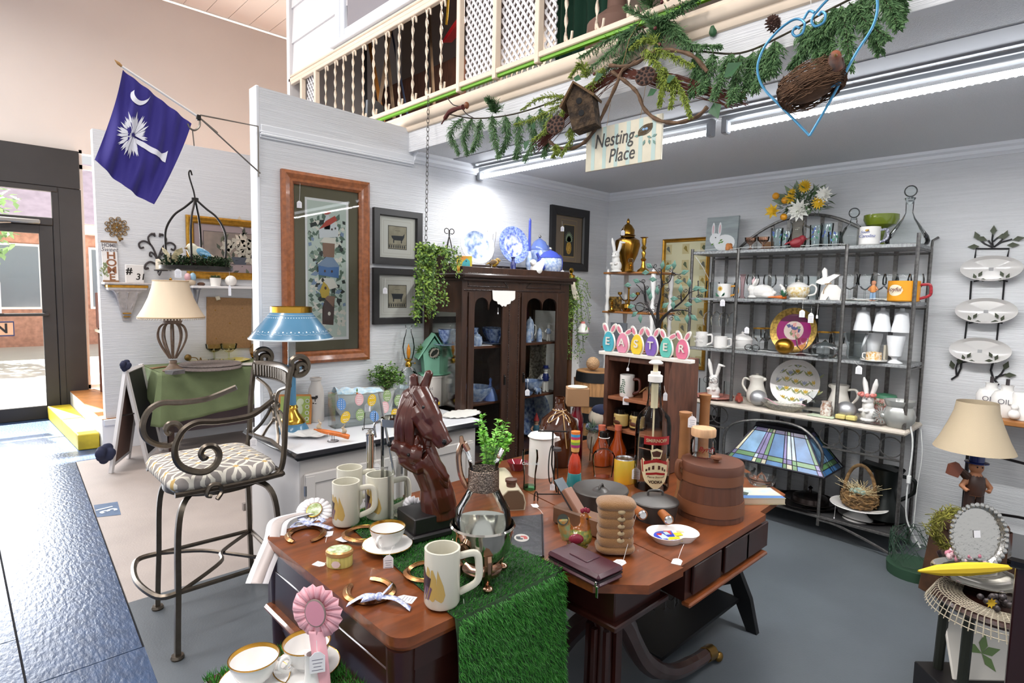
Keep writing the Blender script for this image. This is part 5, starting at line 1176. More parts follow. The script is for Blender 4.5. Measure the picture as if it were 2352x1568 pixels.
# ivy, chain, coat stand
lv=[M('ivy green','3f5e24',.6),M('ivy bright','7f9c3a',.6),M('ivy mid','557a2e',.6)]
def vine(k,P,n,l,w_,spread,seed):
 rr=random.Random(seed);P=Spl(P,6);k.mat(3).Tu(P,.0016,4)
 for j in range(n):
  i=rr.randrange(len(P)-1);c_=P[i].lerp(P[i+1],rr.random());k.mat(rr.choice((0,1,1,2)))
  k.leaf(c_+Vc((rr.gauss(0,spread),rr.gauss(0,spread),rr.gauss(0,spread))),(rr.uniform(-1,1),rr.uniform(-1,.5),rr.uniform(-1,.4)),(rr.uniform(-1,1),-1,.5),l*rr.uniform(.7,1.3),w_)
def at(px,py,y):return pY(px,py,y)
stm=M('vine stem','4a5a2c',.8)
YI=3.0
c0=at(1000,590,YI);t=Th('hanging_ivy','trailing green ivy in a basket hung on a chain beside the cabinet','plant',c0)
k=MB();rr=random.Random(31)
for j in range(22):
 x=rr.uniform(965,1045);y0=rr.uniform(568,600);e=rr.uniform(640,745)if x<1018 else rr.uniform(600,630);xx_=x+rr.uniform(-14,10)-(6 if x<1000 else -6)
 yy=YI+rr.uniform(-.06,.06);k.mat(0)
 vine(k,[at(x,y0+14,yy)-c0,at(x-2,y0-4,yy-.05)-c0,at((x+xx_)/2,(y0+e)/2,yy-.06)-c0,at(xx_,e,yy-.04)-c0],int((e-y0)*1.0)+10,.022,.014,.011,j)
foliage(k,tuple(at(1003,585,YI)-c0),(.11,.08,.045),420,.024,.015,8,nm=3)
k.B('foliage',lv+[stm],t)
k=MB();a=at(990,600,YI)-c0;k.La(prof_shell([(0,-.05),(.06,-.05),(.085,.02),(.09,.03)],.004),20,a.x,a.y,a.z);k.B('basket',M('dark coir','3a2d20',.9),t)
def chain(name,label,A,B,n,R,r,mat):
 t=Th(name,label,'chain',A);A,B=Vc(A),Vc(B);d=(B-A);L_=d.length/n
 for i in range(n):
  c_=d*((i+.5)/n);k=MB();a=pi/2*(i%2)+.4
  k.Tu([(c_.x+R*cos(b)*cos(a),c_.y+R*cos(b)*sin(a),c_.z+L_*.62*sin(b))for b in [j*2*pi/12 for j in range(12)]],r,5,True);k.B('link',mat,t)
 return t
chain('hanging_chain','long thin dark chain hanging from the balcony edge to the ivy',pX(984,222,2.27),at(978,572,YI-.0),34,.0085,.0018,M('dark chain','54504c',.4,.8))
cs=at(1312,640,3.16);t=Th('coat_stand','brown wooden stand with brass ball finial to the right of the cabinet','stand',(cs.x,3.16,0))
wd=M('brown walnut','5c3a20',.4,var=.3,vs=10,st=(4,4,1));zp=at(1312,632,3.16).z
k=MB();k.Tu([(0,0,0),(0,0,zp*.5),(0,0,zp)],.026,10);k.B('post',wd,t)
k=MB();k.La([(.02,zp-.03),(.03,zp-.02),(.03,zp),(.012,zp+.01),(.01,zp+.015),(.022,zp+.04),(.012,zp+.058),(0,zp+.062)],16);k.B('finial',brass,t)
k=MB();k.Tu([(.17,.02,0),(.1,.02,.9)],.028,4);k.B('brace',wd,t)
k=MB();k.grid(lambda a_,b:(-.01+.11*a_+.02*b,-.0,.55+.55*(1-b)+.01*sin(a_*9)),12,4);one('white_towel','white cotton towel hanging on the wooden stand behind the paper box','towel',k,M('white cotton','e6e3e0',.9),(cs.x+.04,3.17,0),0)
c0=at(1318,640,3.12);t=Th('ivy_garland','bright green artificial ivy spilling down the stand right of the cabinet','plant',c0);k=MB();rr=random.Random(5)
for j in range(24):
 x=rr.uniform(1298,1335);e=rr.uniform(700,800)if rr.random()<.7 else rr.uniform(800,835);yy=3.12+rr.uniform(-.06,.05)
 vine(k,[at(1312+rr.uniform(-6,14),640,yy)-c0,at(x,690,yy-.03)-c0,at(x+rr.uniform(-8,12),e,yy-.03)-c0],75,.017,.011,.013,50+j)
for j in range(5):vine(k,[at(1325,640+10*j,3.12)-c0,at(1345,645+14*j,3.08)-c0,at(1352+rr.uniform(-6,6),665+20*j,3.06)-c0],26,.015,.009,.008,90+j)
k.B('foliage',lv+[stm],t)
k=MB();k.grid(lambda a_,b:(-.02+.07*a_+.06*b,-.01+.01*sin(a_*8+b*3),-.15*b),12,8);one('lace_scarf','cream lace scarf tied below the brass finial','scarf',k,M('cream lace knit','e5dcc6',.9,bump=.6,bs=200),at(1312,645,3.03),.2,solid=.003)
p=at(1338,768,3.04);t=Th('ornament','white flower painted hanging teapot ornament on the ivy','ornament',p);k=MB();k.La([(0,0),(.03,0),(.05,.02),(.045,.05),(.02,.09),(.012,.095)],20);k.B('body',wht,t)
k=MB();k.La([(.02,.09),(.018,.105),(0,.11)],12);k.ball(.038,-.02,.045,.014);k.B('pink_flower',M('coral glaze','d98078',.3),t)
k=MB();k.leaf((-.02,-.045,.03),(.3,0,1),(0,-1,0),.05,.02);k.La([(.05,.004),(.054,.0),(.05,-.003)],20);k.B('green_leaf',M('glaze green','7cab5a',.3),t)
# baker's rack
RX,RB=4.16,4.50
def sh(px,z,x):
 p=pX(px,700,x)
 for _ in range(4):py=prj((x,p.y,z))[1];p=pX(px,py,x)
 return Vc((x,p.y,z))
fy=lambda px,py:pX(px,py,RX).y
yL,yR=fy(1591,570),.865
t=Th('bakers_rack',"tall grey metal baker's rack with a pale stone-look counter",'rack',(RX,(yL+yR)/2,0));RK=t
r0=Vc((RX,(yL+yR)/2,0));rkm=M('hammered grey metal','6f6d6b',.4,.7,var=.35,vs=60);mesh_m=M('mottled grey shelf','a3a5a6',.5,.3,var=.4,vs=70)
ym=[fy(1690,700),fy(1930,800)]
def bar(k,pts,r,n=6):k.Tu([Vc(p)-r0 for p in pts],r,n)
for y,x,z1 in ((yL,RX,1.96),(yR,RX,2.0),(ym[0],RX,1.95),(ym[1],RX,1.95),(yL,RB,1.93),(yR,RB,1.93)):
 z0=.83 if y in ym or y==yL and x==RX else 0
 k=MB();bar(k,[(x,y,z0),(x,y,z1)],.0115);k.B('post',rkm,t)
k=MB();bar(k,[(RX,yL,.82),(RX,yL,0)],.0115);k.B('post',rkm,t)
for z,sl in ((1.93,.024),(1.58,.02),(1.198,.02)):
 k=MB();k.box((RX+RB)/2-RX+0,0,z,RB-RX,yL-yR,sl,.003);k.B('shelf',mesh_m,t)
 k=MB();bar(k,[(RB,yL,z-.03),(RB,yR,z-.03)],.007);bar(k,[(RX,yR,z-.02),(RB,yR,z-.02)],.007);k.B('shelf_rail',rkm,t)
k=MB();k.box((RX+RB)/2-RX-.015,0,.80,RB-RX+.07,yL-yR+.05,.035,.012);k.B('counter',M('travertine wood top','d6cbbd',.45,var=.15,vs=14,st=(6,1,1)),t)
for i,px in enumerate((1668,1732,1769,1806,1842,1882,1923,1968,2011,2056)):
 y=pX(px,620,RB).y;k=MB();yp=y-r0.y;top=1.92
 a_=(y-pX(1694,552,RB).y)/(pX(2035,540,RB).y-pX(1694,552,RB).y)
 if 0<a_<1:top=1.95+.245*sin(pi*a_)**.8
 k.box(RB-RX,yp,(.12+top)/2,.006,.026,top-.12);k.B('back_slat',rkm,t)
a,b=pX(1694,552,RB),pX(2035,540,RB);k=MB()
bar(k,[(RB-.01,a.y+(b.y-a.y)*s_,1.95+.25*sin(pi*s_)**.8)for s_ in [i/24 for i in range(25)]],.011);k.B('top_arch',rkm,t)
k=MB();bar(k,[(RB,yR,1.9),(RB,yR-.005,1.98),(RB+.02,yR-.03,2.0)],.008);k.B('finial',rkm,t)
ya,yb=fy(1662,1035),fy(1890,1020);zr=pX(1885,1095,RX).z
k=MB();bar(k,Spl([(RX,ya,zr),(RX,ya-.01,.60),(RX,ya-.12,.69),(RX,(ya+yb)/2,.735),(RX,yb+.14,.72),(RX,yb+.01,.60),(RX,yb,.45),(RX,yb,.08)],6),.010);bar(k,[(RX,ya,zr),(RX,yb,zr)],.009);bar(k,[(RX,ya,zr),(RB,ya,zr)],.008);bar(k,[(RX,yb,zr),(RB,yb,zr)],.008);k.B('arch_frame',rkm,t)
zq=pX(1950,1035,RX).z-.005
k=MB();bar(k,[(RX,yb,zq),(RX,yR,zq)],.008);bar(k,[(RX,ya,zq),(RX,yL,zq)],.008);k.B('ring_rail',rkm,t)
for px,py in ((1628,948),(1653,953),(1906,1001),(1951,1008),(1998,1017),(2046,1027)):
 c_=pX(px,py,RX);k=MB();k.Tu([(0,c_.y-r0.y+.062*cos(a),c_.z+.062*sin(a))for a in [i*2*pi/24 for i in range(24)]],.004,5,True);k.B('ring',rkm,t)
k=MB();k.box((RB-RX)/2,0,.15,RB-RX-.02,yL-yR,.015);k.B('bottom_shelf',M('dark grey shelf','4c4b4c',.5,.5),t)
k=MB();bar(k,[(RX,yL,.14),(RX,yR,.14)],.011);bar(k,Spl([(RX,yb,.12),(RX,yb-.12,.115),(RX,yR+.12,.06),(RX,yR,.015)],6),.009);bar(k,[(RB,yL,.02),(RB,yR,.02)],.008);k.B('bottom_rail',rkm,t)
for j in range(2):k=MB();y=yR+.22+j*.9;[bar(k,[(RX+.05,y+dy,1.56),(RX+.27,y+dy,1.56)],.004,5)for dy in (-.14,-.05,.05,.14)];bar(k,[(RX+.05,y-.18,1.555),(RX+.05,y+.18,1.555)],.004,5);k.B('stemware_rack',rkm,t)
gl=G('clear glass');glc=G('cut crystal','f7fafa',.1);mglass=M('milk glass','eef0f2',.2)
def mug(name,label,p,r,h,mats,rz=VR,group=None,hand=1,ht_=.5,cat='mug',tw=.35):
 t=Th(name,label,cat,p,rz,group)
 k=MB();k.La([(0,0),(r*.92,0),(r,h*.05),(r,h),(r-.003,h+.001),(r-.006,h),(r-.006,.008),(0,.008)],28);k.B('body',mats[0],t)
 if hand:
  k=MB();s_=hand;k.Tu(Spl([(s_*r*.96,0,h*.82),(s_*(r+h*tw*.8),0,h*.84),(s_*(r+h*tw),0,h*.62),(s_*(r+h*tw*.9),0,h*.32),(s_*r*.97,0,h*.16)],6),h*.055,8,flat=1.25);k.B('handle',mats[-1],t)
 return t
def Bny(name,label,p,s,rz,mat,ears=1.0,bust=True,lop=0):
 t=Th(name,label,'rabbit figurine',p,rz)
 k=MB()
 if bust:k.ball(0,0,.2*s,.21*s,.17*s,.22*s);k.ball(0,-.03*s,.4*s,.15*s,.14*s,.18*s);k.ball(0,-.05*s,.58*s,.145*s,.145*s,.15*s);k.ball(0,-.16*s,.54*s,.07*s,.07*s,.06*s);[k.ball(e*.09*s,-.16*s,.28*s,.06*s,.09*s,.05*s)for e in (-1,1)];k.La([(0,0),(.2*s,0),(.2*s,.05*s),(0,.05*s)],20);hx_,hz=0,.66*s
 else :k.ball(.05*s,0,.26*s,.42*s,.22*s,.26*s);k.ball(-.36*s,0,.36*s,.17*s,.14*s,.15*s);k.ball(-.26*s,0,.22*s,.2*s,.16*s,.2*s);k.ball(-.3*s,0,.06*s,.2*s,.16*s,.07*s);k.ball(.24*s,0,.12*s,.24*s,.24*s,.13*s);k.ball(.47*s,0,.22*s,.08*s);hx_,hz=-.3*s,.46*s
 E=((-1,1)if bust else (-.6,.6))
 for e in E:
  if bust:P=[(e*.07*s,-.02*s,hz),(e*.12*s,0,hz+.16*s*ears),(e*.17*s,0,hz+.32*s*ears),(e*(.2+(.16 if lop and e>0 else 0))*s,-.02*s,hz+(.46 if not (lop and e>0)else .30)*s*ears)]
  else :P=[(hx_,e*.1*s,hz),(hx_+.08*s,e*.14*s,hz+.14*s*ears),(hx_+.13*s,e*.16*s,hz+.28*s*ears)]
  k.Tu(P,([.05*s,.065*s,.068*s,.025*s]if bust else [.05*s,.06*s,.02*s]),9)
 blob(k,.014*s,3).B('body',mat,t)
 k=MB()
 for e in (-1,1):k.ball(*((e*.075*s,-.17*s,.61*s)if bust else (-.45*s,e*.11*s,.42*s)),.014*s,n=6)
 k.B('eyes',iron,t)
 return t
def platef(name,label,p,R,mats,tilt=14,rz=-pi/2,rim=.72,cat='plate',n=40,wav=0):
 t=Th(name,label,cat,p,rot=(radians(90-tilt),0,rz));k=MB()
 f_=(lambda a:1+wav*abs(cos(a*6)))if wav else (lambda a:1)
 k.at((0,R,0));k.La([(0,.002),(rim*R,.002),(R,.018),(R,.022)],n);k.mat(1).La([(R,.022),(rim*R*1.02,.0095)],n);k.mat(2).La([(rim*R*1.02,.0095),(rim*R*.9,.006),(0,.006)],n)
 k.B('dish',mats,t);return t
RZ=-pi/2
z1,z2_,z3,z4=1.943,1.592,1.21,.8195
p=sh(1655,z1,4.40);t=Th('canvas','grey plank picture of a white rabbit on the top rack shelf','painting',p,rot=(-.08,0,RZ));s_=ht(p,497);k=MB();k.box(0,0,s_/2,.26,.02,s_);k.B('panel',M('grey plank wash','9aa3a4',.7,var=.2,vs=7,st=(.6,1,6)),t)
k=MB();k.mat(0).prism([(.03+.085*cos(a),.075+.065*sin(a))for a in [i*2*pi/20 for i in range(20)]],-.013,-.011);k.prism([(-.05+.045*cos(a),.11+.045*sin(a))for a in [i*2*pi/20 for i in range(20)]],-.014,-.011)
for x in (-.085,-.03):k.prism([(x+.035+(-.022 if x<-.05 else .02)*sin(b)*0+.014*cos(b)-.02,.185+.055*sin(b))for b in [i*2*pi/12 for i in range(12)]],-.0135,-.011)
k.mat(1)
for x in (-.07,-.015):k.prism([(x+.007*cos(b),.185+.035*sin(b))for b in [i*2*pi/10 for i in range(10)]],-.0145,-.0135)
k.mat(2)
for x,z in ((-.01,.09),(-.02,.07),(-.08,.06),(.0,.075)):k.leaf((x,-.0155,z),(1,0,.6),(0,-1,0),.03,.014,0)
k.mat(3).ball(-.045,-.015,.12,.004);k.B('painted_rabbit',[M('white paint','e4e6e6',.7),M('pink paint','dcb9bd',.7),M('leaf green'),iron],t)
k=MB();[k.ball(random.uniform(-.03,.03),random.uniform(-.015,.015),.02+random.uniform(-.01,.02),.017)for _ in range(7)];one('orange_critter','tiny orange fox-like figurine before the rabbit picture','figurine',blob(k,.004,2),M('burnt orange','b8743f',.5),sh(1675,z1,4.22))
for px,lb in ((1723,'with an orange sprig, next to the arch foot'),(1752,'in front of the wooden block')):goblet('dessert_glass','short orange patterned dessert glass '+lb,sh(px,z1,4.24),.042,.09,G('orange tint','f7e3d6'),'dessert glasses')
k=MB();k.box(0,0,.035,.07,.03,.07);one('wooden_block','small brown wooden block behind the dessert glasses','block',k,wood_s,sh(1764,z1,4.42),RZ)
tg_=G('iridescent tumbler','f4f9fa',.05)
for px,x,h_,lb in ((1783,4.24,.145,'with a blue bird print'),(1804,4.38,.14,'plain, behind the bird tumbler'),(1872,4.25,.15,'with daisies, right of the vase'),(1897,4.32,.165,'the tallest, with green leaves'),(1915,4.26,.1,'short, nearest the round decanter')):
 t=Th('tumbler','painted glass tumbler '+lb,'glass',sh(px,z1,x),RZ,'tumblers on the top rack shelf');k=MB();k.La([(0,.003),(.032,.003),(.034,.02),(.04,h_),(.038,h_),(.031,.02),(0,.012)],22);k.B('body',tg_,t)
 k=MB();rr=random.Random(px);[k.mat(j%2)and 0 or k.leaf((.04*sin(a),-.04*cos(a),h_*rr.uniform(.25,.75)),(rr.uniform(-1,1),0,1),(sin(a),-cos(a),0),.03,.014)for j,a in enumerate([rr.uniform(-.9,.9)for _ in range(6)])];k.B('painted_sprig',[M('sprig green','4d8a6a',.5),M('sprig blue','4a62a8',.5)],t)
p=sh(1829,z1,4.30);t=Th('flower_vase','smoked glass vase with yellow and white artificial flowers on top shelf','vase',p,RZ);h_=ht(p,505)
k=MB();k.La([(0,0),(.05,0),(.058,.03),(.062,.05),(.04,h_*.55),(.038,h_*.8),(.048,h_),(.046,h_)],26);k.B('vase',G('smoked glass','e6e2da'),t)
k=MB();k.Tu(Spl([(.05,0,.05),(.10,0,.09),(.1,0,.13),(.045,0,h_*.8)],5),.006,6);k.B('handle',G('smoked glass'),t)
k=MB();rr=random.Random(17);c_=(.03,0,h_+.11)
foliage(k,c_,(.17,.09,.11),320,.055,.018,4,nm=2)
for a,l_ in ((2.2,.22),(2.6,.26),(2.9,.25),(1.8,.24)):k.leaf((c_[0]+.1*cos(a),0,c_[2]+.05*sin(a)),(cos(a),-.2,sin(a)),(0,-1,0),.12,.045)
k.B('greenery',[M('bouquet green','4f6b46',.7),M('bouquet sage','7d8f72',.7)],t)
def flower(c_,R,n,mat,lay=3,w_=.4,ctr=None):
 k=MB()
 for L_ in range(lay):
  for j in range(n):a=j*2*pi/n+L_*.4;k.leaf((c_[0],c_[1],c_[2]),(cos(a),-.25-.5*L_,sin(a)),(0,-1,.0),R*(1-.2*L_),R*w_)
 return k.B('flower',mat,t)
yl=M('yellow petals','dfb72c',.6);wp_=M('white petals','eae9e0',.6)
for(px,py),R,n,mt_ in (((1836,483),.085,11,wp_),((1849,428),.05,16,yl),((1881,465),.05,14,yl),((1815,456),.045,10,yl),((1775,485),.06,7,yl),((1820,442),.035,9,yl),((1893,447),.06,12,wp_)):
 g_=pX(px,py,4.24);flower((-(g_.y-p.y),-(p.x-g_.x),g_.z-p.z),R,n,mt_)
for px,py in ((1782,450),(1803,460),(1800,498)):
 g_=pX(px,py,4.24);k=MB();k.ball(-(g_.y-p.y),-(p.x-g_.x),g_.z-p.z,.024);k.B('kumquat',M('kumquat','e09a20',.4),t)
t=bird('cardinal','flat red cardinal ornament perched before the flower vase',sh(1830,z1,4.2),.1,(M('cardinal red','8f2630',.5),)*3,2.0)
p=sh(1957,z1,4.26);t=Th('decanter','round clear glass decanter with ball stopper, the smaller one','decanter',p);h_=ht(p,476)
k=MB();k.La([(0,0),(.05,0),(.07,.03),(.072,.07),(.05,.12),(.02,.15),(.02,h_*.7),(.03,h_*.73)],26);k.B('body',gl,t);k=MB();k.La([(.015,h_*.68),(.02,h_*.74)],16);k.ball(0,0,h_*.86,.033);k.B('stopper',glc,t)
p=sh(1996,z1,4.24);t=mug('lettered_mug','white mug with blue handwriting and a navy spotted handle',p,.06,.115,(wht,M('navy dots','23264a',.3,var=.9,vs=120,c2='d8d8e6')),RZ,hand=1);text('lettering','South',.022,M('blue script','3e4f9a',.5),t,(-.012,-.0615,.08),shear=.4);text('lettering','Carolina',.027,M('blue script'),t,(0,-.0615,.055),shear=.4)
k=MB();k.ball(0,-.058,.09,.012,.004,.008);k.B('bee',M('mustard glaze'),t)
p=sh(2020,z1+.001,4.36);t=Th('green_bowl','olive green scalloped glass bowl on a foot behind the lettered mug','bowl',p);u=mpp(p);h_=ht(p,494)
k=MB();k.La([(0,0),(.04,0),(.035,.01),(.015,.04),(.03,h_*.55),(.085,h_*.68),(.1,h_*.85),(.1,h_)],40);k.B('bowl',M('green glass','6f7f1c',.08,coat=.6),t)
p=sh(2083,z1,4.30);t=Th('decanter','large conical clear glass decanter with a ball stopper at the shelf end','decanter',p);h_=ht(p,428)
k=MB();k.La([(0,0),(.11,0),(.118,.02),(.11,.05),(.035,h_*.45),(.02,h_*.55),(.022,h_*.75),(.04,h_*.79)],30);k.B('body',gl,t);k=MB();k.La([(.014,h_*.7),(.03,h_*.8),(.012,h_*.83)],16);k.ball(0,0,h_*.92,.036);k.B('stopper',glc,t)
t=Th('fairy_lights','white wired fairy lights trailing along the rack shelves and down its side','fairy lights',(RX,yR,z1))
rr=random.Random(3)
def wire(P,r=.0024):k=MB();k.Tu(Spl(P,4),r,5);k.B('wire',M('white wire','dddfdd',.5),t)
for z,a,b in ((z1,1600,1945),(z2_,1930,2080),(z3,1600,1880)):
 wire([sh(a+(b-a)*i/16,z+.006+.012*rr.random(),RX+.02+.03*rr.random())-Vc((RX,yR,z1))for i in range(17)])
wire([pX(1598,590,RX-.01)-Vc((RX,yR,z1)),pX(1612,610,RX-.01)-Vc((RX,yR,z1)),pX(1628,640,RX+.1)-Vc((RX,yR,z1))])
wire([(.05,-.02,z4-z1+.02),(.0,-.05,z4-z1-.1),(0,-.04,z4-z1-.4),(.02,-.05,.25-z1),(0,-.13,.12-z1)],.005)
wire([(.08,-.07,z4-z1),(.06,-.09,z4-z1-.15),(.05,-.08,z4-z1-.35),(.03,-.08,.2-z1)],.003)
k=MB();k.box(-.005,-.045,.52-z1,.02,.022,.05,.003);k.B('plug',M('white wire'),t)
for px,x,h_,lb in ((1612,4.3,.13,'by the rack post'),(1640,4.36,.12,'behind the sunflower mug'),(1676,4.42,.12,'tall, behind the orange handle')):
 lat('water_glass','clear water glass on the second shelf, '+lb,'glass',sh(px,z2_,x),[(0,.003),(.03,.003),(.038,h_),(.036,h_),(.028,.012),(0,.01)],gl,20,group='water glasses')
p=sh(1663,z2_,4.23);t=mug('sunflower_mug','white mug with a painted yellow sunflower and an orange twisted handle',p,.052,.105,(wht,M('orange handle','e0a03a',.3,var=.3,vs=60)),RZ,tw=.5);k=MB()
for j in range(12):a=j*pi/6;k.mat(0);k.leaf((-.008,-.0535,.068),(cos(a),.0,sin(a)),(0,-1,0),.022,.008,0)
for x,d in ((-.02,(-1,0,1)),(.005,(1,0,.7)),(-.01,(-1,0,.2)),(.012,(.6,0,1))):k.mat(1);k.leaf((x,-.0535,.012),d,(0,-1,0),.035,.014,0)
k.mat(2).ball(-.008,-.054,.068,.007,.002,.007);k.B('painted_sunflower',[yl,M('sprig green'),M('rust leaf')],t);tag(t,p+Vc((-.05,-.05,.01)),p+Vc((-.08,-.03,-.012)),.034)
balp=[(0,0),(.034,0),(.034,.003),(.006,.012),(.005,.07),(.02,.078),(.045,.11),(.046,.14),(.038,.175),(.036,.175)]
for px,x,lb in ((1727,4.3,'left of the two above the white rabbit'),(1766,4.34,'right of the two above the white rabbit'),(1814,4.36,'above the spout of the bee teapot'),(1840,4.42,'directly behind the bee teapot'),(1950,4.28,'beside the rack post'),(1985,4.36,'behind the clown figurine'),(2015,4.3,'above the clown figurine'),(2042,4.36,'next to the yellow mug'),(2072,4.4,'behind the yellow mug'),(2100,4.36,'at the shelf end')):
 k=MB();k.La(balp,22);one('wine_glass','cut crystal wine glass, '+lb,'glass',k,glc if px<1900 else gl,sh(px,z2_,x),0,'wine glasses on the second shelf')
lat('water_glass','straight cut crystal tumbler between teapot and white wooden rabbit','glass',sh(1868,z2_,4.32),[(0,.003),(.034,.003),(.044,.16),(.042,.16),(.03,.02),(0,.016)],glc,20,group='water glasses')
lat('candy_vase','slim glass vase with a pink swirl next to the sunflower mug','vase',sh(1704,z2_,4.3),[(0,0),(.026,0),(.012,.02),(.014,.1),(.024,.18),(.022,.18)],G('pink tint','f3dfe0'),18)
p=sh(1748,z2_,4.22);t=Bny('white_rabbit','white ceramic rabbit crouching on the second shelf',p,.195,RZ,wht_m,bust=False);k=MB();k.leaf((-.06,-.02,.1),(.3,-.1,1),(0,-1,0),.06,.022);k.B('pink_ear',M('pink paint'),t)
k=MB();k.mat(0);[k.Tu([(-.06+.02*i,0,.012),(.045+.01*i,.01*i,.014)],[.002,.014],8)for i in range(3)];k.mat(1);[k.leaf((.05,0,.014),(rr.uniform(-.5,1),rr.uniform(-1,1),rr.uniform(.2,1)),(0,0,1),.06,.01)for _ in range(26)]
one('carrot_bunch','small bunch of orange carrots with green tops before the rabbit','carrots',k,[M('carrot orange'),M('sprig green')],sh(1782,z2_,4.19),RZ+.1)
p=sh(1832,z2_,4.22);o=pot('teapot','white teapot with painted bees and a beehive lid',p,.075,.135,False,RZ,(M('bee china','eee9dd',.15,var=.25,vs=60,c2='d8b868'),wht));tag(o,p+Vc((-.06,-.06,.0)),p+Vc((-.07,-.06,-.07)),.034)
p=sh(1905,z2_,4.2);t=Th('wooden_rabbit','flat white wooden rabbit with a twine bow beside the rack post','rabbit figurine',p,RZ);k=MB();k.prism([(-.06,0),(-.02,0),(-.005,.025),(.01,0),(.065,0),(.07,.07),(.04,.1),(-.02,.1),(-.05,.05)],-.008,.008);k.prism([(-.09,.115),(-.05,.1),(-.01,.105),(.005,.125),(.06,.165),(.02,.17),(-.02,.15),(-.025,.2),(-.04,.215),(-.055,.19),(-.045,.15),(-.08,.13)],-.01,.006);k.B('body',wht_m,t)
k=MB();k.Tu([(-.03,-.014,.105),(.01,-.014,.11)],.003,6);k.Tu(Spl([(-.01,-.014,.105),(-.03,-.018,.07),(-.035,-.016,.04)],4),.0025,5);k.B('twine_bow',M('jute twine','a8875c',.9),t);tag(t,p+Vc((-.02,.06,.02)),p+Vc((-.03,.06,-.1)),.012,asp=2,lines=0)
Fig('clown_figurine','small colourful clown figurine on the white lace of the second shelf',sh(2004,z2_,4.22),.13,M('clown skin','c98d6c',.5),M('clown orange','d08a4a',.5),M('clown blue','7f9ab5',.5),None,RZ)
k=MB();k.grid(lambda a,b:(-.2+.4*a,-.06+.12*b,.004+.008*sin(a*22)*sin(b*9+a*6)),40,12);one('lace_runner','white crumpled lace on the second rack shelf','lace',k,M('white lace'),sh(1985,z2_,4.25),RZ,solid=.002)
p=sh(2074,z2_,4.22);t=mug('yellow_mug','large yellow mug lettered joyful with a red handle',p,.085,.125,(M('yellow mug glaze','e39a1f',.25),M('red spotted glaze','a8232c',.3,var=.6,vs=70,c2='7d1620')),RZ,tw=.42)
k=MB();cur(k,[(-.03+.045*cos(a),.068+.034*sin(a))for a in [i*2*pi/20 for i in range(20)]],.085);k.B('cream_oval',M('cream oval','ece0c4',.3),t);text('lettering','joyful',.036,M('maroon script','6d2a2a',.5),t,(-.03,-.0868,.073),(pi/2,0,-.33),shear=.3)
for px,x in ((1628,4.26),(1646,4.34),(1664,4.26),(1684,4.36)):
 k=MB();k.La([(0,.0),(.036,0),(.036,-.003),(.005,-.01),(.005,-.07),(.03,-.09),(.042,-.13),(.034,-.18),(.033,-.18)],20);one('hanging_glass','wine glass hanging upside down under the second shelf, '+{1628:'nearest the post',1646:'second from the left post',1664:'second from the twin uprights',1684:'beside the upright'}[px],'glass',k,gl,Vc((x,sh(px,1.5,x).y,1.556)),0,'hanging stemware')
p=sh(1611,z3,4.22);t=mug('white_mug','tall white mug with raised lettering at the third shelf end',p,.046,.115,(wht,),RZ,hand=1);text('lettering','WORLD',.026,wht_m,t,(0,-.0465,.075),ext=.001);text('lettering','PERFECT',.02,wht_m,t,(0,-.0465,.04),ext=.001)
mug('white_mug','shorter white mug next to the tall lettered mug',sh(1655,z3,4.22),.05,.09,(wht,),RZ)
p=sh(1704,z3,4.26);t=Th('tureen','cream lidded sugar tureen on the third shelf','tureen',p);k=MB();k.La([(0,0),(.045,0),(.07,.04),(.072,.075)],26);k.B('bowl',wht,t);k=MB();k.La([(.075,.075),(.06,.1),(.02,.115),(.008,.12),(.012,.13),(0,.14)],26);k.B('lid',wht,t);tag(t,p+Vc((-.09,-.07,.18)),p+Vc((-.09,-.07,.175)),.032)
for px,lb in ((1719,'in front of the tureen'),(1735,'nearest the magenta plate')):k=MB();k.ball(0,0,.026,.03,.03,.026);one('glass_ball','cut glass ball ornament '+lb,'ornament',k,glc,sh(px,z3,4.19))
for px,x,lb in ((1742,4.33,'by the tureen'),(1758,4.4,'left of the magenta plate'),(1890,4.33,'right of the magenta plate'),(1922,4.4,'by the rack upright')):
 t=Th('rimmed_goblet','gold rimmed goblet '+lb,'glass',sh(px,z3,x),0,'gold rimmed goblets');k=MB();k.La([(0,0),(.035,0),(.006,.012),(.006,.06),(.04,.09),(.044,.16)],22);k.B('bowl',gl,t);k=MB();k.La([(.044,.158),(.0445,.166),(.043,.166)],22);k.B('gold_rim',gold,t)
p=sh(1817,z3,4.33);u=mpp(p);t=platef('decorative_plate','magenta and gold porcelain plate with a painted couple',p,52*u,(gold,M('gilded rim','b08f45',.3,.6,var=.5,vs=60),M('magenta glaze','8c1d62',.15)),10);R=52*u
k=MB();k.at((0,R,0));k.mat(0).La([(0,.0066),(R*.42,.0066)],24);rr=random.Random(4)
for j in range(16):k.mat(1+j%3).leaf((rr.gauss(0,R*.1),R*0+rr.gauss(0,R*.12),.007+.0001*j),(rr.uniform(-1,1),rr.uniform(-1,1),0),(0,0,1),.04,.03,0)
k.B('painted_scene',[M('scene cream','cdb8b0',.3),M('scene blue','3d4372',.4),M('scene green','6f7f55',.4),M('scene pink','c98f86',.4)],t);tag(t,p+Vc((-.12,-.16,2*R+.02)),p+Vc((-.12,-.16,2*R-.03)),.034,asp=2)
egg('gold_egg','large brushed gold egg standing before the magenta plate',sh(1801,z3,4.2),.062,M('brushed gold','c9953a',.3,1),'egg',.9)
p=sh(1840,z3,4.2);lat('sundae_glass','cut glass footed cup with red jewels near the gold egg','glass',p,[(0,0),(.034,0),(.008,.02),(.01,.04),(.03,.06),(.042,.12),(.04,.12)],G('rose crystal','f0dada',.1),20);
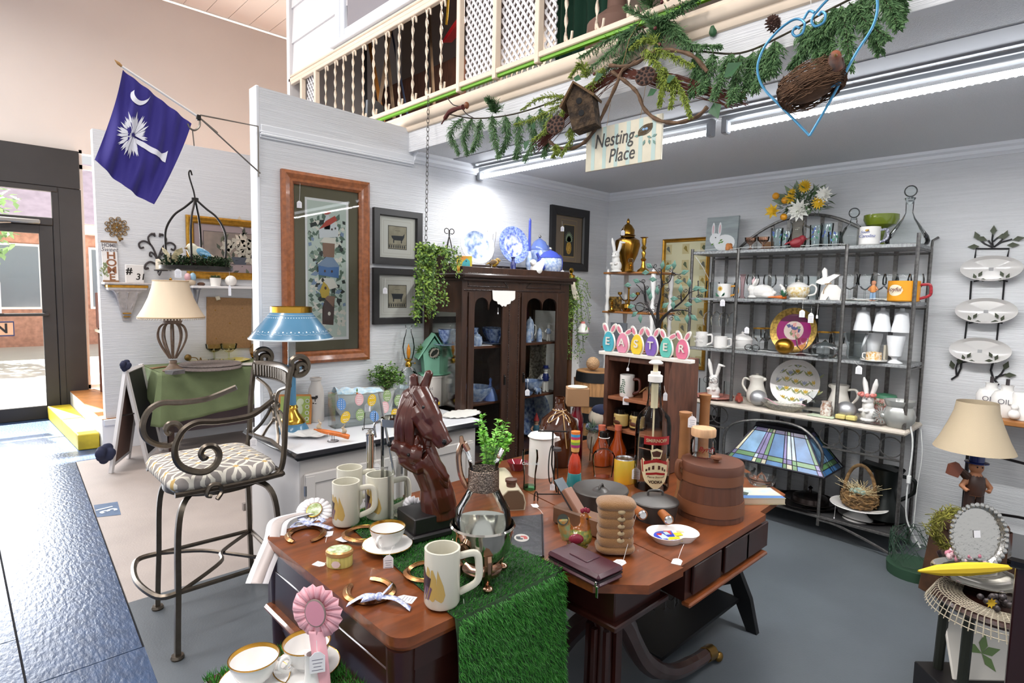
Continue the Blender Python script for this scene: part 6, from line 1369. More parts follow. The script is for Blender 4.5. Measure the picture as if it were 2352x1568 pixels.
lat('glass_dish','wide cut glass covered dish right of the magenta plate','dish',sh(1893,z3,4.22),[(0,0),(.07,0),(.095,.03),(.1,.05),(.07,.085),(.02,.1),(0,.12)],glc,30)
lat('swirl_pitcher','frosted swirl glass pitcher beside the rack upright','pitcher',sh(1962,z3,4.28),[(0,0),(.04,0),(.05,.03),(.045,.08),(.075,.17),(.073,.17)],G('frosted swirl','dfe4e4',.3),24)
for px,lb in ((1982,'nearest the rack upright'),(2026,'the middle one'),(2070,'nearest the rack end')):
 k=MB();k.La([(0,0),(.012,0),(.014,-.02),(.035,-.035),(.042,-.09),(.05,-.13),(.052,-.155),(.048,-.155),(.03,-.04),(0,-.04)],24);one('milk_glass_goblet','white milk glass goblet hanging upside down, '+lb,'glass',k,mglass,Vc((4.28,sh(px,1.45,4.28).y,1.556)),0,'hanging milk glass goblets')
mgp=[(0,0),(.045,0),(.043,.006),(.014,.02),(.014,.03),(.036,.045),(.042,.1),(.05,.15),(.05,.17),(.046,.17),(.03,.05),(0,.045)]
for px,x,lb in ((2004,4.38,'behind the flowered cup'),(2054,4.24,'at the shelf end')):k=MB();k.La(mgp,24);one('milk_glass_goblet','upright white milk glass goblet '+lb,'glass',k,mglass,sh(px,z3,x),0,'upright milk glass goblets')
p=sh(2006,z3,4.19);lat('saucer','white saucer with yellow flowers under the flowered cup','saucer',p,[(0,.001),(.04,.001),(.075,.012),(.074,.015),(.04,.005),(0,.005)],wht,28);t=mug('teacup','white teacup with yellow and orange flowers on the third shelf',p+Vc((0,0,.006)),.044,.055,(M('floral china','ebe6d8',.15,var=.5,vs=70,c2='d39a3a'),wht),RZ,hand=-1);tag(t,p+Vc((-.03,.1,.0)),p+Vc((-.03,.07,-.03)),.036)
k=MB();k.box(0,0,.05,.012,.06,.1);one('small_book','thin cream booklet standing between the milk glass goblets','book',k,M('cream paper'),sh(2033,z3,4.36),RZ)
c4=lambda px,x:sh(px,z4,x)
lat('pink_tray','pink glass oval tray under the rabbit in glasses','tray',c4(1640,4.24),[(0,0),(.1,0),(.145,.016),(.143,.02),(.1,.005),(0,.005)],M('pink glass','b9766a',.15),30)
p=c4(1638,4.24);p.z+=.006;t=Bny('rabbit_bust','white rabbit bust wearing round wire glasses',p,.24,RZ,wht_m,1.25,lop=1);k=MB()
for e in (-1,1):k.Tu([(e*.034+.024*cos(a),-.055-.0,.137+.024*sin(a))for a in [i*2*pi/16 for i in range(16)]],.0016,5,True)
k.Tu([(-.01,-.055,.14),(.01,-.055,.14)],.0016,5);k.B('wire_glasses',M('dark pewter'),t)
bird('glass_bird','small red glass bird on the rack counter',c4(1697,4.2),.085,(M('ruby glass','8f3f34',.06,coat=.6),)*3,3.6)
for px,lb in ((1615,'at the dark crate'),(1672,'behind the red glass bird')):lat('water_glass','clear glass on the rack counter, '+lb,'glass',c4(px,4.38),[(0,.003),(.034,.003),(.036,.12),(.034,.12),(.03,.012),(0,.012)],gl,20,group='water glasses on the counter')
def pitcher(name,label,p,s,mat,rz,lid=False):
 t=Th(name,label,'pitcher',p,rz);k=MB();k.La(prof_shell([(0,0),(.3*s,0),(.36*s,.12*s),(.37*s,.35*s),(.28*s,.62*s),(.24*s,.78*s),(.29*s,.95*s),(.3*s,1*s)],.02*s),28);k.ball(-.27*s,0,.93*s,.1*s,.07*s,.08*s);k.B('body',mat,t)
 k=MB();k.Tu(Spl([(.26*s,0,.85*s),(.5*s,0,.88*s),(.56*s,0,.62*s),(.34*s,0,.32*s)],6),.045*s,8);k.B('handle',mat,t)
 if lid:k=MB();k.La([(.29*s,1.0*s),(.2*s,1.06*s),(.05*s,1.08*s),(.06*s,1.13*s),(0,1.15*s)],20);k.B('lid',mat,t)
 return t
crm=M('cream ironstone','e5e0d6',.2)
t=pitcher('cream_pitcher','cream lidded pitcher behind the left silver egg',c4(1736,4.34),.19,crm,RZ+pi*.0+pi,True)
for px,x,lb in ((1741,4.2,'nearest the red glass bird'),(1942,4.22,'beside the rack upright')):egg('silver_egg','large brushed silver egg, '+lb,c4(px,x),.06,M('brushed silver','c8c8ca',.42,.75),'egg',.95)
p=c4(1818,4.36);R=55*mpp(p);t=platef('tulip_plate','large round white plate painted with yellow tulips',p,R,(wht,wht,wht),16,rim=.8)
k=MB();rr=random.Random(14)
for x in range(-2,3):
 for y in range(-2,3):
  if x*x+y*y>6:continue
  X_,Y_=x*R*.37+(.02 if y%2 else 0)+rr.gauss(0,.006),R+y*R*.37+rr.gauss(0,.006);k.mat(rr.choice((0,0,2)))
  for a in (-.5,0,.5):k.leaf((X_,Y_,.0085),(sin(a),cos(a),0),(0,0,1),R*.2,R*.08,0)
  k.mat(1)
  for a in (-.7,.7):k.leaf((X_,Y_-.012,.0083),(sin(a),cos(a)*.8,0),(0,0,1),R*.32,R*.09,0)
k.B('painted_tulips',[M('tulip yellow','d8b53a',.3),M('tulip olive','9aa070',.3),M('tulip blue','9fa9c0',.3)],t)
p=c4(1797,4.18);t=Th('woven_dish','oval glass basket dish holding pink ribbon at the counter front','dish',p,RZ);k=MB();k.at(sc=(1.5,.8,1));k.La(prof_shell([(0,0),(.06,0),(.09,.03),(.1,.045)],.003),36);k.B('dish',M('pressed glass','b9b4a6',.15,var=.3,vs=80),t)
k=MB();k.grid(lambda a,b:(-.2+.36*a,-.03+.022*b+.02*sin(a*6),.05+.018*sin(a*9)),30,2);k.B('ribbon',M('pink satin','d9a8b6',.4),t)
p=c4(1868,4.26);t=Th('glass_box','clear glass box with a fan-shaped lid handle','box',p,RZ);k=MB();k.box(0,0,.04,.12,.09,.075);k.B('box',gl,t);k=MB();k.prism([(-.01,.08)]+[(.045*cos(a),.1+.05*sin(a))for a in [radians(20+20*i)for i in range(8)]]+[(.01,.08)],-.01,.01);k.B('lid_fan',glc,t)
t=pitcher('milk_jug','tall cream jug with a wide spout behind the rack upright',c4(1925,4.36),.2,crm,RZ)
p=c4(1897,4.2);lat('bud_vase','small white flowered vase next to the cream jug','vase',p,[(0,0),(.035,0),(.037,.06),(.028,.085),(.032,.1),(.03,.1)],M('bud floral','e6e2da',.2,var=.4,vs=60,c2='a9806a'),22)
k=MB();k.box(0,0,.003,.16,.09,.005,.002);one('greeting_card','pale green card with a small bird lying at the counter edge','card',k,M('mint card','ccd9bd',.7,var=.15,vs=20),c4(1888,4.165),RZ)
k=MB();k.box(-.031,0,.02,.058,.05,.03,.006);k.box(.031,0,.02,.058,.05,.03,.006);one('wax_melts','two yellow wax melts in a clear tray before the silver egg','wax melts',k,M('yellow wax','dfce7f',.4),c4(1943,4.165),RZ)
k=MB();k.box(0,0,.005,.22,.12,.008,.003);one('glass_tray','clear ribbed glass tray under the flower-crowned rabbit','tray',k,glc,c4(1985,4.19),RZ)
p=c4(1993,4.22);p.z+=.0095;t=Bny('rabbit_figurine','white rabbit wearing a coral flower crown near the counter end',p,.235,RZ-.5,wht,1.1);k=MB();[k.ball(.05*cos(a)*.8,-.02+.04*sin(a),.168,.014)for a in [i*pi/4 for i in range(8)]];k.B('flower_crown',M('coral glaze'),t)
p=c4(2028,4.36);t=Th('canister','white canister with green lid and red lettering behind the rabbit','canister',p,RZ);k=MB();k.La([(0,0),(.07,0),(.07,.15),(0,.15)],24);k.B('body',M('cherry print','e3ddd2',.25,var=.7,vs=45,c2='b3463c'),t);k=MB();k.La([(.072,.15),(.065,.17),(0,.18)],24);k.B('lid',M('green lid','3d7d5c',.3),t);text('lettering','Hot',.035,M('green lid'),t,(-.01,-.072,.115));text('lettering','Chocolate',.032,M('maroon script'),t,(0,-.072,.08),shear=.3)
p=c4(2063,4.22);t=Th('wax_warmer','silver white sunburst wax warmer at the end of the counter','wax warmer',p,RZ-.35);sv=M('pearl silver glaze','b9bab6',.25,.4);k=MB();k.La(prof_shell([(0,0),(.06,0),(.085,.04),(.09,.07),(.078,.11),(.068,.125),(.078,.14),(.085,.165)],.005),32);k.B('body',sv,t);k=MB();c_=(-.055,-.068)
for j in range(18):a=j*2*pi/18;k.Tu([(c_[0]+.02*cos(a)*.8,c_[1]-.008+.012*cos(a),.065+.02*sin(a)),(c_[0]+.055*cos(a)*.75,c_[1]-.002+.035*cos(a),.065+.05*sin(a))],.004,5)
k.ball(c_[0],c_[1]-.006,.065,.018,.012,.018);k.B('sunburst',sv,t)
a,b=sh(1675,zr+.01,4.15),sh(1898,zr+.01,4.15);cy=(a.y+b.y)/2;Lh=(a.y-b.y)/2;zt_=pX(1770,985,4.25).z
t=Th('lampshade','stained glass lampshade in blues and greens on the lower rack shelf','lampshade',(4.30,cy,zr+.012),RZ)
hS=zt_-zr;lead=M('lead came','2c2a33',.4,.6);cols=[M('opal '+n,c_,.3,var=.35,vs=9,coat=.15)for n,c_ in (('blue','3f78b0'),('sky','7aa6cc'),('green','5f8f5a'),('violet','7a70a4'),('cream','dcd7b8'),('pale','bcd0dc'))]
B4=[(-Lh,-.19),(Lh,-.19),(Lh,.19),(-Lh,.19)];T4=[(-Lh*.55,-.07),(Lh*.50,-.07),(Lh*.5,.07),(-Lh*.55,.07)]
k=MB();kl=MB()
def panel(i0,i1,cuts,rows):
 P=lambda s_,v:Vc((*[(B4[i0][j]*(1-s_)+B4[i1][j]*s_)*(1-v)+(T4[i0][j]*(1-s_)+T4[i1][j]*s_)*v for j in (0,1)],hS*v))
 for a,b in zip(cuts,cuts[1:]):
  for j,(c_,d)in enumerate(zip(rows,rows[1:])):
   w_=b-a;m_=(3 if j in (0,3)else 2)if w_<.08 else ((3 if j==0 else 2)if w_<.05 else (0,2,rr.choice((1,0,5)),3)[min(j,3)]);m_=(rr.choice((4,2,3,5))if w_<.1 else m_)
   k.mat(m_).poly([P(a,c_),P(b,c_),P(b,d),P(a,d)]);kl.Tu([P(a,c_),P(a,d)],.0028,4);kl.Tu([P(a,c_),P(b,c_)],.0028,4)
 kl.Tu([P(0,0),P(1,0)],.007,4);kl.Tu([P(0,1),P(1,1)],.009,4);kl.Tu([P(0,0),P(0,1)],.006,4)
rr=random.Random(4);cu=[0,.05,.27,.31,.37,.42,.60,.64,.70,.75,.95,1];ro=[0,.14,.26,.88,1]
panel(0,1,cu,ro);panel(1,2,[0,.1,.45,.55,.9,1],ro);panel(2,3,cu,ro);panel(3,0,[0,.1,.45,.55,.9,1],ro)
k.B('glass_panes',cols,t);kl.B('leading',lead,t);k=MB();k.box(-.01,0,hS+.01,Lh*1.06,.15,.03,.006);k.Tu([(-.03+.03*cos(a),0,hS+.025+.03*sin(a))for a in [radians(20*i)for i in range(10)]],.005,6);k.B('cap',lead,t)
p=sh(1970,.158,4.27);t=Th('cake_stand','white pierced cake stand on the bottom rack shelf','cake stand',p);h_=ht(p,1158);k=MB();k.La([(0,.0),(.09,0),(.085,.015),(.04,.05),(.03,.09),(.05,h_-.03),(0,h_-.03)],28);k.B('pedestal',wht,t);k=MB();k.La([(0,h_-.03),(.08,h_-.025),(.17,h_),(.168,h_+.004),(.08,h_-.018),(0,h_-.02)],40);k.B('plate',wht,t);tag(t,p+Vc((-.13,.1,h_)),p+Vc((-.14,.1,.02)),.006,asp=2,lines=0)
p=p+Vc((0,0,h_-.017));t=Th('nest_basket','round twig basket with a handle holding straw and blue eggs on the cake stand','basket',p,RZ);bk_=M('twig brown','8a6a42',.8,var=.6,vs=40);k=MB();rr=random.Random(6)
for j in range(150):
 z=.012+.10*(j/150);r=.085+.022*sin(pi*(j/150));a=rr.uniform(0,6.28);k.Tu([((r+rr.uniform(-.012,.008))*cos(a+i*.25),(r+rr.uniform(-.012,.008))*sin(a+i*.25),z+rr.uniform(-.012,.012))for i in range(4)],.005,5)
k.La([(0,.005),(.085,.008),(.1,.05),(.095,.1),(.08,.09),(0,.07)],22);k.B('twig_bowl',bk_,t);k=MB();k.Tu([(.09*cos(a),0,.09+.19*sin(a))for a in [pi*i/16 for i in range(17)]],.011,8);k.B('handle',bk_,t)
k=MB();[k.Tu([(rr.gauss(0,.04),rr.gauss(0,.04),.09),(rr.gauss(0,.08),rr.gauss(0,.07),.13+rr.random()*.05)],.0015,4)for _ in range(70)];k.B('straw',M('pale straw'),t)
for j,(x,y)in enumerate(((-.02,-.05),(.025,-.055),(.0,-.02))):k=MB();k.ball(x,y,.115,.026,.026,.02);one('robin_egg',('pale blue','greenish','rear pale')[j]+' speckled egg lying in the twig basket','egg',k,M('robin egg','8fa79a',.4),p,RZ)
p=sh(2030,.158,4.38);t=Th('dark_pitcher','tall black metal pitcher behind the cake stand','pitcher',p,RZ);h_=ht(p,1068);dkg=M('blackened metal','1f2322',.35,.6);k=MB();k.La([(0,0),(.09,0),(.13,.03),(.12,.08),(.07,.15),(.06,h_*.6),(.08,h_*.85),(.1,h_*.95)],26);k.prism([(-.1,h_*.85),(-.14,h_),(.06,h_*.93),(.06,h_*.85)],-.05,.05);k.B('body',dkg,t);k=MB();k.Tu(Spl([(.07,0,h_*.85),(.15,0,h_*.82),(.15,0,h_*.6),(.07,0,h_*.4)],6),.012,8);k.B('handle',dkg,t)
for j,(px,x,z,R)in enumerate(((1850,4.32,.16,.21),(1862,4.30,.185,.17),(1985,4.33,.1585,.16))):lat('serving_tray',('widest dark tarnished silver tray lying on the bottom rack shelf','smaller tarnished tray on top of the widest dark tray','round dark tray beneath the cake stand area')[j],'tray',Vc((x,sh(px,z,x).y,z if j<2 else .1585)),[(0,0),(R*.8,0),(R,.018),(R*.98,.021),(R*.78,.006),(0,.006)],M('tarnished silver','3b3432',.25,.9),36)
p=sh(1860,.193,4.30);t=Th('chafing_lid','dark tarnished silver domed lid on the stacked trays','lid',p);k=MB();k.La([(.12,.0),(.11,.03),(.05,.055),(0,.06)],28);k.B('dome',M('tarnished silver'),t);k=MB();k.La([(0,.055),(.01,.06),(.008,.08),(.016,.09),(0,.105)],14);k.B('knob',M('tarnished silver'),t)
p=sh(1648,.52,4.2);k=MB();k.box(0,0,.06,.14,.02,.26);one('black_picture_frame','small black frame leaning at the rack behind the cookie jar','picture frame',k,blk,sh(1632,.49,4.25),RZ-.2)
# plate rack on the back wall
q=lambda px,py,o=.0:pX(px,py,BX-.008-o)
t=Th('plate_hanger','black wire wall rack with leaf tips holding three oval plates','plate rack',q(2262,700));kl=MB();c0=q(2262,700)
def wr(P,r=.005):k=MB();k.Tu([q(*p)-c0 for p in P],r,6);k.B('wire',M('black wire','232124',.5,.4),t)
wr([(2239,596),(2242,571),(2318,571),(2314,590)]);wr([(2231,645),(2228,690)]);wr([(2307,645),(2303,690)]);wr([(2221,738),(2216,782)]);wr([(2294,740),(2289,785)])
wr([(2209,825),(2207,845),(2199,862),(2185,871)],.006);wr([(2281,832),(2276,850),(2281,868),(2294,884)],.006);wr([(2197,862),(2196,845),(2200,832)]);wr([(2284,872),(2300,858),(2308,845)]);wr([(2286,866),(2312,859)])
for P in ([(2281,568),(2279,550),(2281,532)],[(2280,568),(2262,560),(2248,548)],[(2280,565),(2270,552)],[(2283,567),(2300,556),(2325,549)],[(2284,567),(2304,548)],[(2281,555),(2292,545)]):wr(P,.0045)
for px,py,dx,dy in ((2281,540,0,-1),(2248,552,-.4,-1),(2268,552,-1,-.4),(2290,545,1,-.2),(2304,551,.3,-1),(2325,551,1,-.2),(2250,566,-1,0),(2312,563,1,0),(2190,848,-.3,-1),(2201,838,.2,-1),(2306,850,.3,-1),(2305,861,1,-.1)):kl.leaf(q(px,py,.006)-c0,(0,-dx,-dy),(-1,0,0),.06,.032,.1)
for cx,cy in ((2277,622),(2265,718),(2251,808)):
 for dx,s_ in ((-30,1),(28,-1)):
  wr([(cx+dx*1.35,cy+24),(cx+dx,cy+22),(cx+dx+s_*12,cy+8)],.005)
  for a,b,c_,d in ((0,14,s_*.5,-1),(2,20,s_,.1),(-s_*6,20,-s_*.3,-.9)):kl.leaf(pX(cx+dx+a,cy+b,BX-.075)-c0,(0,-c_,-d),(-1,0,0),.04,.02,.1)
kl.B('metal_leaves',M('bronze leaves','44493a',.5,.4),t)
for(px,py),lb in (((2277,618),'highest'),((2265,715),'middle'),((2251,806),'lowest')):
 p=pX(px,py,BX-.05);u=mpp(p);t=Th('oval_plate',lb+' of three white oval plates on the leafy wall rack','plate',p,rot=(radians(78),0,RZ),group='oval plates on the wall rack')
 k=MB();k.at(sc=(57*u,28*u/.94,1));k.La([(0,0),(.8,0),(1,.018),(1,.022),(.8,.006),(0,.006)],44);k.B('dish',M('white oval plate','cbc8c5',.15),t);k=MB();k.box(0,-.002,.0065,.022,.02,.001);k.B('maker_mark',M('grey mark','9b9a9a',.6),t)
# tables in the foreground
mah=M('polished mahogany','7c4220',.3,var=.35,vs=7,st=(1,5,5),coat=.5);mahd=M('dark mahogany panel','33150f',.3,var=.3,vs=8,coat=.3)
def ply(k,P,a,b,bev=0):k.prism(P,a,b,'z')
t=Th('writing_desk','dark mahogany desk with drawers at the front under the turf runner','desk',(1.03,1.55,0));DK=t
x0,x1,y0,y1=-.29,.295,-.41,.42
def rr4(x0,x1,y0,y1,r):return [p for cx,cy,a in ((x1-r,y0+r,-90),(x1-r,y1-r,0),(x0+r,y1-r,90),(x0+r,y0+r,180))for p in arc(cx,cy,r,radians(a),radians(a+90),5)]
k=MB();ply(k,rr4(x0,x1,y0,y1,.05),.735,.76);ply(k,rr4(x0+.008,x1-.008,y0+.008,y1-.008,.05),.72,.735);k.B('desktop',mah,t)
k=MB();ply(k,rr4(x0+.012,x1-.012,y0+.012,y1-.012,.05),.66,.72);k.box(x0+.035,-.0,.56,.02,.78,.22);k.box(.0,y0+.03,.55,.5,.02,.24);k.box(.0,y1-.03,.55,.5,.02,.24);k.box(x1-.03,0,.5,.02,.78,.34);k.B('carcass',mahd,t)
for y in (-.22,.26):
 k=MB();k.box(x0+.02,y,.585,.02,.30,.15,.004);d=k.B('drawer',mahd,t);k=MB();k.box(x0-.0,y,.53,.035,.24,.022,.008);k.B('drawer_pull',mah,d)
k=MB();k.prism([(y0+.06,.5),(y1-.06,.5),(y1-.1,.44),(.1,.38),(-.1,.38),(y0+.1,.44)],x0+.028,x0+.042,'x');k.B('curved_apron',mahd,t)
for i in (-1,1):
 for j in (-1,1):k=MB();k.Tu([(i*.25+.0,j*.365,.72),(i*.25,j*.365,.5),(i*.25,j*.365,0)],[.038,.034,.022],12);k.B('leg',mahd,t)
t=Th('pedestal_table','mahogany pedestal table with clipped corners and brass claw feet','table',(1.55,1.45,0))
G2=[(1.335,1.02),(1.452,.904),(1.632,.895),(1.74,1.62),(1.82,2.02),(1.335,2.02)]
loc=lambda P,o:[(x-o[0],y-o[1])for x,y in P]
k=MB();ply(k,loc(G2,(1.55,1.45)),.722,.75);k.B('tabletop',mah,t)
k=MB();k.box(.0,-.1,.66,.26,.7,.12,.004);k.box(0,-.1,.595,.3,.74,.02,.004);k.B('apron',mahd,t)
k=MB();k.La([(.05,.6),(.06,.57),(.04,.52),(.045,.3),(.065,.22),(.06,.12),(.03,.08),(0,.08)],10,-.03,-.34);[k.Tu([(-.03+.05*cos(a),-.34+.05*sin(a),.52),(-.03+.052*cos(a),-.34+.052*sin(a),.25)],.011,5)for a in [i*pi/4 for i in range(8)]];k.B('carved_post',mahd,t)
def sabre(a):
 c_,s_=cos(a),sin(a);P=Spl([(-.02+r*c_,-.34+r*s_,z)for r,z in ((.02,.56),(.10,.48),(.25,.27),(.45,.13),(.65,.075),(.76,.06))],6)
 k=MB();k.Tu(P,[.042]*8+[.038]*8+[.032]*8+[.03]*7,8,flat=.95);l_=k.B('leg',mahd,t)
 k=MB();e=P[-1];k.Tu([e,e+Vc((c_*.06,s_*.06,-.012))],[.032,.034],10);[k.ball(e.x+c_*.085-s_*o,e.y+s_*.085+c_*o,.026,.024,.016,.022)for o in (-.026,-.009,.009,.026)];k.B('claw_foot',M('antique brass','8a6a34',.3,.9),l_)
sabre(radians(2));sabre(radians(95))
t=Th('sewing_table','long mahogany table with drawer apron on a black cast iron treadle base','table',(2.25,1.45,0));o=(2.25,1.45)
k=MB();ply(k,loc([(1.637,.905),(2.287,.912),(2.30,.94),(2.59,.955),(2.85,1.27),(2.85,2.12),(1.832,2.12),(1.747,1.62)],o),.725,.75);k.B('tabletop',mah,t)
k=MB();k.prism(loc([(1.70,.925),(2.28,.925),(2.28,2.0),(1.86,2.0)],o),.60,.725,'z');[k.box(x,.917-1.45,.665,.19,.012,.1,.003)for x in (-.42,-.20,-.03)];k.B('apron',mahd,t)
k=MB();k.box(-.26,.915-1.45,.597,.6,.035,.016,.005);k.B('moulding',mah,t)
castm=M('black cast iron','191a1c',.45,.4)
for x,yo in ((.47,0),(-.1,.5)):
 k=MB();P=[(-.24,0),(-.19,0),(-.13,.12),(-.1,.2),(-.03,.16),(.03,.16),(.1,.2),(.13,.12),(.19,0),(.24,0),(.2,.16),(.13,.3),(.12,.42),(.16,.6),(.10,.6),(.06,.42),(.07,.32),(-.07,.32),(-.06,.42),(-.10,.6),(-.16,.6),(-.12,.42),(-.13,.3),(-.2,.16)];k.prism([(a-.12+yo,b)for a,b in P],x-.015,x+.015,'x');k.B('treadle_side',castm,t)
k=MB();k.box(.11,-.12,.14,.7,.3,.015);k.Tu([(.2,-.12,.4),(.47,-.12,.4)],.012,6);k.B('treadle',castm,t)
t=Th('wire_basket','chrome wire basket on the floor beneath the front tables','basket',pz(1500,1440,0));k=MB();rr=random.Random(8)
for j in range(9):z=.1+.05*j;k.Tu([(.11*cos(a)*(1+.1*sin(a*7+j)),.11*sin(a),z+.012*sin(a*9+j))for a in [i*2*pi/28 for i in range(28)]],.0016,4,True)
for j in range(12):a=j*pi/6;k.Tu([(.11*cos(a),.11*sin(a),0),(.11*cos(a),.11*sin(a),.52)],.002,4)
k.B('wire',M('chrome'),t)
TZ2=.762;t=Th('turf_runner','strip of green artificial turf laid over the desk and hanging down its end','turf',(1.12,1.55,TZ2))
xl=lambda y:.905+.10*max(0,(y-1.14))/.8
k=MB();k.grid(lambda a,b:((xl(1.13+b*.82)+a*(1.318-xl(1.13+b*.82)))-1.12,1.13+b*.82-1.55,.002),6,6);k.grid(lambda a,b:(xl(1.13)+a*(1.318-xl(1.13))-1.12,1.128-1.55-.012*sin(pi*min(1,b*4)/2)-.02*b,.002-.5*b),6,10);k.B('backing',M('turf backing','1f3a1c',.9),t,solid=.003)
k=MB();rr=random.Random(77)
for j in range(30000):
 hang=rr.random()<.5;s_=rr.random()
 if hang:
  z=-.5*rr.random()**1.0;x=xl(1.13)+s_*(1.322-xl(1.13))-1.12;p=Vc((x,1.116-1.55+.04*z,z));d=Vc((rr.gauss(0,.4),-1,rr.gauss(-.6,.45)))
 else :
  y=1.12+rr.random()*.84;p=Vc((xl(y)+s_*(1.32-xl(y))-1.12,y-1.55,.003));d=Vc((rr.gauss(0,.5),rr.gauss(-.45,.5),1))
 d.normalize();b=d.cross(Vc((rr.gauss(0,1),rr.gauss(0,1),rr.gauss(0,1)))).normalized()*.0011;l_=rr.uniform(.008,.017)
 if hang:l_*=1.35
 k.mat(rr.choice((0,0,1))).add([p-b,p+b,p+d*l_+Vc((0,0,-.002))],[(0,1,2)])
o=k.B('grass_blades',[M('turf green','2f7a26',.5),M('turf light','4d9a3a',.5)],t);o['kind']='stuff'
dk=lambda px,py:pz(px,py,.7605);tf=lambda px,py:pz(px,py,.768);tb=lambda px,py:pz(px,py,.7505)
mugm=M('ivory mug glaze','d6d2c2',.12)
def hmug(label,px,py,r,h,rz):
 p=tf(px,py);u=mpp(p);t=mug('horse_mug',label,p,r*u,h*u*1.03,(mugm,),rz,'ivory mugs painted with horses',1,tw=.34);R=r*u;H=h*u;k=MB();a0=-.75*R
 P=lambda x,z:(a0+x*R,z*H)
 k.mat(0);[cur(k,[P(-.75+.5*i,.22),P(-.35+.5*i,.15),P(-.2+.5*i,.3),P(-.1+.4*i,.7-.12*i),P(-.3+.3*i,.8)],R,.0004)for i in range(3)]
 k.mat(1);cur(k,[P(-.9,.3),P(-.6,.2),P(-.1,.42),P(-.02,.58),P(-.45,.62),P(-.7,.75),P(-.95,.7)],R,.0008);k.mat(2);[cur(k,[P(-.7+.2*i,.12+.03*i),P(-.62+.2*i,.14),P(-.35+.2*i,.4),P(-.45+.2*i,.45)],R,.001)for i in range(3)]
 k.B('horse_painting',[M('ochre wash','b99b58',.3),M('dark horse paint','33242a',.3),M('plum wash','6b5064',.3)],t);return t,p,R
hmug('ivory horse mug at the front left of the three at the back',795,1200,31,95,VR+.15)
hmug('rearmost ivory horse mug, half hidden by two others',803,1158,29,85,VR+.4)
t,p,R=hmug('ivory horse mug at the right of the three at the back',872,1184,32,95,VR+.3);
t,p,R=hmug('large ivory horse mug standing nearest, beside the silver carafe',1015,1383,41,127,VR+.25);tag(t,p+Vc((R*.9,-R*.8,.01)),pz(1072,1445,.70),.034)
chn=M('white bone china','f0eeec',.08)
def cupset(label,p,s,rz,tg=None):
 lat('saucer','saucer under the '+label,'saucer',p,[(0,.002),(.035*s,.002),(.04*s,.005),(.078*s,.014),(.078*s,.016),(.04*s,.008),(0,.006)],[chn][0],44,group='gold rimmed saucers')
 t=Th('teacup',label,'teacup',p+Vc((0,0,.007)),rz,'gold rimmed teacups');k=MB();k.La([(0,.0),(.024*s,0),(.024*s,.006),(.04*s,.02),(.052*s,.045*s),(.056*s,.062*s),(.0545*s,.062*s),(.05*s,.045*s),(.038*s,.022),(0,.014)],40);k.B('bowl',chn,t)
 k=MB();k.La([(.0562*s,.061*s),(.0572*s,.0635*s),(.0545*s,.0637*s),(.0525*s,.055*s)],40);k.at((0,0,-.007));k.La([(.07*s,.0125),(.0785*s,.0165),(.0795*s,.0148)],44);k.at();k.La([(.0505*s,.043*s),(.0512*s,.0445*s),(.0508*s,.046*s)],40);k.B('gold_rim',M('bright gold','b88d3c',.18,1),t)
 k=MB();k.Tu(Spl([(.052*s,0,.05*s),(.072*s,0,.056*s),(.08*s,0,.04*s),(.06*s,0,.02*s),(.044*s,0,.022*s)],6),.0042*s,8);k.B('handle',chn,t)
 if tg:tag(t,*tg,lines=4)
 return t
p=tf(890,1258);cupset('gold rimmed white teacup on the turf between mug and tin',p,1.03,VR-1.75,(p+Vc((-.02,-.06,.03)),pz(892,1275,.80),.03))
p=dk(780,1296);u=mpp(p);t=Th('trinket_box','small oval yellow striped tin with a hunting scene lid','tin',p,VR);k=MB();k.at(sc=(1,.82,1));k.La([(0,0),(29*u,0),(30*u,.004),(29*u,.034),(0,.034)],28);k.B('body',M('yellow pinstripe','d5cd78',.3,var=.2,vs=120,st=(1,1,.01)),t);k=MB();k.at(sc=(1,.82,1));k.mat(0).La([(30*u,.034),(31.5*u,.036),(31*u,.046),(27*u,.05)],28);k.mat(1).La([(27*u,.05),(0,.051)],28);k.B('lid',[M('copper rim','c79a62',.3,.6),M('hunt scene print','cfd9c4',.3,var=.6,vs=60,c2='93a25e')],t);tag(t,p+Vc((-.035,.02,.01)),dk(745,1298),.026,flat=True)
k=MB();cur(k,[(.0+.014*cos(a),.018+.011*sin(a))for a in [i*pi/8 for i in range(16)]],30*u);k.B('medallion',M('pale pink print','dcc8c4',.4),t)
shoe=M('copper gold finish','b9865a',.25,1)
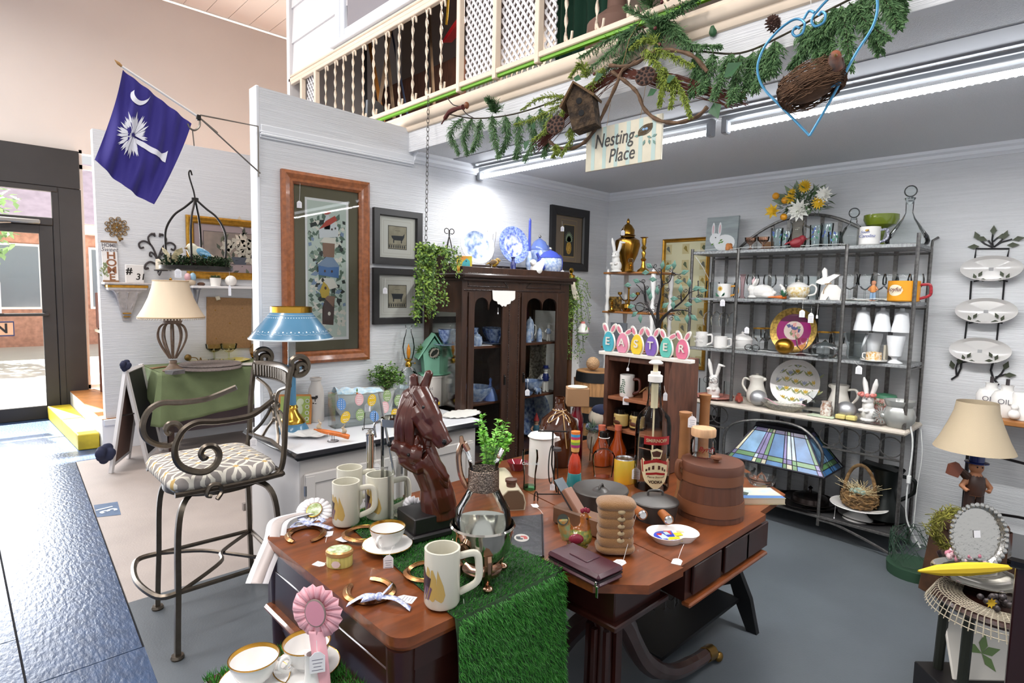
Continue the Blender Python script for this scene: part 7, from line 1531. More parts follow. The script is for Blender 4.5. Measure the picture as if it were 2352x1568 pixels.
def horseshoe(label,p,rz,s=.062,bow_=False,tgp=None):
 t=Th('horseshoe',label,'horseshoe',p,rz,'gilded horseshoes');P=[(s*sin(a)*(1-.12*max(0,abs(a)-1.6)),s*1.12*cos(a)-(.02*s*max(0,abs(a)-1.6)),.005)for a in [radians(-148+296*i/30)for i in range(31)]]
 k=MB();k.Tu(P,[.007]+[.0105]*29+[.007],4,flat=.5,up=(0,0,1));k.B('shoe',shoe,t)
 k=MB();[k.Tu([(x*1.0,y*1.0,.0105)for x,y,z in P[a:a+9]],.0016,4)for a in (3,19)];k.B('nail_groove',M('antique brass'),t)
 if bow_:
  k=MB();rib=M('blue dotted ribbon','e4e6f2',.6,var=.35,vs=130,c2='8f9fd6');w_=.011
  for P_ in ([(0,s*1.1,.012),(-.03,s*1.1-.005,.03),(-.05,s*1.1-.03,.02),(-.01,s*1.1-.005,.016)],[(0,s*1.1,.012),(.03,s*1.1+.01,.03),(.05,s*1.1,.02),(.01,s*1.1,.016)],[(0,s*1.1,.016),(-.03,s*1.1+.04,.018),(-.05,s*1.1+.085,.004)],[(0,s*1.1,.016),(.035,s*1.1-.02,.02),(.08,s*1.1-.025,.006)]):
   Q=Spl(P_,5);k.add([tuple(q_+Vc((w_*.6,w_*.8,0)))for q_ in Q]+[tuple(q_-Vc((w_*.6,w_*.8,0)))for q_ in Q],[(i,i+1,len(Q)+i+1,len(Q)+i)for i in range(len(Q)-1)])
  k.ball(0,s*1.1,.016,.012,.012,.01);k.B('ribbon_bow',rib,t,solid=.001)
 if tgp:tag(t,*tgp,flat=True)
 return t
horseshoe('gold horseshoe with a blue dotted ribbon lying behind the tin',dk(702,1230),VR+.15,.058,True,(dk(748,1245),dk(752,1232),.03))
p=dk(848,1358);horseshoe('gold horseshoe with a long dotted bow lying nearest the desk corner',p,VR-2.5,.062,True,(dk(900,1370),dk(912,1372),.036))
horseshoe('copper horseshoe on the turf partly under the gold rimmed saucer',tf(838,1228),VR+1.6,.06,tgp=(tf(810,1245),tf(800,1242),.03));horseshoe('copper horseshoe on the turf behind the nearest mug',tf(985,1315),VR+1.65,.058)
def rosette(name,label,p,R,rot,mats,tails=None,pleats=18,group=None):
 t=Th(name,label,'rosette',p,rot=rot);k=MB();n=pleats*2
 for i in range(n):
  a,b=i*2*pi/n,(i+1)*2*pi/n;za,zb=(.006 if i%2 else -.002),(-.002 if i%2 else .006);f_=1+.06*(i%2)
  k.add([(R*.4*cos(a),za*.4,R*.4*sin(a)),(R*cos(a)*f_,za,R*sin(a)*f_),(R*cos(b)*(2.06-f_),zb,R*sin(b)*(2.06-f_)),(R*.4*cos(b),zb*.4,R*.4*sin(b))],[(0,1,2,3)])
 k.B('pleated_ruffle',mats[0],t,sharp=180,solid=.0012);k=MB();k.at((0,-.004,0),(pi/2,0,0),(.8,1,1));k.mat(0).La([(R*.55,0),(R*.55,.003),(R*.5,.004)],28);k.mat(1).La([(R*.5,.004),(0,.005)],28);k.B('centre_button',mats[1:3],t)
 if tails:
  for P,w_,m_ in tails:Q=Spl(P,7);k=MB();k.add([tuple(Q[i]+s_*w_)for s_ in (-1,1)for i in range(len(Q))],[(i,i+1,len(Q)+i+1,len(Q)+i)for i in range(len(Q)-1)]);k.B('ribbon_tail',m_,t,world=True,solid=.0008)
 return t
wsat=M('white satin','ece9ec',.45);gsat=M('silver grey ribbon','b8adaa',.45)
p=dk(722,1185)+Vc((0,0,.02));Wv=Vc((.72,-.69,0));a,b_=dk(680,1200),pX(612,1330,.74)
tl=[dk(700,1190)+Vc((0,0,.02)),dk(650,1203)+Vc((-.01,0,.015)),pX(630,1240,.76),pX(605,1300,.70),pX(590,1340,.66)]
rosette('show_rosette','white prize rosette lying at the desk end with its grey ribbon hanging down',p,.062,(radians(-62),.2,VR),(wsat,gold,M('hunt scene print')),[(tl,Wv*.036,wsat),([q_+Vc((-.003,-.003,.002))for q_ in tl],Wv*.018,gsat)])
hb=tf(978,1225);rosette('show_rosette','white rosette with a dark green centre pinned to the horse sculpture base',pz(952,1178,.80)+Vc((.0,-.0,.01)),.052,(radians(8),0,VR-.45),(wsat,M('dark green enamel','26382c',.3),M('dark green enamel')))
pk=M('pink satin');p=pX(727,1405,.62);t=rosette('show_rosette','pink pleated rosette hanging before the desk drawers',p,.064,(0,0,VR-.2),(M('rose satin','efb3bd',.45),M('grey braid','8f7f78',.5),M('rose button','dd97a8',.4)),[([p+Vc((0,0,-.05)),p+Vc((.0,-.02,-.12)),p+Vc((.0,-.03,-.2)),p+Vc((-.02,-.04,-.26))],Wv*.02,M('rose satin'))],16);tag(t,p+Vc((-.01,-.02,-.06)),p+Vc((-.012,-.028,-.085)),.036)
k=MB();k.Tu([p+Vc((.01,.01,0)),Vc((p.x+.01,p.y+.01,.6))],.002,5);k.B('wire_stem',steel,t,world=True)
t=Th('low_stand','turf covered stand at the bottom edge holding two gold rimmed cups','stand',(.575,1.36,0));k=MB();k.box(0,0,.585,.29,.40,.03,.004);k.B('top',mahd,t);k=MB();[k.Tu([(i*.12,j*.17,0),(i*.12,j*.17,.58)],.018,8)for i in (-1,1)for j in (-1,1)];k.B('legs',mahd,t)
k=MB();rr=random.Random(5)
for j in range(5000):q_=Vc((rr.uniform(-.145,.145),rr.uniform(-.2,.2),.6));d=Vc((rr.gauss(0,.5),rr.gauss(0,.5),1)).normalized();k.mat(j%2).add([q_+Vc((.0012,0,0)),q_-Vc((.0012,0,0)),q_+d*.02],[(0,1,2)])
o=k.B('turf_blades',[M('turf green'),M('turf light')],t);o['kind']='stuff'
cs_=lambda px,py:pz(px,py,.612)
cupset('gold rimmed teacup lowest at the bottom edge',cs_(585,1572),1.06,VR+.2,(cs_(580,1565)+Vc((0,0,.03)),cs_(585,1548)+Vc((0,0,.03)),.03));cupset('gold rimmed teacup behind the pink rosette tails',cs_(705,1535),1.06,VR-2.1)
k=MB();k.La([(0,0),(.035,0),(.02,.03),(.016,.05),(.016,.1),(.0175,.104),(.012,.1)],20);one('bud_vase','white gold rimmed bud vase at the bottom edge by the pink rosette','vase',k,chn,cs_(716,1590))
hz=M('mahogany resin','4c1e13',.28,var=.3,vs=14,coat=.25);t=Th('horse_sculpture','carved dark brown double horse head sculpture on a black plinth','sculpture',hb,VR);u=mpp(hb+Vc((0,0,.25)));zc=lambda py:ht(hb+Vc((0,0,0)),py)
k=MB();k.at((.005,.03,0),(0,0,.62));k.box(0,0,.012,.20,.165,.024,.006);k.box(0,0,.05,.175,.14,.056,.004);k.B('plinth',M('black plinth','191618',.35),t)
Pp=lambda x,y,o=0:((x-978)*u,.03+o,zc(y))
k=MB()
def hc(L_):k.Tu(Spl([Pp(x,y,o)for x,y,r,o in L_],3),[r*u for i,(x,y,r,o)in enumerate(L_)for _ in range(3 if i<len(L_)-1 else 1)],14)
hc([(1008,1192,42,0),(996,1120,36,0),(968,1060,37,0),(945,1000,37,.005),(938,945,31,0),(953,905,24,-.01)]);hc([(960,902,23,-.02),(981,930,22,-.05),(1003,966,17,-.075),(1021,996,15,-.088),(1029,1009,14.5,-.09)]);hc([(958,942,29,-.03),(974,966,21,-.055),(1002,996,11,-.08),(1018,1014,9.5,-.088)]);hc([(972,918,7,-.06),(984,926,6,-.073)])
hc([(1020,1165,30,-.02),(1008,1110,27,-.035),(994,1068,25,-.055),(972,1042,24,-.065)]);hc([(968,1040,23,-.065),(942,1032,18,-.075),(920,1018,13.5,-.083),(905,1012,11.5,-.088)]);hc([(970,1056,25,-.06),(950,1060,17,-.065),(925,1036,9,-.08)])
for a,b in (((946,897),(944,861)),((968,896),(982,852))):hc([(*a,11,.0),((a[0]+b[0])/2,(a[1]+b[1])/2,10,0),(*b,2,0)])
for a,b in (((955,1025),(960,995)),((985,1020),(988,1000))):hc([(*a,9,-.06),(*b,2,-.055)])
b=blob(k,.0031,2);b.B('horse_heads',hz,t)
k=MB();rr=random.Random(11)
for j in range(15):
 s_=j/14;P=[]
 for x,y,w_ in ((950+8*s_,890,4),(918+30*s_,940,34),(908+40*s_,990,38),(914+34*s_,1035+20*rr.random(),36)):P.append(Pp(x+rr.uniform(-3,3),y,-.012-u*(w_+1)*sqrt(max(.02,1-((x-947)/40)**2))))
 k.Tu(Spl(P,5),[5*u]*5+[6.5*u]*5+[5*u]*5+[1.2*u],6)
for j in range(12):o_=rr.uniform(-.085,-.05);s_=rr.random();k.Tu(Spl([Pp(985,1020+10*s_,o_),Pp(1008,1060+20*s_,o_),Pp(1030,1095+20*s_,o_+.02)],4),[5*u]*4+[7*u]*4+[2*u],6)
for j in range(6):k.Tu(Spl([Pp(962,890,-.03),Pp(970+5*j,905+3*j,-.052-.002*j),Pp(975+6*j,925+4*j,-.055)],4),3.5*u,5)
k.B('mane',hz,t,sharp=60);k=MB();k.ball(*Pp(977,929,-.078),6*u,4*u,5*u);k.ball(*Pp(945,1032,-.1),4*u);[k.ball(*Pp(x,y,o),5*u,3*u,7*u)for x,y,o in ((1025,1000,-.112),(903,1009,-.102))];k.B('eyes_and_nostrils',M('black gloss','0d0a0a',.1),t)
p=tf(1107,1326);u=mpp(p);t=Th('coffee_carafe','glass and silver plated coffee carafe on a footed warmer stand','carafe',p,VR);zl=lambda py:ht(p,py);slv=M('silver plate','c9c4bb',.08,1);ros=M('worn silver plate','b08a72',.15,1)
k=MB();k.La([(0,zl(1287)),(40*u,zl(1283)),(64*u,zl(1255)),(72*u,zl(1210)),(75*u,zl(1203)),(72*u,zl(1199)),(69*u,zl(1210)),(62*u,zl(1250)),(38*u,zl(1278)),(0,zl(1280))],44);k.B('warmer_bowl',slv,t)
for j in range(3):
 a=-pi/2+.25+j*2*pi/3;c_,s_=cos(a),sin(a);k=MB();k.Tu(Spl([(62*u*c_,62*u*s_,zl(1248)),(66*u*c_,66*u*s_,zl(1275)),(52*u*c_,52*u*s_,zl(1310)),(52*u*c_,52*u*s_,zl(1330)),(64*u*c_,64*u*s_,.006)],5),[16*u]*4+[13*u]*6+[9*u]*6+[8*u]*5,8,flat=.7);k.ball(66*u*c_,66*u*s_,.008,12*u,12*u,7*u);k.B('leg',ros,t)
k=MB();k.La([(0,.012),(30*u,.012),(44*u,.02),(46*u,.03),(40*u,.026),(28*u,.018),(0,.018)],24);k.B('burner_dish',ros,t)
k=MB();k.at((-40*u,-58*u,zl(1240)),(pi/2,0,-.5));k.La([(0,0),(17*u,0),(17*u,.012),(0,.014)],20);k.B('thumb_disc',ros,t)
k=MB();k.La([(0,zl(1262)),(40*u,zl(1258)),(64*u,zl(1225)),(66*u,zl(1195)),(60*u,zl(1165)),(42*u,zl(1135)),(34*u,zl(1118)),(33*u,zl(1070)),(37*u,zl(1052)),(45*u,zl(1034))],40);k.B('glass',gl,t)
k=MB();k.La([(34.5*u,zl(1122)),(35.5*u,zl(1120)),(35*u,zl(1076)),(34*u,zl(1075))],40);k.B('neck_band',M('pierced silver band','a8988a',.25,1,var=.6,vs=300,bump=.6,bs=200,c2='5f524a'),t)
k=MB();k.Tu(Spl([(-36*u,0,zl(1120)),(-52*u,0,zl(1090)),(-57*u,0,zl(1045)),(-48*u,0,zl(1018)),(-36*u,0,zl(1035))],6),6.5*u,8);k.Tu([(-50*u,0,zl(1016)),(-52*u,0,zl(1002))],[6*u,4*u],8);k.B('handle',ros,t)
p=tf(905,1182);u=mpp(p);t=Th('cocktail_pitcher','tall clear glass cocktail pitcher with silver rim and stirring rod','pitcher',p,VR);k=MB();k.La([(0,.004),(30*u,.004),(30*u,ht(p,960)),(29*u,ht(p,960))],28);k.B('glass',gl,t);k=MB();k.La([(30.5*u,ht(p,975)),(31*u,ht(p,958)),(29*u,ht(p,958))],28);k.Tu(Spl([(-30*u,0,ht(p,965)),(-45*u,0,ht(p,975)),(-42*u,0,ht(p,1005))],4),2.5*u,6);k.B('silver_rim',slv,t);k=MB();k.Tu([(-34*u,0,ht(p,903)),(0,0,ht(p,1090))],3*u,6);k.B('stirring_rod',slv,t)
p=tf(850,1150);u=mpp(p);t=Th('silver_mill','slim tall silver mill with a small finial behind the mugs','mill',p);h_=ht(p,985);k=MB();k.La([(0,0),(13*u,0),(9*u,.02),(8.5*u,h_*.9),(9.5*u,h_*.91),(9.5*u,h_*.94),(4*u,h_*.96),(6*u,h_*.98),(0,h_)],18);k.B('body',slv,t);tag(t,p+Vc((.015,-.01,h_*.8)),p+Vc((.02,-.015,h_*.52)),.03)
p=tb(1120,1118);t=Th('artificial_plant','bright green artificial eucalyptus sprigs in a glass pot behind the carafe','plant',p);k=MB();rr=random.Random(6);u=mpp(p)
for j in range(22):
 a=rr.uniform(0,6.28);r=rr.uniform(.03,.13);h_=rr.uniform(.14,.31);P=Spl([(0,0,.05),(r*.5*cos(a),r*.5*sin(a),h_*.6),(r*cos(a),r*sin(a),h_)],6);k.mat(2).Tu(P,.0018,5)
 for q_ in P[3:]:
  for i in range(3):k.mat(rr.randrange(2)).leaf(q_,(rr.uniform(-1,1),rr.uniform(-1,1),rr.uniform(-.2,.8)),(0,0,1),.024,.02)
k.B('sprigs',[M('bright leaf','6fb83a',.5),M('fresh leaf','93cf55',.5),M('leaf green')],t);k=MB();k.La([(0,0),(.03,0),(.038,.05),(.03,.07)],20);k.B('pot',gl,t)
a,b=tb(1150,1120),tb(1178,1172);d=(b-a);L_=d.length;t=Th('stoneware_warmer','cream stoneware bed warmer jug lying with a brown screw stopper','jug',b,atan2(-d.x,d.y));k=MB();sec=[(-.048,0),(.048,0),(.052,.03),(.043,.062),(.022,.082),(-.022,.082),(-.043,.062),(-.052,.03)]
k.loft([[(x*.98,0,z)for x,z in sec],[(x,-.0,z)for x,z in sec],[(x,-L_*1.1,z)for x,z in sec]]);k.T=Matrix.Identity(4)
for v in range(len(k.v)):k.v[v]=(k.v[v][0],-k.v[v][1]-L_*1.1,k.v[v][2])
k.B('body',M('cream salt glaze','cfc5ac',.25),t,sharp=50);k=MB();k.prism([(x*.9,z*.92+.003)for x,z in sec],.001,-.002);k.B('brown_end',M('brown clay','6a5440',.6),t);k=MB();k.La([(.018,.078),(.02,.1),(.024,.102),(.024,.112),(0,.116)],18,0,-.045);k.B('stopper',M('brown rubber','54352a',.4),t)
p=tb(1216,1122);u=mpp(p);t=Th('soda_glass','bell-shaped green tinted soda glass with raised script','glass',p,VR);h_=ht(p,1034);k=MB();k.La([(0,.004),(15*u,.004),(14.5*u,.02),(14*u,h_*.35),(17*u,h_*.6),(19*u,h_*.82),(17.5*u,h_),(17*u,h_)],24);k.B('glass',gl,t);k=MB();k.La([(0,.001),(15*u,.001),(15*u,.014),(0,.016)],24);k.B('green_base',G('green base','9fd9b4',refl=1.2),t);text('lettering','Coca-Cola',.017,M('white stencil'),t,(0,-19*u-.001,h_*.72),shear=.3)
p=tb(1243,1090);u=mpp(p);t=Th('enamel_can','white lidded enamel milk can behind the soda glass','can',p,VR);h_=ht(p,1003);k=MB();k.La([(0,0),(30*u,0),(29*u,h_),(0,h_)],28);k.B('body',wht,t);k=MB();k.La([(31*u,h_),(33*u,h_+.004),(28*u,h_+.016),(0,h_+.02)],28);k.Tu(Spl([(-.012,0,h_+.018),(0,0,h_+.032),(.012,0,h_+.018)],4),.003,6);k.prism([(20*u,h_-.03),(42*u,h_-.01),(40*u,h_+.0),(20*u,h_+.004)],-.012,.012);k.B('lid',wht,t)
p=tb(1268,1150);u=mpp(p);t=Th('metal_tricycle','small dark metal penny-farthing plant stand figure','ornament',p,VR);k=MB();zl=lambda py:ht(p,py)
k.Tu([(-3*u+16*u*cos(a)*.5,16*u*cos(a),zl(1066)+44*u*sin(a))for a in [i*2*pi/26 for i in range(26)]],1.5*u,5,True);k.Tu([(-37*u+4*u*cos(a),0,zl(1145)+16*u*sin(a))for a in [i*2*pi/18 for i in range(18)]],1.5*u,5,True);k.Tu([(-36*u,0,zl(990)),(31*u,0,zl(990))],1.8*u,6);k.Tu([(-2*u,0,zl(990)),(-3*u,0,zl(1066)),(10*u,0,zl(1130))],1.8*u,6);k.Tu([(-36*u,0,zl(1135)),(40*u,0,zl(1134))],1.5*u,6);k.Tu([(8*u,0,zl(1040)),(14*u,0,zl(1134))],1.2*u,6);k.B('frame',iron,t);k=MB();k.La([(0,zl(1038)),(11*u,zl(1034)),(10*u,zl(1028)),(0,zl(1028))],16,8*u);k.B('saddle',M('dark pewter'),t);tag(t,p+Vc((.0,0,zl(1060))),p+Vc((.0,-.0,zl(1110))),.02)
p=tb(1282,1062);u=mpp(p);t=Th('brown_jug','large amber brown glass jug tied with twine behind the can','jug',p,VR);h_=ht(p,911);k=MB();k.La([(0,0),(43*u,0),(46*u,.01),(46*u,h_*.5),(40*u,h_*.66),(16*u,h_*.8),(11*u,h_*.85),(10*u,h_*.95),(11*u,h_*.96),(11*u,h_),(8*u,h_)],34);k.B('body',M('amber jug glass','4a2410',.06,coat=.6,var=.3,vs=3),t)
k=MB();k.Tu([(15*u*cos(a),15*u*sin(a),h_*.805)for a in [i*2*pi/20 for i in range(20)]],1.6*u,5,True);[k.Tu(Spl([(4*u,-16*u,h_*.8),(s_*22*u,-30*u,h_*.74),(s_*26*u,-36*u,h_*.66),(4*u,-22*u,h_*.77)],5),1.2*u,5)for s_ in (-1,.8)];k.Tu(Spl([(6*u,-18*u,h_*.79),(8*u,-44*u,h_*.62),(14*u,-48*u,h_*.3)],5),1.2*u,5);k.B('twine',M('jute twine'),t);tag(t,p+Vc((.02,-.04,h_*.78)),p+Vc((.06,-.06,h_*.68)),.022,asp=2.2,lines=0)
def wb(name,label,cat,px,py,top,parts,rz=VR,tgz=None,pz_=None):
 """turned object: parts = (name, material, [(radius px, row)])"""
 p=(pz_ or tb)(px,py);u=mpp(p);t=Th(name,label,cat,p,rz)
 for nm,mt_,pr in parts:k=MB();k.La([(r*u,max(0,ht(p,y)))for r,y in pr],26);k.B(nm,mt_,t)
 if tgz:tag(t,p+Vc((-.0,-(tgz[2]if len(tgz)>2 else 12)*u*1.2,ht(p,tgz[0]))),p+Vc((-.005,-(tgz[2]if len(tgz)>2 else 12)*u*1.4,ht(p,tgz[1]))),18*u)
 return t,p,u
t,p,u=wb('red_lantern','slim red glass bottle topped by a kraft paper box','bottle',1322,1050,880,(('bottle',M('ruby bottle','7d1a28',.08,coat=.5),[(0,1050),(15,1050),(15,960),(9,940),(9,930),(0,930)]),));k=MB();zb=ht(p,930);zt_=ht(p,889);k.box(0,0,(zb+zt_)/2,50*u,44*u,zt_-zb,.003);k.B('paper_box',M('kraft paper','a9835f',.8),t);k=MB();k.La([(0,zt_),(22*u,zt_),(23*u,zt_+.004),(0,zt_+.006)],20);k.B('gauze_top',M('cream paper'),t);tag(t,p+Vc((-.01,-.05,zt_)),p+Vc((-.01,-.055,zt_-.02)),.026)
p=tb(1372,1050);u=mpp(p);t=Th('snowman_doll','plush snowman in navy cap and scarf beside the dark crate','doll',p,VR);zl=lambda py:ht(p,py);k=MB();k.ball(0,0,zl(1010),26*u,22*u,38*u);k.ball(0,0,zl(958),24*u,20*u,22*u);blob(k,.005,3).B('body',M('cream plush','d9cfbd',.95),t);k=MB();k.ball(6*u,0,zl(942),23*u,20*u,14*u);k.B('cap',M('navy plush','2a3350',.95),t);k=MB();k.Tu([(23*u*cos(a),20*u*sin(a),zl(980))for a in [i*.4 for i in range(16)]],7*u,8,True);k.B('scarf',M('blue plaid','9aa5bd',.9,var=.6,vs=60,c2='3b486e'),t)
k=MB();p=tb(1347,1055);foliage(k,(0,-.03,ht(p,985)),(.03,.02,.04),160,.03,.003,3,-.5);k.mat(2).Tu([(0,-.03,ht(p,1000)),(0,-.02,0)],.003,5);one('pine_sprig','little green pine sprig standing before the snowman','sprig',k,[M('pine green','40614a',.8),M('pine light','6b8a68',.8),M('stem brown')],p)
for px,lb in ((1380,'partly behind the glass bust bottle'),(1417,'between the bust bottle and the crate')):wb('sauce_bottle','orange sauce bottle with red cap, '+lb,'bottle',px,1068,975,(('bottle',M('orange sauce','9c3f10',.08,coat=.5),[(0,1068),(20,1066),(20,1030),(9,1005),(7,985),(0,985)]),('cap',M('coral cap','c96a50',.5),[(8,987),(8.5,976),(0,975)])))
p=tb(1385,1094);u=mpp(p);t=Th('bust_bottle','clear glass bottle shaped as a man with a black bank lid','bottle',p,VR);zl=lambda py:ht(p,py);k=MB();k.at(sc=(1,.62,1));k.La([(0,.002),(21*u,.002),(25*u,zl(1060)),(26*u,zl(1046)),(20*u,zl(1036)),(10*u,zl(1030)),(12*u,zl(1020)),(13*u,zl(1010)),(11*u,zl(1004))],28);k.at();k.ball(0,-12*u,zl(1017),3*u,4*u,4*u);k.B('glass',G('clear glass',refl=1),t);k=MB();k.La([(11*u,zl(1005)),(11.5*u,zl(992)),(0,zl(990))],22);k.B('black_lid',M('black gloss'),t);k=MB();k.Tu([(12*u*cos(a),12*u*sin(a),zl(1004))for a in [i*.42 for i in range(15)]],1*u,4,True);k.B('string',string_m,t)
t,p,u=wb('juice_can','orange drink can with a ring pull and white tag','can',1433,1106,1050,(('can',M('orange can print','dd9a2a',.3,var=.25,vs=4,c2='b9ab3a'),[(0,1106),(23,1106),(23.5,1100),(23.5,1056),(22,1053)]),('can_top',M('aluminium','c3c4c6',.25,1),[(22,1053),(21,1051),(20,1053),(0,1053)])),tgz=(1058,1066,24))
t,p,u=wb('vodka_bottle','huge clear vodka bottle fitted with a white pump, red and cream labels','bottle',1495,1118,828,(('glass',gl,[(0,1117),(38,1117),(40,1110),(40,975),(36,955),(18,935),(15,915),(14.5,880),(15.5,876),(14,872)]),('pump_collar',wht_m,[(16,876),(16.5,862),(14,860),(11,860),(11,853),(0,853)]),('pump_stem',M('ivory pump','dccda8',.4),[(5.5,853),(5.5,836),(0,836)]),('pump_head',wht_m,[(3,837),(15,835),(16,832),(10,827.5),(0,826.5)]),('dip_tube',M('ivory pump'),[(8,880),(8,936),(2,937),(2,1080),(0,1080)])))
zl=lambda py:ht(p,py);R=40*u;red=M('label red','9c1f22',.4);crmL=M('label cream','dccfa8',.5);k=MB();X_=lambda x:(x-1495)*u
k.mat(0);cur(k,[(X_(1466),zl(1012)),(X_(1480),zl(1012)),(X_(1495),zl(1012)),(X_(1510),zl(1012)),(X_(1528),zl(1012)),(X_(1528),zl(993)),(X_(1510),zl(993)),(X_(1495),zl(993)),(X_(1480),zl(993)),(X_(1466),zl(993))],R)
def lab(P,m_,off):k.mat(m_);[cur(k,[(X_(1495+s_*x),zl(y))for x,y in Q],R,off)for Q in P for s_ in (-1,1)]
lab([[(0,1112),(10,1106),(10,1046),(0,1042)],[(10,1106),(24,1094),(24,1052),(10,1046)],[(24,1094),(31,1080),(36,1050),(30,1040),(24,1052)],[(0,1042),(11,1042),(14,1024),(0,1019)]],1,.0006)
lab([[(0,1050),(12,1052),(12,1046),(0,1041)],[(12,1052),(28,1058),(28,1050),(12,1046)],[(28,1075),(32,1072),(34,1046),(29,1044)],[(0,1077),(22,1080),(22,1075),(0,1072)]],0,.001);lab([[(0,1038),(9,1038),(11,1028),(0,1024)],[(4,1066),(9,1066),(9,1058),(4,1057)],[(13,1068),(17,1069),(17,1062),(13,1061)],[(19,1071),(23,1072),(23,1067),(19,1066)]],2,.0012);k.B('label',[red,crmL,M('label brown','4a2a20',.5)],t)
def wraptext(t,s,size,mat,R,z,**kw):
 o=text('lettering',s,size,mat,t,(0,0,0),(pi/2,0,0),**kw)
 for v in o.data.vertices:a=v.co.x/R;v.co=((R+.0022)*sin(a),-(R+.0022)*cos(a),v.co.z+z)
wraptext(t,'SMIRNOFF',.020,crmL,R,zl(1002.5),bold=.0006);wraptext(t,'VODKA',.017,M('label brown'),R,zl(1094),bold=.0006);wraptext(t,'Pierre Smirnoff',.012,M('label brown'),R,zl(1083),shear=.3);tag(t,p+Vc((.025,-.03,zl(885))),p+Vc((.03,-.035,zl(900))),.018,asp=2)
ci=M('grey cast iron','524f4d',.42,.5,var=.2,vs=9);hw=M('turned wood handle','9a5a2c',.4)
def pan(label,px,py,R,h,mid,end,lidh,loop):
 p=tb(px,py);u=mpp(p);t=Th('saucepan',label,'pan',p,VR);H=h*u;k=MB();k.La([(0,0),(R*.84*u,0),(R*.97*u,H*.9),(R*u,H),(R*.95*u,H),(R*.82*u,.006),(0,.006)],40);k.B('pot',ci,t)
 k=MB();k.La([(R*1.0*u,H+.001),(R*.97*u,H+.005),(R*.5*u,H+lidh*.7),(0,H+lidh)]if loop else [(R*1.0*u,H+.001),(R*.97*u,H+.006),(R*.3*u,H-.004),(R*.2*u,H+.005),(0,H+.008)],40);k.B('lid',ci,t)
 k=MB();w_=16*u if loop else 11*u;k.Tu(Spl([(-w_,0,H+lidh*.6),(-w_*.9,0,H+lidh+.012),(w_*.9,0,H+lidh+.012),(w_,0,H+lidh*.6)],4)if loop else Spl([(-6*u,-w_,H+.0),(-2*u,-w_*.6,H+.018),(4*u,w_*.6,H+.018),(8*u,w_,H)],4),.0045,8);k.B('lid_handle',ci,t)
 a,b=Vc(mid),Vc(end);a,b=pz(*mid,.75+H*.75),pz(*end,.75+H*.8);k=MB();k.Tu([a,a.lerp(b,.3),b],[8*u,9*u,11*u],14);k.B('wood_handle',hw,t,world=True);k=MB();k.Tu([b,b+(b-a).normalized()*.006],[9.5*u,7*u],14);k.B('handle_cap',M('aluminium'),t,world=True)
pan('larger iron saucepan with a flat lid and wooden handle behind the tan bundle',1378,1168,64,46,(1455,1165),(1476,1182),.012,False);pan('smaller iron saucepan with domed lid and wooden handle before the vodka bottle',1503,1188,54,40,(1508,1165),(1536,1194),.026,True)
p=tb(1335,1215);t=Th('wood_plane','old wooden block plane with a grey iron blade','plane',p,VR-.75);wpm=M('worn beech','6d4a33',.5,var=.3,vs=12);k=MB();k.box(0,0,.035,.22,.065,.065,.006);k.B('body',wpm,t);k=MB();k.at((-.035,0,.085),(0,-.75,0));k.box(0,0,0,.03,.045,.12,.003);k.B('wedge',M('reddish wedge','8a604c',.5),t);k=MB();k.at((-.062,0,.105),(0,-.75,0));k.box(0,0,0,.005,.05,.15);k.B('iron_blade',M('dark steel','53575c',.35,.8),t)
p=tb(1322,1258);u=mpp(p);t=Th('rooster','small glazed ceramic rooster with green scaled breast beside the bundle','rooster figurine',p,VR);zl=lambda py:ht(p,py);k=MB();k.ball(6*u,0,zl(1232),32*u,24*u,24*u);k.Tu([(16*u,0,zl(1225)),(20*u,0,zl(1200)),(18*u,0,zl(1183))],[20*u,12*u,10*u],12);k.Tu([(-14*u,0,zl(1232)),(-28*u,0,zl(1205)),(-30*u,0,zl(1190))],[20*u,15*u,14*u],12);k.ball(4*u,0,8*u,26*u,20*u,9*u);k.ball(18*u,0,zl(1186),11*u,9*u,10*u);b=blob(k,.003,3);b.i=0
b.m=[2 if b.v[f_[0]][0]<-14*u else (1 if b.v[f_[0]][2]>zl(1212)else 0)for f_ in b.f];b.B('body',[M('olive scales','5a6a35',.2,var=.6,vs=110,c2='a3953f'),M('rust hackle','9a5a2a',.2,var=.4,vs=60),M('tail green','6a7d55',.2,var=.6,vs=50,c2='a8743a')],t)
k=MB();[k.ball(18*u+x*u,0,zl(1172)+z*u,5*u,3*u,6*u)for x,z in ((-5,0),(2,2),(8,0))];k.ball(24*u,0,zl(1196),4*u,3*u,7*u);k.ball(-2*u,-23*u,zl(1228),17*u,6*u,12*u);k.B('comb_and_wing',M('rooster red','8a2a3c',.2),t);k=MB();k.Tu([(26*u,0,zl(1186)),(34*u,0,zl(1188))],[4*u,1*u],8);k.B('beak',M('beak yellow','d09a3a',.3),t);k=MB();k.at((-31*u,-6*u,zl(1192)),(.9,-.3,0));k.La([(0,.0),(13*u,.004)],16);k.B('hollow',M('dark hollow'),t);k=MB();k.ball(23*u,-9*u,zl(1187),2.2*u);k.B('eye',iron,t)
p=tb(1411,1268);u=mpp(p);t=Th('fleece_bundle','tan fleece bundle tied in rolls like a small bale','bundle',p,VR);zl=lambda py:ht(p,py);k=MB();sq=lambda a,e=.55:(math.copysign(abs(cos(a))**e,cos(a)),math.copysign(abs(sin(a))**e,sin(a)))
H=zl(1140)
def bun(a,v):
 c_,s_=sq(a*2*pi);n=6;f_=.86+.1*abs(sin(v*n*pi))**.6;f_*=1.12 if v>.83 or v<.16 else 1;f_*=sqrt(max(0,1-((v-.5)*2)**12));return (c_*43*u*f_,s_*30*u*f_,H*v)
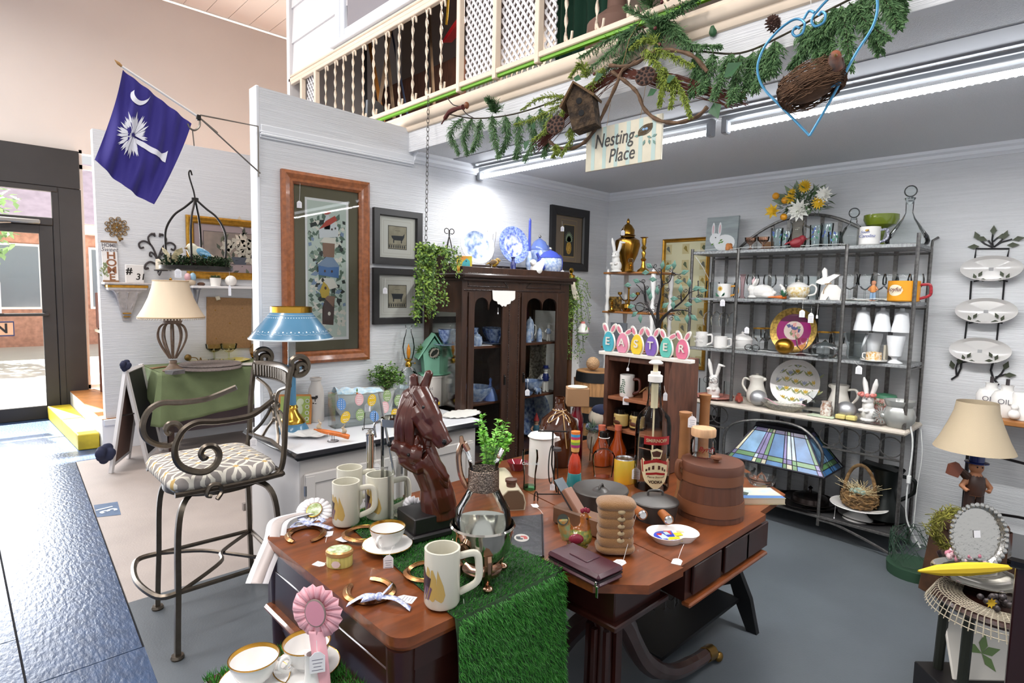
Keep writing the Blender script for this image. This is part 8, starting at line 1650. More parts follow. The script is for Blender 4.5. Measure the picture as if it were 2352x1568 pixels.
k.grid(bun,56,60);k.B('rolls',M('tan fleece','8c643b',.95,bump=.5,bs=350,sheen=.4),t,sharp=180);k=MB();[k.ball(8*u,-27*u,H*(.3+.125*j),9*u,4*u,6*u)for j in range(5)];k.B('cotton_strip',M('cream cotton','b59f7c',.95),t);k=MB();[k.ball(9*u,-31*u,H*(.36+.125*j),3*u)for j in range(4)];k.B('knots',M('brown thread','54341f',.9),t);tag(t,p+Vc((.045,-.05,H*.7)),tb(1432,1286),.036,flat=True)
c_=(tb(1342,1312));a,b=tb(1258,1275),tb(1385,1340);an=atan2(b.y-a.y,b.x-a.x)
t=Th('zip_wallet','burgundy leather zip organiser lying at the front edge of the table','wallet',c_+Vc((0,.0,0)),an);lea=M('burgundy leather','421a27',.32,bump=.05,bs=200,coat=.15);k=MB();k.box(0,0,.011,.215,.115,.02,.009);k.box(0,0,.034,.217,.117,.02,.009);k.B('covers',lea,t);k=MB();k.box(0,0,.0225,.208,.108,.006);k.B('zip',M('dark zip','1e1016',.6),t);k=MB();k.box(-.01,.01,.0455,.075,.06,.004,.002);k.B('badge',lea,t);k=MB();k.box(.1,-.06,.018,.008,.006,.018,.002);k.box(.108,-.064,.0,.01,.003,.035,.001);k.B('zip_pull',slv,t)
c=[tb(*q_)for q_ in ((1172,1190),(1247,1184),(1250,1280),(1178,1290))];t=Th('zip_pouch','flat black vinyl bank pouch with a round red and grey logo','pouch',sum(c,Vc())/4);k=MB();k.add([q_+Vc((0,0,h_))for h_ in (.0,.006)for q_ in c],[(0,1,2,3),(7,6,5,4),(0,4,5,1),(1,5,6,2),(2,6,7,3),(3,7,4,0)]);k.B('pouch',M('black vinyl','24252a',.35,bump=.2,bs=40),t,world=True);k=MB();k.Tu([c[1]+Vc((-.006,0,.007)),c[2]+Vc((-.006,0,.007))],.003,6);k.B('zip',M('dark zip'),t,world=True)
lc=tb(1198,1239)-t.location;k=MB();k.at((lc.x,lc.y,.0066),(0,0,VR),(1,1.25,1));k.mat(0).La([(0,.0004),(.026,.0003)],26);k.mat(1).prism([(-.019,.008),(-.004,.008),(-.004,-.004),(.004,-.004),(.004,-.012),(-.012,-.012),(-.019,-.006)],.0006,.001,'z');k.mat(2).prism([(-.003,.012),(.014,.012),(.02,.004),(.02,-.008),(.007,-.008),(.007,.004),(-.003,.004)],.0006,.001,'z');k.B('round_logo',[M('logo grey','b6b2ac',.5),M('logo black','2b2c33',.5),M('logo red','a8443f',.5)],t);tag(t,c[1]+Vc((0,0,.007)),tb(1232,1165),.026,flat=True)
p=tb(1545,1238);t=Th('palette_dish','palette-shaped white dish hand painted in blue, red and yellow','dish',p,VR+.15);k=MB()
def pal(a,s_=1):r=.072*(1+.28*cos(2*a)-.22*math.exp(-((a-5.25)/.45)**2)-.12*cos(a)*0);return (r*cos(a)*s_,r*sin(a)*1.25*s_)
for m_,rg in ((0,((.75,.0),(1.0,.026),(.94,.026),(.72,.008))),(1,((.74,.0095),(.001,.008)))):k.mat(m_).loft([[(*pal(i*2*pi/48,s_),z)for i in range(48)]for s_,z in rg],cap=False)
k.B('dish',[wht,wht],t,sharp=60);k=MB()
for m_,P in ((0,[pal(i*2*pi/48,.72)for i in range(9,37)]),(1,[(-.012,.052),(.014,.048),(.004,.012),(-.02,.01)]),(2,[(.012,.022),(.04,.024),(.042,.004),(.014,.0)]),(3,[(.03,.036),(.055,.032),(.056,.02),(.034,.022)]),(2,[(-.03,-.004),(.02,-.004),(.02,-.018),(-.026,-.022)]),(4,[(-.05,.014),(-.026,.018),(-.018,-.012),(-.045,-.014)]),(4,[(-.02,.03),(-.006,.03),(-.002,.012),(-.02,.01)]),(1,[(-.052,.012),(-.048,.022),(-.03,.022),(-.036,.008)]),(2,[(-.03,-.026),(.02,-.024),(.016,-.036),(-.026,-.036)])):k.mat(m_).poly([(x,y*(1 if len(P)>12 else 1.3),.0105+.00012*(len(k.f)+1))for x,y in P])
k.B('painted_scene',[M('cobalt paint','3446b4',.2),M('crimson paint','b02535',.2),M('lemon paint','e6c82f',.2),M('apricot paint','e6c08e',.2),M('skin paint','bcd3e2',.2)],t);tag(t,p+Vc((-.03,-.06,.01)),tb(1558,1283),.03,flat=True,lines=0)
p=tb(1630,1178);u=mpp(p);t=Th('firkin_bucket','reddish brown lidded wooden firkin with two wooden hoops','bucket',p,VR);zl=lambda py:ht(p,py);frk=M('firkin staves','5b3422',.45,var=.25,vs=9,st=(4,4,.4));k=MB();k.La([(0,0),(74*u,0),(66*u,zl(1080)),(64*u,zl(1080)),(0,zl(1082))],30);k.B('staves',frk,t,sharp=8)
k=MB();[k.La([(r0_*u,zl(a)),(r0_*1.025*u,zl(a)),(r1_*1.025*u,zl(b)),(r1_*u,zl(b))],40)for r0_,r1_,a,b in ((73,71,1165,1138),(68,67,1098,1075))];k.B('hoops',M('firkin hoop','6f4229',.45),t);k=MB();k.La([(69*u,zl(1076)),(69.5*u,zl(1062)),(67*u,zl(1056)),(0,zl(1054))],40);k.B('lid',M('firkin lid','633a29',.4,var=.2,vs=6),t);k=MB();k.La([(5*u,zl(1056)),(6*u,zl(1050)),(13*u,zl(1046)),(12*u,zl(1042)),(0,zl(1041))],18,2*u,-20*u);k.B('knob',M('firkin hoop'),t);k=MB();k.Tu(Spl([(-68*u,0,zl(1100)),(-78*u,0,zl(1085)),(-76*u,0,zl(1060)),(-66*u,0,zl(1075))],4),7*u,8);k.B('handle_ear',M('firkin hoop'),t)
pj=p+Vc((.72*-14*u,.69*14*u,0))+Vc((.69,.72,0))*26*u;pj.z=p.z+zl(1053)+.002;zl=lambda py:ht(pj,py);t=Th('cookie_jar','glass cookie jar with wooden lid and red script on the firkin','jar',pj,VR);k=MB();k.La([(0,.001),(27*u,.001),(29*u,.008),(28.5*u,zl(1012)),(24*u,zl(1004)),(24*u,zl(998))],30);k.B('glass',gl,t);k=MB();k.La([(0,zl(1000)),(27.5*u,zl(1000)),(28*u,zl(996)),(28*u,zl(985)),(26*u,zl(982)),(0,zl(981))],30);k.B('wooden_lid',M('pale maple','d0a37a',.45,var=.2,vs=9,st=(6,1,1)),t);R=29*u;wraptext(t,"Byrd's",.026,red,R,zl(1025),shear=.3,bold=.0005);wraptext(t,'FAMOUS COOKIES',.0085,red,R,zl(1044))
for px,py,top,lb,r in ((1566,1150,945,'nearer of two, tagged, beside the vodka bottle',13),(1612,1080,905,'farther of two, behind the cookie jar',12)):wb('wooden_bobbin','tall wooden weaving bobbin, '+lb,'bobbin',px,py,top,(('spool',M('bobbin wood','8f5f36',.5,var=.2,vs=10),[(0,py),(r*1.5,py),(r*1.3,py-12),(r,py-30),(r*.92,top+22),(r,top+12),(r*1.12,top+8),(r*1.12,top+1),(r*.8,top),(0,top+1)]),),tgz=(948,952,13)if px<1600 else None)
c=[tb(*q_)for q_ in ((1706,1165),(1775,1168),(1760,1128),(1700,1125))];a=c[0];t=Th('paperback_book','paperback book with a seashore cover lying at the far table corner','book',sum(c,Vc())/4,VR+.05);k=MB();k.box(0,0,.013,.19,.13,.023,.002);k.B('pages',M('book pages','cdbda4',.8),t);k=MB();k.box(0,0,.026,.192,.132,.002);k.box(0,0,.001,.192,.132,.002);k.B('cover',M('seashore cover','cfbf96',.4,var=.5,vs=8,c2='a9b9bd'),t);k=MB();k.mat(0).prism([(-.095,-.065),(.095,-.065),(.095,-.035),(-.095,-.03)],.0272,.0276,'z');k.mat(1).prism([(-.09,-.03),(-.05,-.03),(-.03,.0),(-.06,.02),(-.09,.01)],.0272,.0277,'z');k.B('cover_print',[M('cover blue','4f74a8',.4),M('cover dark','39443a',.5)],t)
k=MB();k.ball(0,0,.03,.014,.012,.008);o=one('red_bow','tiny crimson bow on the paperback book','bow',k,M('crimson ribbon','b01a2c',.5),t.location+Vc((-.075,.05,0)))
p=tb(1748,1112);lat('juicer','clear ribbed glass citrus juicer beside the paperback','juicer',p,[(0,.003),(.05,.003),(.07,.035),(.068,.036),(.048,.01),(.03,.012),(.018,.04),(0,.06)],glc,36);lat('glass_dish','small cut glass dish behind the juicer','dish',tb(1712,1092),[(0,.003),(.035,.003),(.045,.04),(.043,.04),(.03,.01),(0,.01)],glc,28)
lat('red_dish','red jewel edged glass dish behind the soda glass','dish',tb(1188,1078),[(0,0),(.03,0),(.05,.04),(.045,.04),(.02,.012),(0,.012)],M('ruby bottle'),30)
t,p,u=wb('clown_toy','tall striped tin clown toy between jug and bust bottle','toy',1318,1140,990,(('jar_body',M('teal glass','2f7f84',.1,coat=.4),[(0,1140),(14,1138),(19,1115),(15,1085),(0,1078)]),('tin_jacket',M('tin red','b2391f',.25,var=.3,vs=30),[(14,1086),(15,1070),(11,1050),(6,1040),(0,1040)]),('face',M('clown face','d9a35f',.3),[(0,1042),(9,1036),(10,1026),(0,1022)])))
k=MB();bands=['d8762a','3f8fc0','b83a62','d3c83a','7a9a3a','9c2f6e']
for j,y in enumerate(range(990,1026,6)):k.mat(j).La([((10.5)*u,ht(p,y+6)),(10.5*u,ht(p,y))],18)
k.mat(0).La([(10.5*u,ht(p,990)),(0,ht(p,988))],18);k.B('striped_hat',[M('toy band %d'%i,c_,.3)for i,c_ in enumerate(bands)],t)
# crate, easter sign, tree, corner shelf
crw=M('old crate wood','5b3626',.65,var=.4,vs=10,st=(4,4,1));crl=M('crate shelf wood','9a5f3f',.6,var=.25,vs=10)
ya,yb=pX(1386,900,2.4).y,pX(1534,900,2.4).y;ym_=(ya+yb)/2;W=ya-yb;hC=pX(1460,822,2.4).z-.75
t=Th('wooden_crate','dark old wooden crate stood on end as a small shelf on the table','crate',(2.54,ym_,.7505),RZ);CR=t
k=MB()
for s_ in (-1,1):k.box(s_*(W/2-.012),0,hC/2,.024,.28,hC-.002,.003)
k.box(0,0,hC-.014,W-.05,.278,.026,.003);k.box(0,.135,hC/2,W-.05,.01,hC-.06);k.box(0,0,.012,W-.05,.278,.02);k.B('box',crw,t)
zs=[pX(1440,y,2.4).z-.7505 for y in (916,990)]
for z in zs:k=MB();k.box(0,-.005,z-.008,W-.05,.262,.016,.002);k.B('shelf',crl,t)
cw=lambda px,x,i:Vc((x,pX(px,900,x).y,.7505+zs[i]+.001))
p=cw(1440,2.46,0);t=mug('tree_mug','white tapered mug with painted pine trees in the crate',p,.037,.11,(wht,M('brown glaze','4a2018',.15)),RZ);k=MB();[k.leaf((-.005*sin(j)+.0*j,-.0385,.03+.01*j),(s_,0,-.5),(0,-1,0),.02-.0018*j,.007,0)for j in range(7)for s_ in (-1,1)];k.B('pine_picture',M('pine green'),t);tag(t,p+Vc((-.04,-.02,.05)),p+Vc((-.05,-.03,.01)),.03)
for px,x,lb in ((1429,2.45,'by the crate side'),(1466,2.47,'behind the vodka bottle')):
 p=cw(px,x,1);t=Th('duck_jar','black lidded cream jar painted with a duck, '+lb,'jar',p,RZ,'duck jars');k=MB();k.La([(0,0),(.034,0),(.038,.015),(.038,.065),(.03,.075),(0,.075)],24);k.B('body',M('mustard cream glaze','c4ab6c',.25),t);k=MB();k.La([(.034,.073),(.035,.095),(0,.1)],24);k.La([(.0365,0),(.039,.012),(.036,.012)],24);k.B('lid',M('black gloss'),t)
 k=MB();k.ball(0,-.037,.03,.02,.003,.011);k.ball(-.015,-.037,.05,.006,.003,.005);k.Tu([(-.012,-.038,.035),(-.015,-.038,.048)],.003,5);k.B('duck_picture',M('duck brown','5a3423',.4),t)
p=cw(1490,2.44,0);t=Th('twig_birdhouse','tiny twig birdhouse on the upper crate shelf','birdhouse',p,RZ);k=MB();k.prism([(-.02,0),(.02,0),(.02,.045),(0,.06),(-.02,.045)],-.02,.02);k.B('house_body',crl,t);k=MB();[k.prism([(s_*.035,.035),(s_*.035,.04),(0,.07),(0,.063)],-.028,.028)for s_ in (-1,1)];k.B('roof',bk_,t)
zt_=.7505+hC+.001;a,b=pX(1381,808,2.41).y,pX(1591,833,2.41).y
t=Th('easter_sign','row of coloured bunny-eared egg shapes spelling EASTER on top of the crate','sign',(2.41,(a+b)/2,zt_),RZ)
k=MB();k.box(0,0,.008,a-b,.045,.016,.002);k.B('base_board',M('white sign wood','e9e3da',.5),t)
for ch,px,py,c_ in zip('EASTER',(1399,1431,1464,1497,1531,1568),(784,788,791,795,799,803),('36a9bd','e08aa6','edcb1d','7b55b4','5bbfb0','de6f90')):
 g_=pX(px,py,2.41);x=-(g_.y-(a+b)/2);u=mpp(g_);z0=.016;h_=47*u;w_=15.8*u
 P=[(x+w_*cos(v)*(1-.16*sin(v)),z0+h_*.47+h_*.53*sin(v))for v in [radians(-62+304*i/26)for i in range(27)]]
 k=MB();k.prism(P,-.004,.008);e=k.B('egg_back',M('white sign wood'),t)
 k=MB();k.prism([(x+(q_[0]-x)*.93,z0+(q_[1]-z0)*.95+.002)for q_ in P],-.010,-.0035);k.B('egg',M('egg enamel '+c_,c_,.3),t)
 lop=ch in 'AE' and px>1420
 for s_ in (-1,1):
  an=s_*(.5 if not (lop and s_>0)else 1.05);L_=24*u
  for r_,m_,y0_,nm in ((1,M('white sign wood'),(-.003,.005),'ear'),(.62,M('ear pink','dd8497',.5),(-.0045,-.002),'ear_lining')):
   c0=(x+s_*6*u+sin(an)*L_*.45,z0+h_*.93+cos(an)*L_*.45);k=MB();k.prism([(c0[0]+L_*.55*r_*sin(v)*sin(an)+6*u*r_*cos(v)*cos(an),c0[1]+L_*.55*r_*sin(v)*cos(an)-6*u*r_*cos(v)*sin(an))for v in [i*2*pi/16 for i in range(16)]],*y0_);k.B(nm,m_,t)
 text('lettering',ch,25*u,M('white sign wood'),t,(x,-.013,z0+h_*.5),ext=.003,bold=.0006)
tag(t,Vc((2.40,pX(1447,820,2.4).y,zt_)),Vc((2.385,pX(1447,820,2.4).y,zt_-.05)),.012,lines=0)
TX=2.56;q=lambda px,py:pX(px,py,TX);c0=q(1512,800);c0.z=zt_;t=Th('metal_tree','black metal tree sculpture with curled twigs and green leaves behind the eggs','sculpture',c0)
C2=lambda x,y:q(1340+x/4.127,480+y/4.127)-c0;blm=M('black tree metal','1c191b',.4,.5);k=MB()
k.box(0,0,.004,.06,.14,.008)
for P,r in (([(710,1330),(705,1150),(680,1060),(640,970),(590,880),(570,800),(530,740),(500,715)],1),([(710,1330),(708,1100),(705,960),(730,830),(745,730),(820,680),(850,560)],1),([(710,1330),(715,1150),(740,1050),(830,960),(930,880),(1000,800),(1070,770),(1130,770)],1),([(745,740),(735,640),(700,590),(660,550)],.5),([(735,650),(745,560)],.5),([(840,600),(900,620),(950,600)],.4),([(830,965),(930,955),(1000,970),(1040,1010)],.5),([(840,1000),(900,1030)],.4),([(640,970),(560,920),(480,905)],.5),([(620,950),(560,960),(500,985)],.4),([(590,880),(580,730),(550,690),(510,675)],.5),([(930,880),(925,800),(930,760)],.4),([(1000,800),(1010,700)],.4)):
 n=len(P);k.Tu(Spl([C2(*a_)for a_ in P],4),[max(.0022,.012*r*(1-i/(4*(n-1)))**1.3)for i in range(4*(n-1)+1)],6)
for x,y,s_ in ((680,535,1),(720,580,-1),(600,740,1),(570,685,-1),(710,730,1),(820,580,-1),(860,615,1),(800,650,1),(910,650,-1),(760,700,-1),(800,760,1),(770,820,-1),(690,905,1),(660,965,-1),(740,965,1),(560,790,-1),(600,890,1),(770,880,1),(910,840,-1),(970,770,1),(1010,870,-1),(1090,820,1),(980,950,1),(905,990,-1),(835,1035,1),(620,985,-1)):k.Tu([C2(*a_)for a_ in spiral(x,y,5,21,s_*2,s_*1.2,18)],.0016,4)
k.B('trunk_and_twigs',blm,t);k=MB()
for x,y,dx,dy in ((650,550,-1,-.6),(620,600,-1,.1),(755,560,.1,-1),(790,570,.6,-.5),(865,560,.1,-1),(940,610,1,-.4),(880,690,1,-.1),(530,690,-1,-.4),(450,720,-1,0),(620,810,.2,-1),(640,860,.1,-1),(710,800,-.1,-1),(690,670,-1,-.1),(500,820,-1,0),(480,920,-1,.2),(510,980,-.8,.7),(547,1010,0,1),(840,850,1,0),(858,880,0,1),(760,930,.5,-.4),(930,790,0,-1),(1010,730,0,-1),(1050,760,1,-.3),(1110,770,1,0),(1060,860,1,.2),(970,905,1,0),(870,1020,1,.7),(990,1010,0,1),(1030,1010,.6,.5)):
 d_=C2(x+dx,y+dy)-C2(x,y);k.leaf(C2(x,y)+Vc((-.004,0,0))-d_.normalized()*.008,d_,(-1,0,.1),.048,.027,.2)
k.B('metal_leaves',M('tree leaf green','5f8a7d',.45,.2),t,solid=.001)
TLp,BRp=pX(1525,550,BX),pX(1619,850,BX);t,Wf,Hf=frame('bird_prints','tall gilt frame of many small bird prints on the back wall','picture',(TLp.y,TLp.z),(BRp.y,BRp.z),BX-.004,.03,.022,gold,None,rz=RZ,X=True)if 0 else frame('bird_prints','tall gilt frame of many small bird prints on the back wall','picture',(-TLp.y,TLp.z),(-BRp.y,BRp.z),BX-.004,.03,.022,gold,None)
t.matrix_world=TR((BX-.004,(TLp.y+BRp.y)/2,(TLp.z+BRp.z)/2),(0,0,RZ));WM[t.name]=t.matrix_world.copy();rr=random.Random(9)
flatp('mat_board',t,M('pale yellow mat','dcd8b4',.8),[(0,rect(-Wf/2+.025,-Hf/2+.025,Wf/2-.025,Hf/2-.025))]);P=[]
for i in range(3):
 for j in range(8):x,z=-Wf/2+.055+i*(Wf-.11)/2.0,Hf/2-.09-j*(Hf-.16)/7;P+=[(0,rect(x-.033,z-.042,x+.033,z+.042),.005),(1+(i+j)%3,[(x-.02,z+.005),(x-.005,z+.028),(x+.01,z+.02),(x+.012,z),(x+.022,z-.03),(x-.005,z-.01)],.0055)]
flatp('bird_cards',t,[M('card cream','cbbf8f',.8),M('bird grey','6d7064',.8),M('bird ochre','94813f',.8),M('bird olive','5f6a4e',.8)],P)
SXa,SXb=3.98,4.3;y1=pX(1388,620,SXa).y;y0=pX(1502,620,SXa).y;zS=[pX(1440,624,SXa).z,pX(1440,716,SXa).z,pX(1440,800,SXa).z]
t=Th('spindle_shelf','white turned spindle shelf unit with wooden boards in the corner','shelf',((SXa+SXb)/2,(y0+y1)/2,0),RZ);W=y1-y0;sw=M('white spindle paint','e7e5e2',.4)
for i in (-1,1):
 for j in (-1,1):
  pr=[];z=0
  while z<zS[0]+.02:pr+=[(.012,z),(.02,z+.03),(.014,z+.06),(.022,z+.13),(.02,z+.2),(.013,z+.24)];z+=.26
  pr=[(r,min(z_,zS[0]+.03))for r,z_ in pr]+[(0,zS[0]+.03)];k=MB();k.La(pr,12,i*(W/2-.02),j*.13);k.B('spindle',sw,t)
for z in zS+[.5]:k=MB();k.box(0,0,z-.008,W+.03,.31,.016,.004);k.B('shelf_board',M('honey pine','a9703c',.45,var=.2,vs=9),t)
cs_=lambda px,i,x=4.1:Vc((x,pX(px,650,x).y,zS[i]+.001))
agb=M('aged brass','a0742f',.25,1);p=cs_(1438,0,4.16);u=mpp(p);zl=lambda py:ht(p,py);t=Th('brass_urn','tall aged brass ginger jar urn with pointed lid on the spindle shelf','urn',p);k=MB();k.La([(0,0),(16*u,0),(15*u,zl(605)),(24*u,zl(585)),(29*u,zl(563)),(27*u,zl(552)),(16*u,zl(545)),(15*u,zl(541))],30);k.B('body',agb,t);k=MB();k.La([(18*u,zl(541)),(15*u,zl(538)),(15*u,zl(528)),(9*u,zl(518)),(3*u,zl(513)),(4*u,zl(509)),(2*u,zl(503)),(0,zl(501))],30);k.B('lid',agb,t);tag(t,p+Vc((-.05,.0,zl(520))),p+Vc((-.07,0,zl(530))),.03)
Bny('white_rabbit','white plaster rabbit with folded ears on the top corner shelf',cs_(1414,0,4.0),.235,RZ,wht_m,1.15,lop=1)
def turned(name,label,cat,p,h_,r,mat=brass):k=MB();k.La([(0,0),(r,0),(r*.9,h_*.05),(r*.4,h_*.12),(r*.25,h_*.3),(r*.45,h_*.36),(r*.22,h_*.42),(r*.35,h_*.55),(r*.2,h_*.62),(r*.42,h_*.7),(r*.25,h_*.76),(r*.35,h_*.85),(r*.35,h_*.97),(r*.7,h_),(0,h_)],20);return one(name,label,cat,k,mat,p)
turned('candlestick','tall turned brass candlestick at the end of top corner shelf','candlestick',cs_(1476,0,4.06),ht(cs_(1476,0,4.06),545),.05);t=turned('brass_lamp','short brass candle lamp before the tall brass urn','candlestick',cs_(1447,0,4.0),.075,.04);k=MB();k.ball(0,0,.09,.022);k.B('glass_globe',glc,t)
k=MB();k.box(0,0,.06,.14,.03,.12,.004);one('mosaic_box','gold and brown mosaic candle box on the second corner shelf','box',k,M('gold mosaic','a58448',.35,.5,var=.7,vs=50,c2='3f3428'),cs_(1412,1,4.06),RZ)
p=cs_(1441,1,4.02);t=Th('brass_bowl','round brass pot topped by a gold butterfly','pot',p);k=MB();k.La([(0,0),(.025,0),(.045,.03),(.04,.06),(.03,.065)],22);k.B('bowl',agb,t);k=MB();[k.leaf((0,0,.066),(s_,-.2,.6),(0,-1,0),.05,.035)for s_ in (-1,1)];k.B('butterfly_lid',gold,t)
turned('candlestick','small brass goblet candlestick before the mosaic box','candlestick',cs_(1407,1,3.99),.095,.035);p=cs_(1445,1,4.15);t=Th('candelabra','brass three-armed candelabra behind the butterfly pot','candelabra',p,RZ);k=MB();k.La([(0,0),(.04,0),(.01,.03),(.008,.19),(.02,.2),(0,.2)],16);[k.Tu(Spl([(0,0,.1),(s_*.05,0,.09),(s_*.09,0,.13)],4),.005,6)for s_ in (-1,1)];[k.La([(0,.13),(.018,.14),(.018,.16),(0,.16)],12,s_*.09)for s_ in (-1,1)];k.B('branches',agb,t)
k=MB();k.ball(0,0,.04,.04);one('crystal_ball','clear crystal ball on the second corner shelf','ornament',k,glc,cs_(1472,1,4.05));k=MB();k.box(0,0,.1,.16,.015,.2);one('photo_frame','dark framed grey picture on the third corner shelf','picture frame',k,[M('dim print','6c7077',.3)],cs_(1425,2,4.05),RZ)
kx=pX(1372,850,3.45);t=Th('wooden_keg','small oak keg with black iron hoops behind the crate','keg',(3.45,kx.y,.5));zK=kx.z-.5+.0;k=MB();k.La([(0,0),(.15,0),(.165,zK*.25),(.172,zK*.5),(.165,zK*.75),(.15,zK),(0,zK-.01)],18);k.B('staves',M('oak staves','9c7145',.6,var=.3,vs=12,st=(5,5,.6)),t,sharp=12);k=MB();[k.La([(r,zK*a),(r+.004,zK*a),(r2+.004,zK*b),(r2,zK*b)],24)for r,r2,a,b in ((.151,.158,.99,.86),(.171,.1735,.68,.55),(.1735,.171,.45,.32),(.158,.151,.14,.02))];k.B('hoops',M('black cast iron'),t)
k=MB();k.ball(0,0,.05,.05);one('twine_ball','ball of brown twine resting on top of the keg','twine',k,M('jute ball','a58563',.95,bump=1,bs=120),(3.42,pX(1362,830,3.42).y,.5+zK));t=Th('keg_stool','plain dark wooden stool under the oak keg','stool',(3.45,kx.y,0));k=MB();k.box(0,0,.48,.34,.34,.035);k.B('seat',crw,t);k=MB();[k.box(i*.13,j*.13,.23,.04,.04,.46)for i in (-1,1)for j in (-1,1)];k.B('legs',crw,t)
# lamp, plants and tables at the far right
LX=3.95;c0=pX(2246,1035,LX);p=Vc((LX,c0.y,.42));u=mpp((LX,c0.y,1));zl=lambda py:ht(p,py)
t=Th('stump_stand','rough dark log stump carrying the figure lamp','stump',(LX,c0.y,0));k=MB();k.grid(lambda a,b:((.2-.04*b+.02*sin(a*2*pi*7))*cos(a*2*pi),(.2-.04*b+.02*sin(a*2*pi*7))*sin(a*2*pi),.4*b),40,6);k.prism([(.16*cos(i*.3),.16*sin(i*.3))for i in range(21)],.38,.418,'z');k.B('log',M('dark bark','4a2d18',.9,var=.5,vs=12),t)
t=Fig('figure_lamp','lamp base figure of an old man in hat and coat raising a lantern',p,zl(1045)/1.05,M('carved skin','a9714f',.5),M('brown carved coat','3a2117',.4,var=.3,vs=20),M('brown carved trousers','2c1a14',.5),'hat',VR-.2,'lamp');k=MB();H=zl(1045)/1.05
k.Tu([(-.12*H,0,.7*H),(-.27*H,-.05*H,.83*H)],[.07*H,.045*H],8);k.B('raised_arm',M('brown carved coat'),t);k=MB();k.at((-.33*H,-.05*H,.8*H),(0,.3,0));k.prism([(-.07*H,-.09*H),(.07*H,-.09*H),(.09*H,.06*H),(0,.13*H),(-.09*H,.06*H)],-.05*H,.05*H);k.B('lantern',M('lantern copper','6a3a2a',.5),t);k=MB();k.cyl((0,.04,H*.9),(0,.04,zl(980)),.008,n=8);k.B('lamp_rod',iron,t)
k=MB();k.La([(79*u,zl(1036)),(66*u,zl(1010)),(52*u,zl(975)),(43*u,zl(948)),(40*u,zl(926))],40);sh_=k.B('lamp_shade',M('beige fabric shade','b5a48a',.85,bump=.1,bs=200),t);sh_.location.y=.04
for px,py,s_,nm,lb in ((2272,965,1.0,'OIL','rear white stoneware oil bottle at the picture edge'),(2308,970,1.0,'OIL','front white stoneware oil bottle lettered OIL')):
 p=Vc((4.34,0,.95));p.y=sh(px,.95,4.34+(.06 if px<2300 else 0)).y;p.x+=.06 if px<2300 else 0;t=Th('oil_bottle',lb,'bottle',p,RZ,'stoneware oil bottles');k=MB();k.La([(0,0),(.06,0),(.068,.02),(.07,.11),(.055,.14),(.03,.15),(.027,.17),(.032,.18),(0,.18)],26);k.B('body',wht,t);k=MB();k.cyl((0,0,.17),(0,0,.215),.009,n=10);k.B('pourer',M('dark pewter'),t);text('lettering',nm,.04,M('grey lettering'),t,(0,-.071,.09))
yS=sh(2300,.95,4.34).y;t=Th('plant_stand','black metal stand with wooden top holding the oil bottles','stand',(4.34,yS-.1,0),RZ);k=MB();k.box(0,0,.935,.5,.3,.028,.004);k.B('wooden_top',M('honey pine'),t);k=MB();[k.Tu([(i*.22,j*.12,.92),(i*.22,j*.12,0)],.01,6)for i in (-1,1)for j in (-1,1)];k.Tu([(-.22,-.12,.75),(.22,-.12,.7)],.008,6);k.Tu(Spl([(-.22,-.12,.25),(-.1,-.12,.4),(.2,-.12,.42)],5),.008,6);k.B('frame',blm,t)
k=MB();k.ball(0,0,.03,.028);k.ball(0,0,.07,.018);t_=one('chick_shaker','small white chick shaker before the oil bottles','shaker',blob(k,.004,2),wht,sh(2328,.951,4.24),RZ);lat('canister','white lettered canister cut by the picture edge','canister',sh(2350,.951,4.3),[(0,0),(.055,0),(.055,.14),(.05,.15),(0,.155)],wht,24)
p=pz(2098,1318,0);t=Th('wire_plant_basket','green wire basket with a white fabric bow on the floor','basket',p);k=MB();gw=M('green wire','24402f',.6);k.La([(0,.0),(.135,0),(.14,.06),(.0,.06)],24);k.B('moss_base',M('moss felt','2a4a35',.9),t);k=MB();rr=random.Random(4);[k.Tu([(.14*cos(a+i*.4),.13*sin(a+i*.4),.08+rr.random()*.18)for i in range(6)],.0022,4)for a in [rr.uniform(0,6.28)for _ in range(26)]];k.B('wire',gw,t);k=MB();[k.leaf((-.02,-.08,.27),(cos(a),-.3,sin(a)),(0,-1,0),.1,.06,.5)for a in (-2.4,-1.4,-.4,.5,1.6,2.6)];k.B('fabric_bow',M('white cotton'),t,solid=.002)
k=MB();rr=random.Random(6);c_=pX(2190,1215,3.6)
for j in range(120):a=rr.uniform(0,6.28);k.Tu([((.1+rr.gauss(0,.015))*cos(a+i*.3),rr.gauss(0,.03),(.09+rr.gauss(0,.015))*sin(a+i*.3))for i in range(5)],.0022,4)
one('moss_ring','yellow green grass wreath leaning against the log stump','wreath',k,M('yellow moss','7d7a2c',.9,var=.5,vs=30),Vc((c_.x,c_.y,c_.z)),VR)
RT_=pz(2292,1378,.46);t=Th('round_table','small dark round table under a crocheted cloth at the edge','table',(RT_.x,RT_.y,0),VR);k=MB();k.La([(0,.43),(.19,.43),(.2,.445),(.19,.455),(0,.455)],32);k.B('tabletop',dkw,t);k=MB();[k.Tu([(.16*cos(a),.16*sin(a),.43),(.17*cos(a),.17*sin(a),0)],.018,8)for a in (3.5,5.2,1.2,2.3)];k.B('legs',M('green black paint','23261f',.5),t)
k=MB();lc_=M('ecru crochet','a89f8c',.9)
for j in range(10):r,z=.11+.0125*j,(.462 if j<7 else .462-.018*(j-6));k.Tu([(r*cos(a),r*sin(a),z)for a in [i*2*pi/48 for i in range(48)]],.0022,4,True)
for j in range(64):a=j*2*pi/64;k.Tu([(.11*cos(a),.11*sin(a),.462),(.195*cos(a),.195*sin(a),.461),(.228*cos(a+.03),.228*sin(a+.03),.4)],.002,4)
one('crochet_cloth','ecru crocheted round cloth hanging over the small round table','cloth',k,lc_,(RT_.x,RT_.y,0),VR)
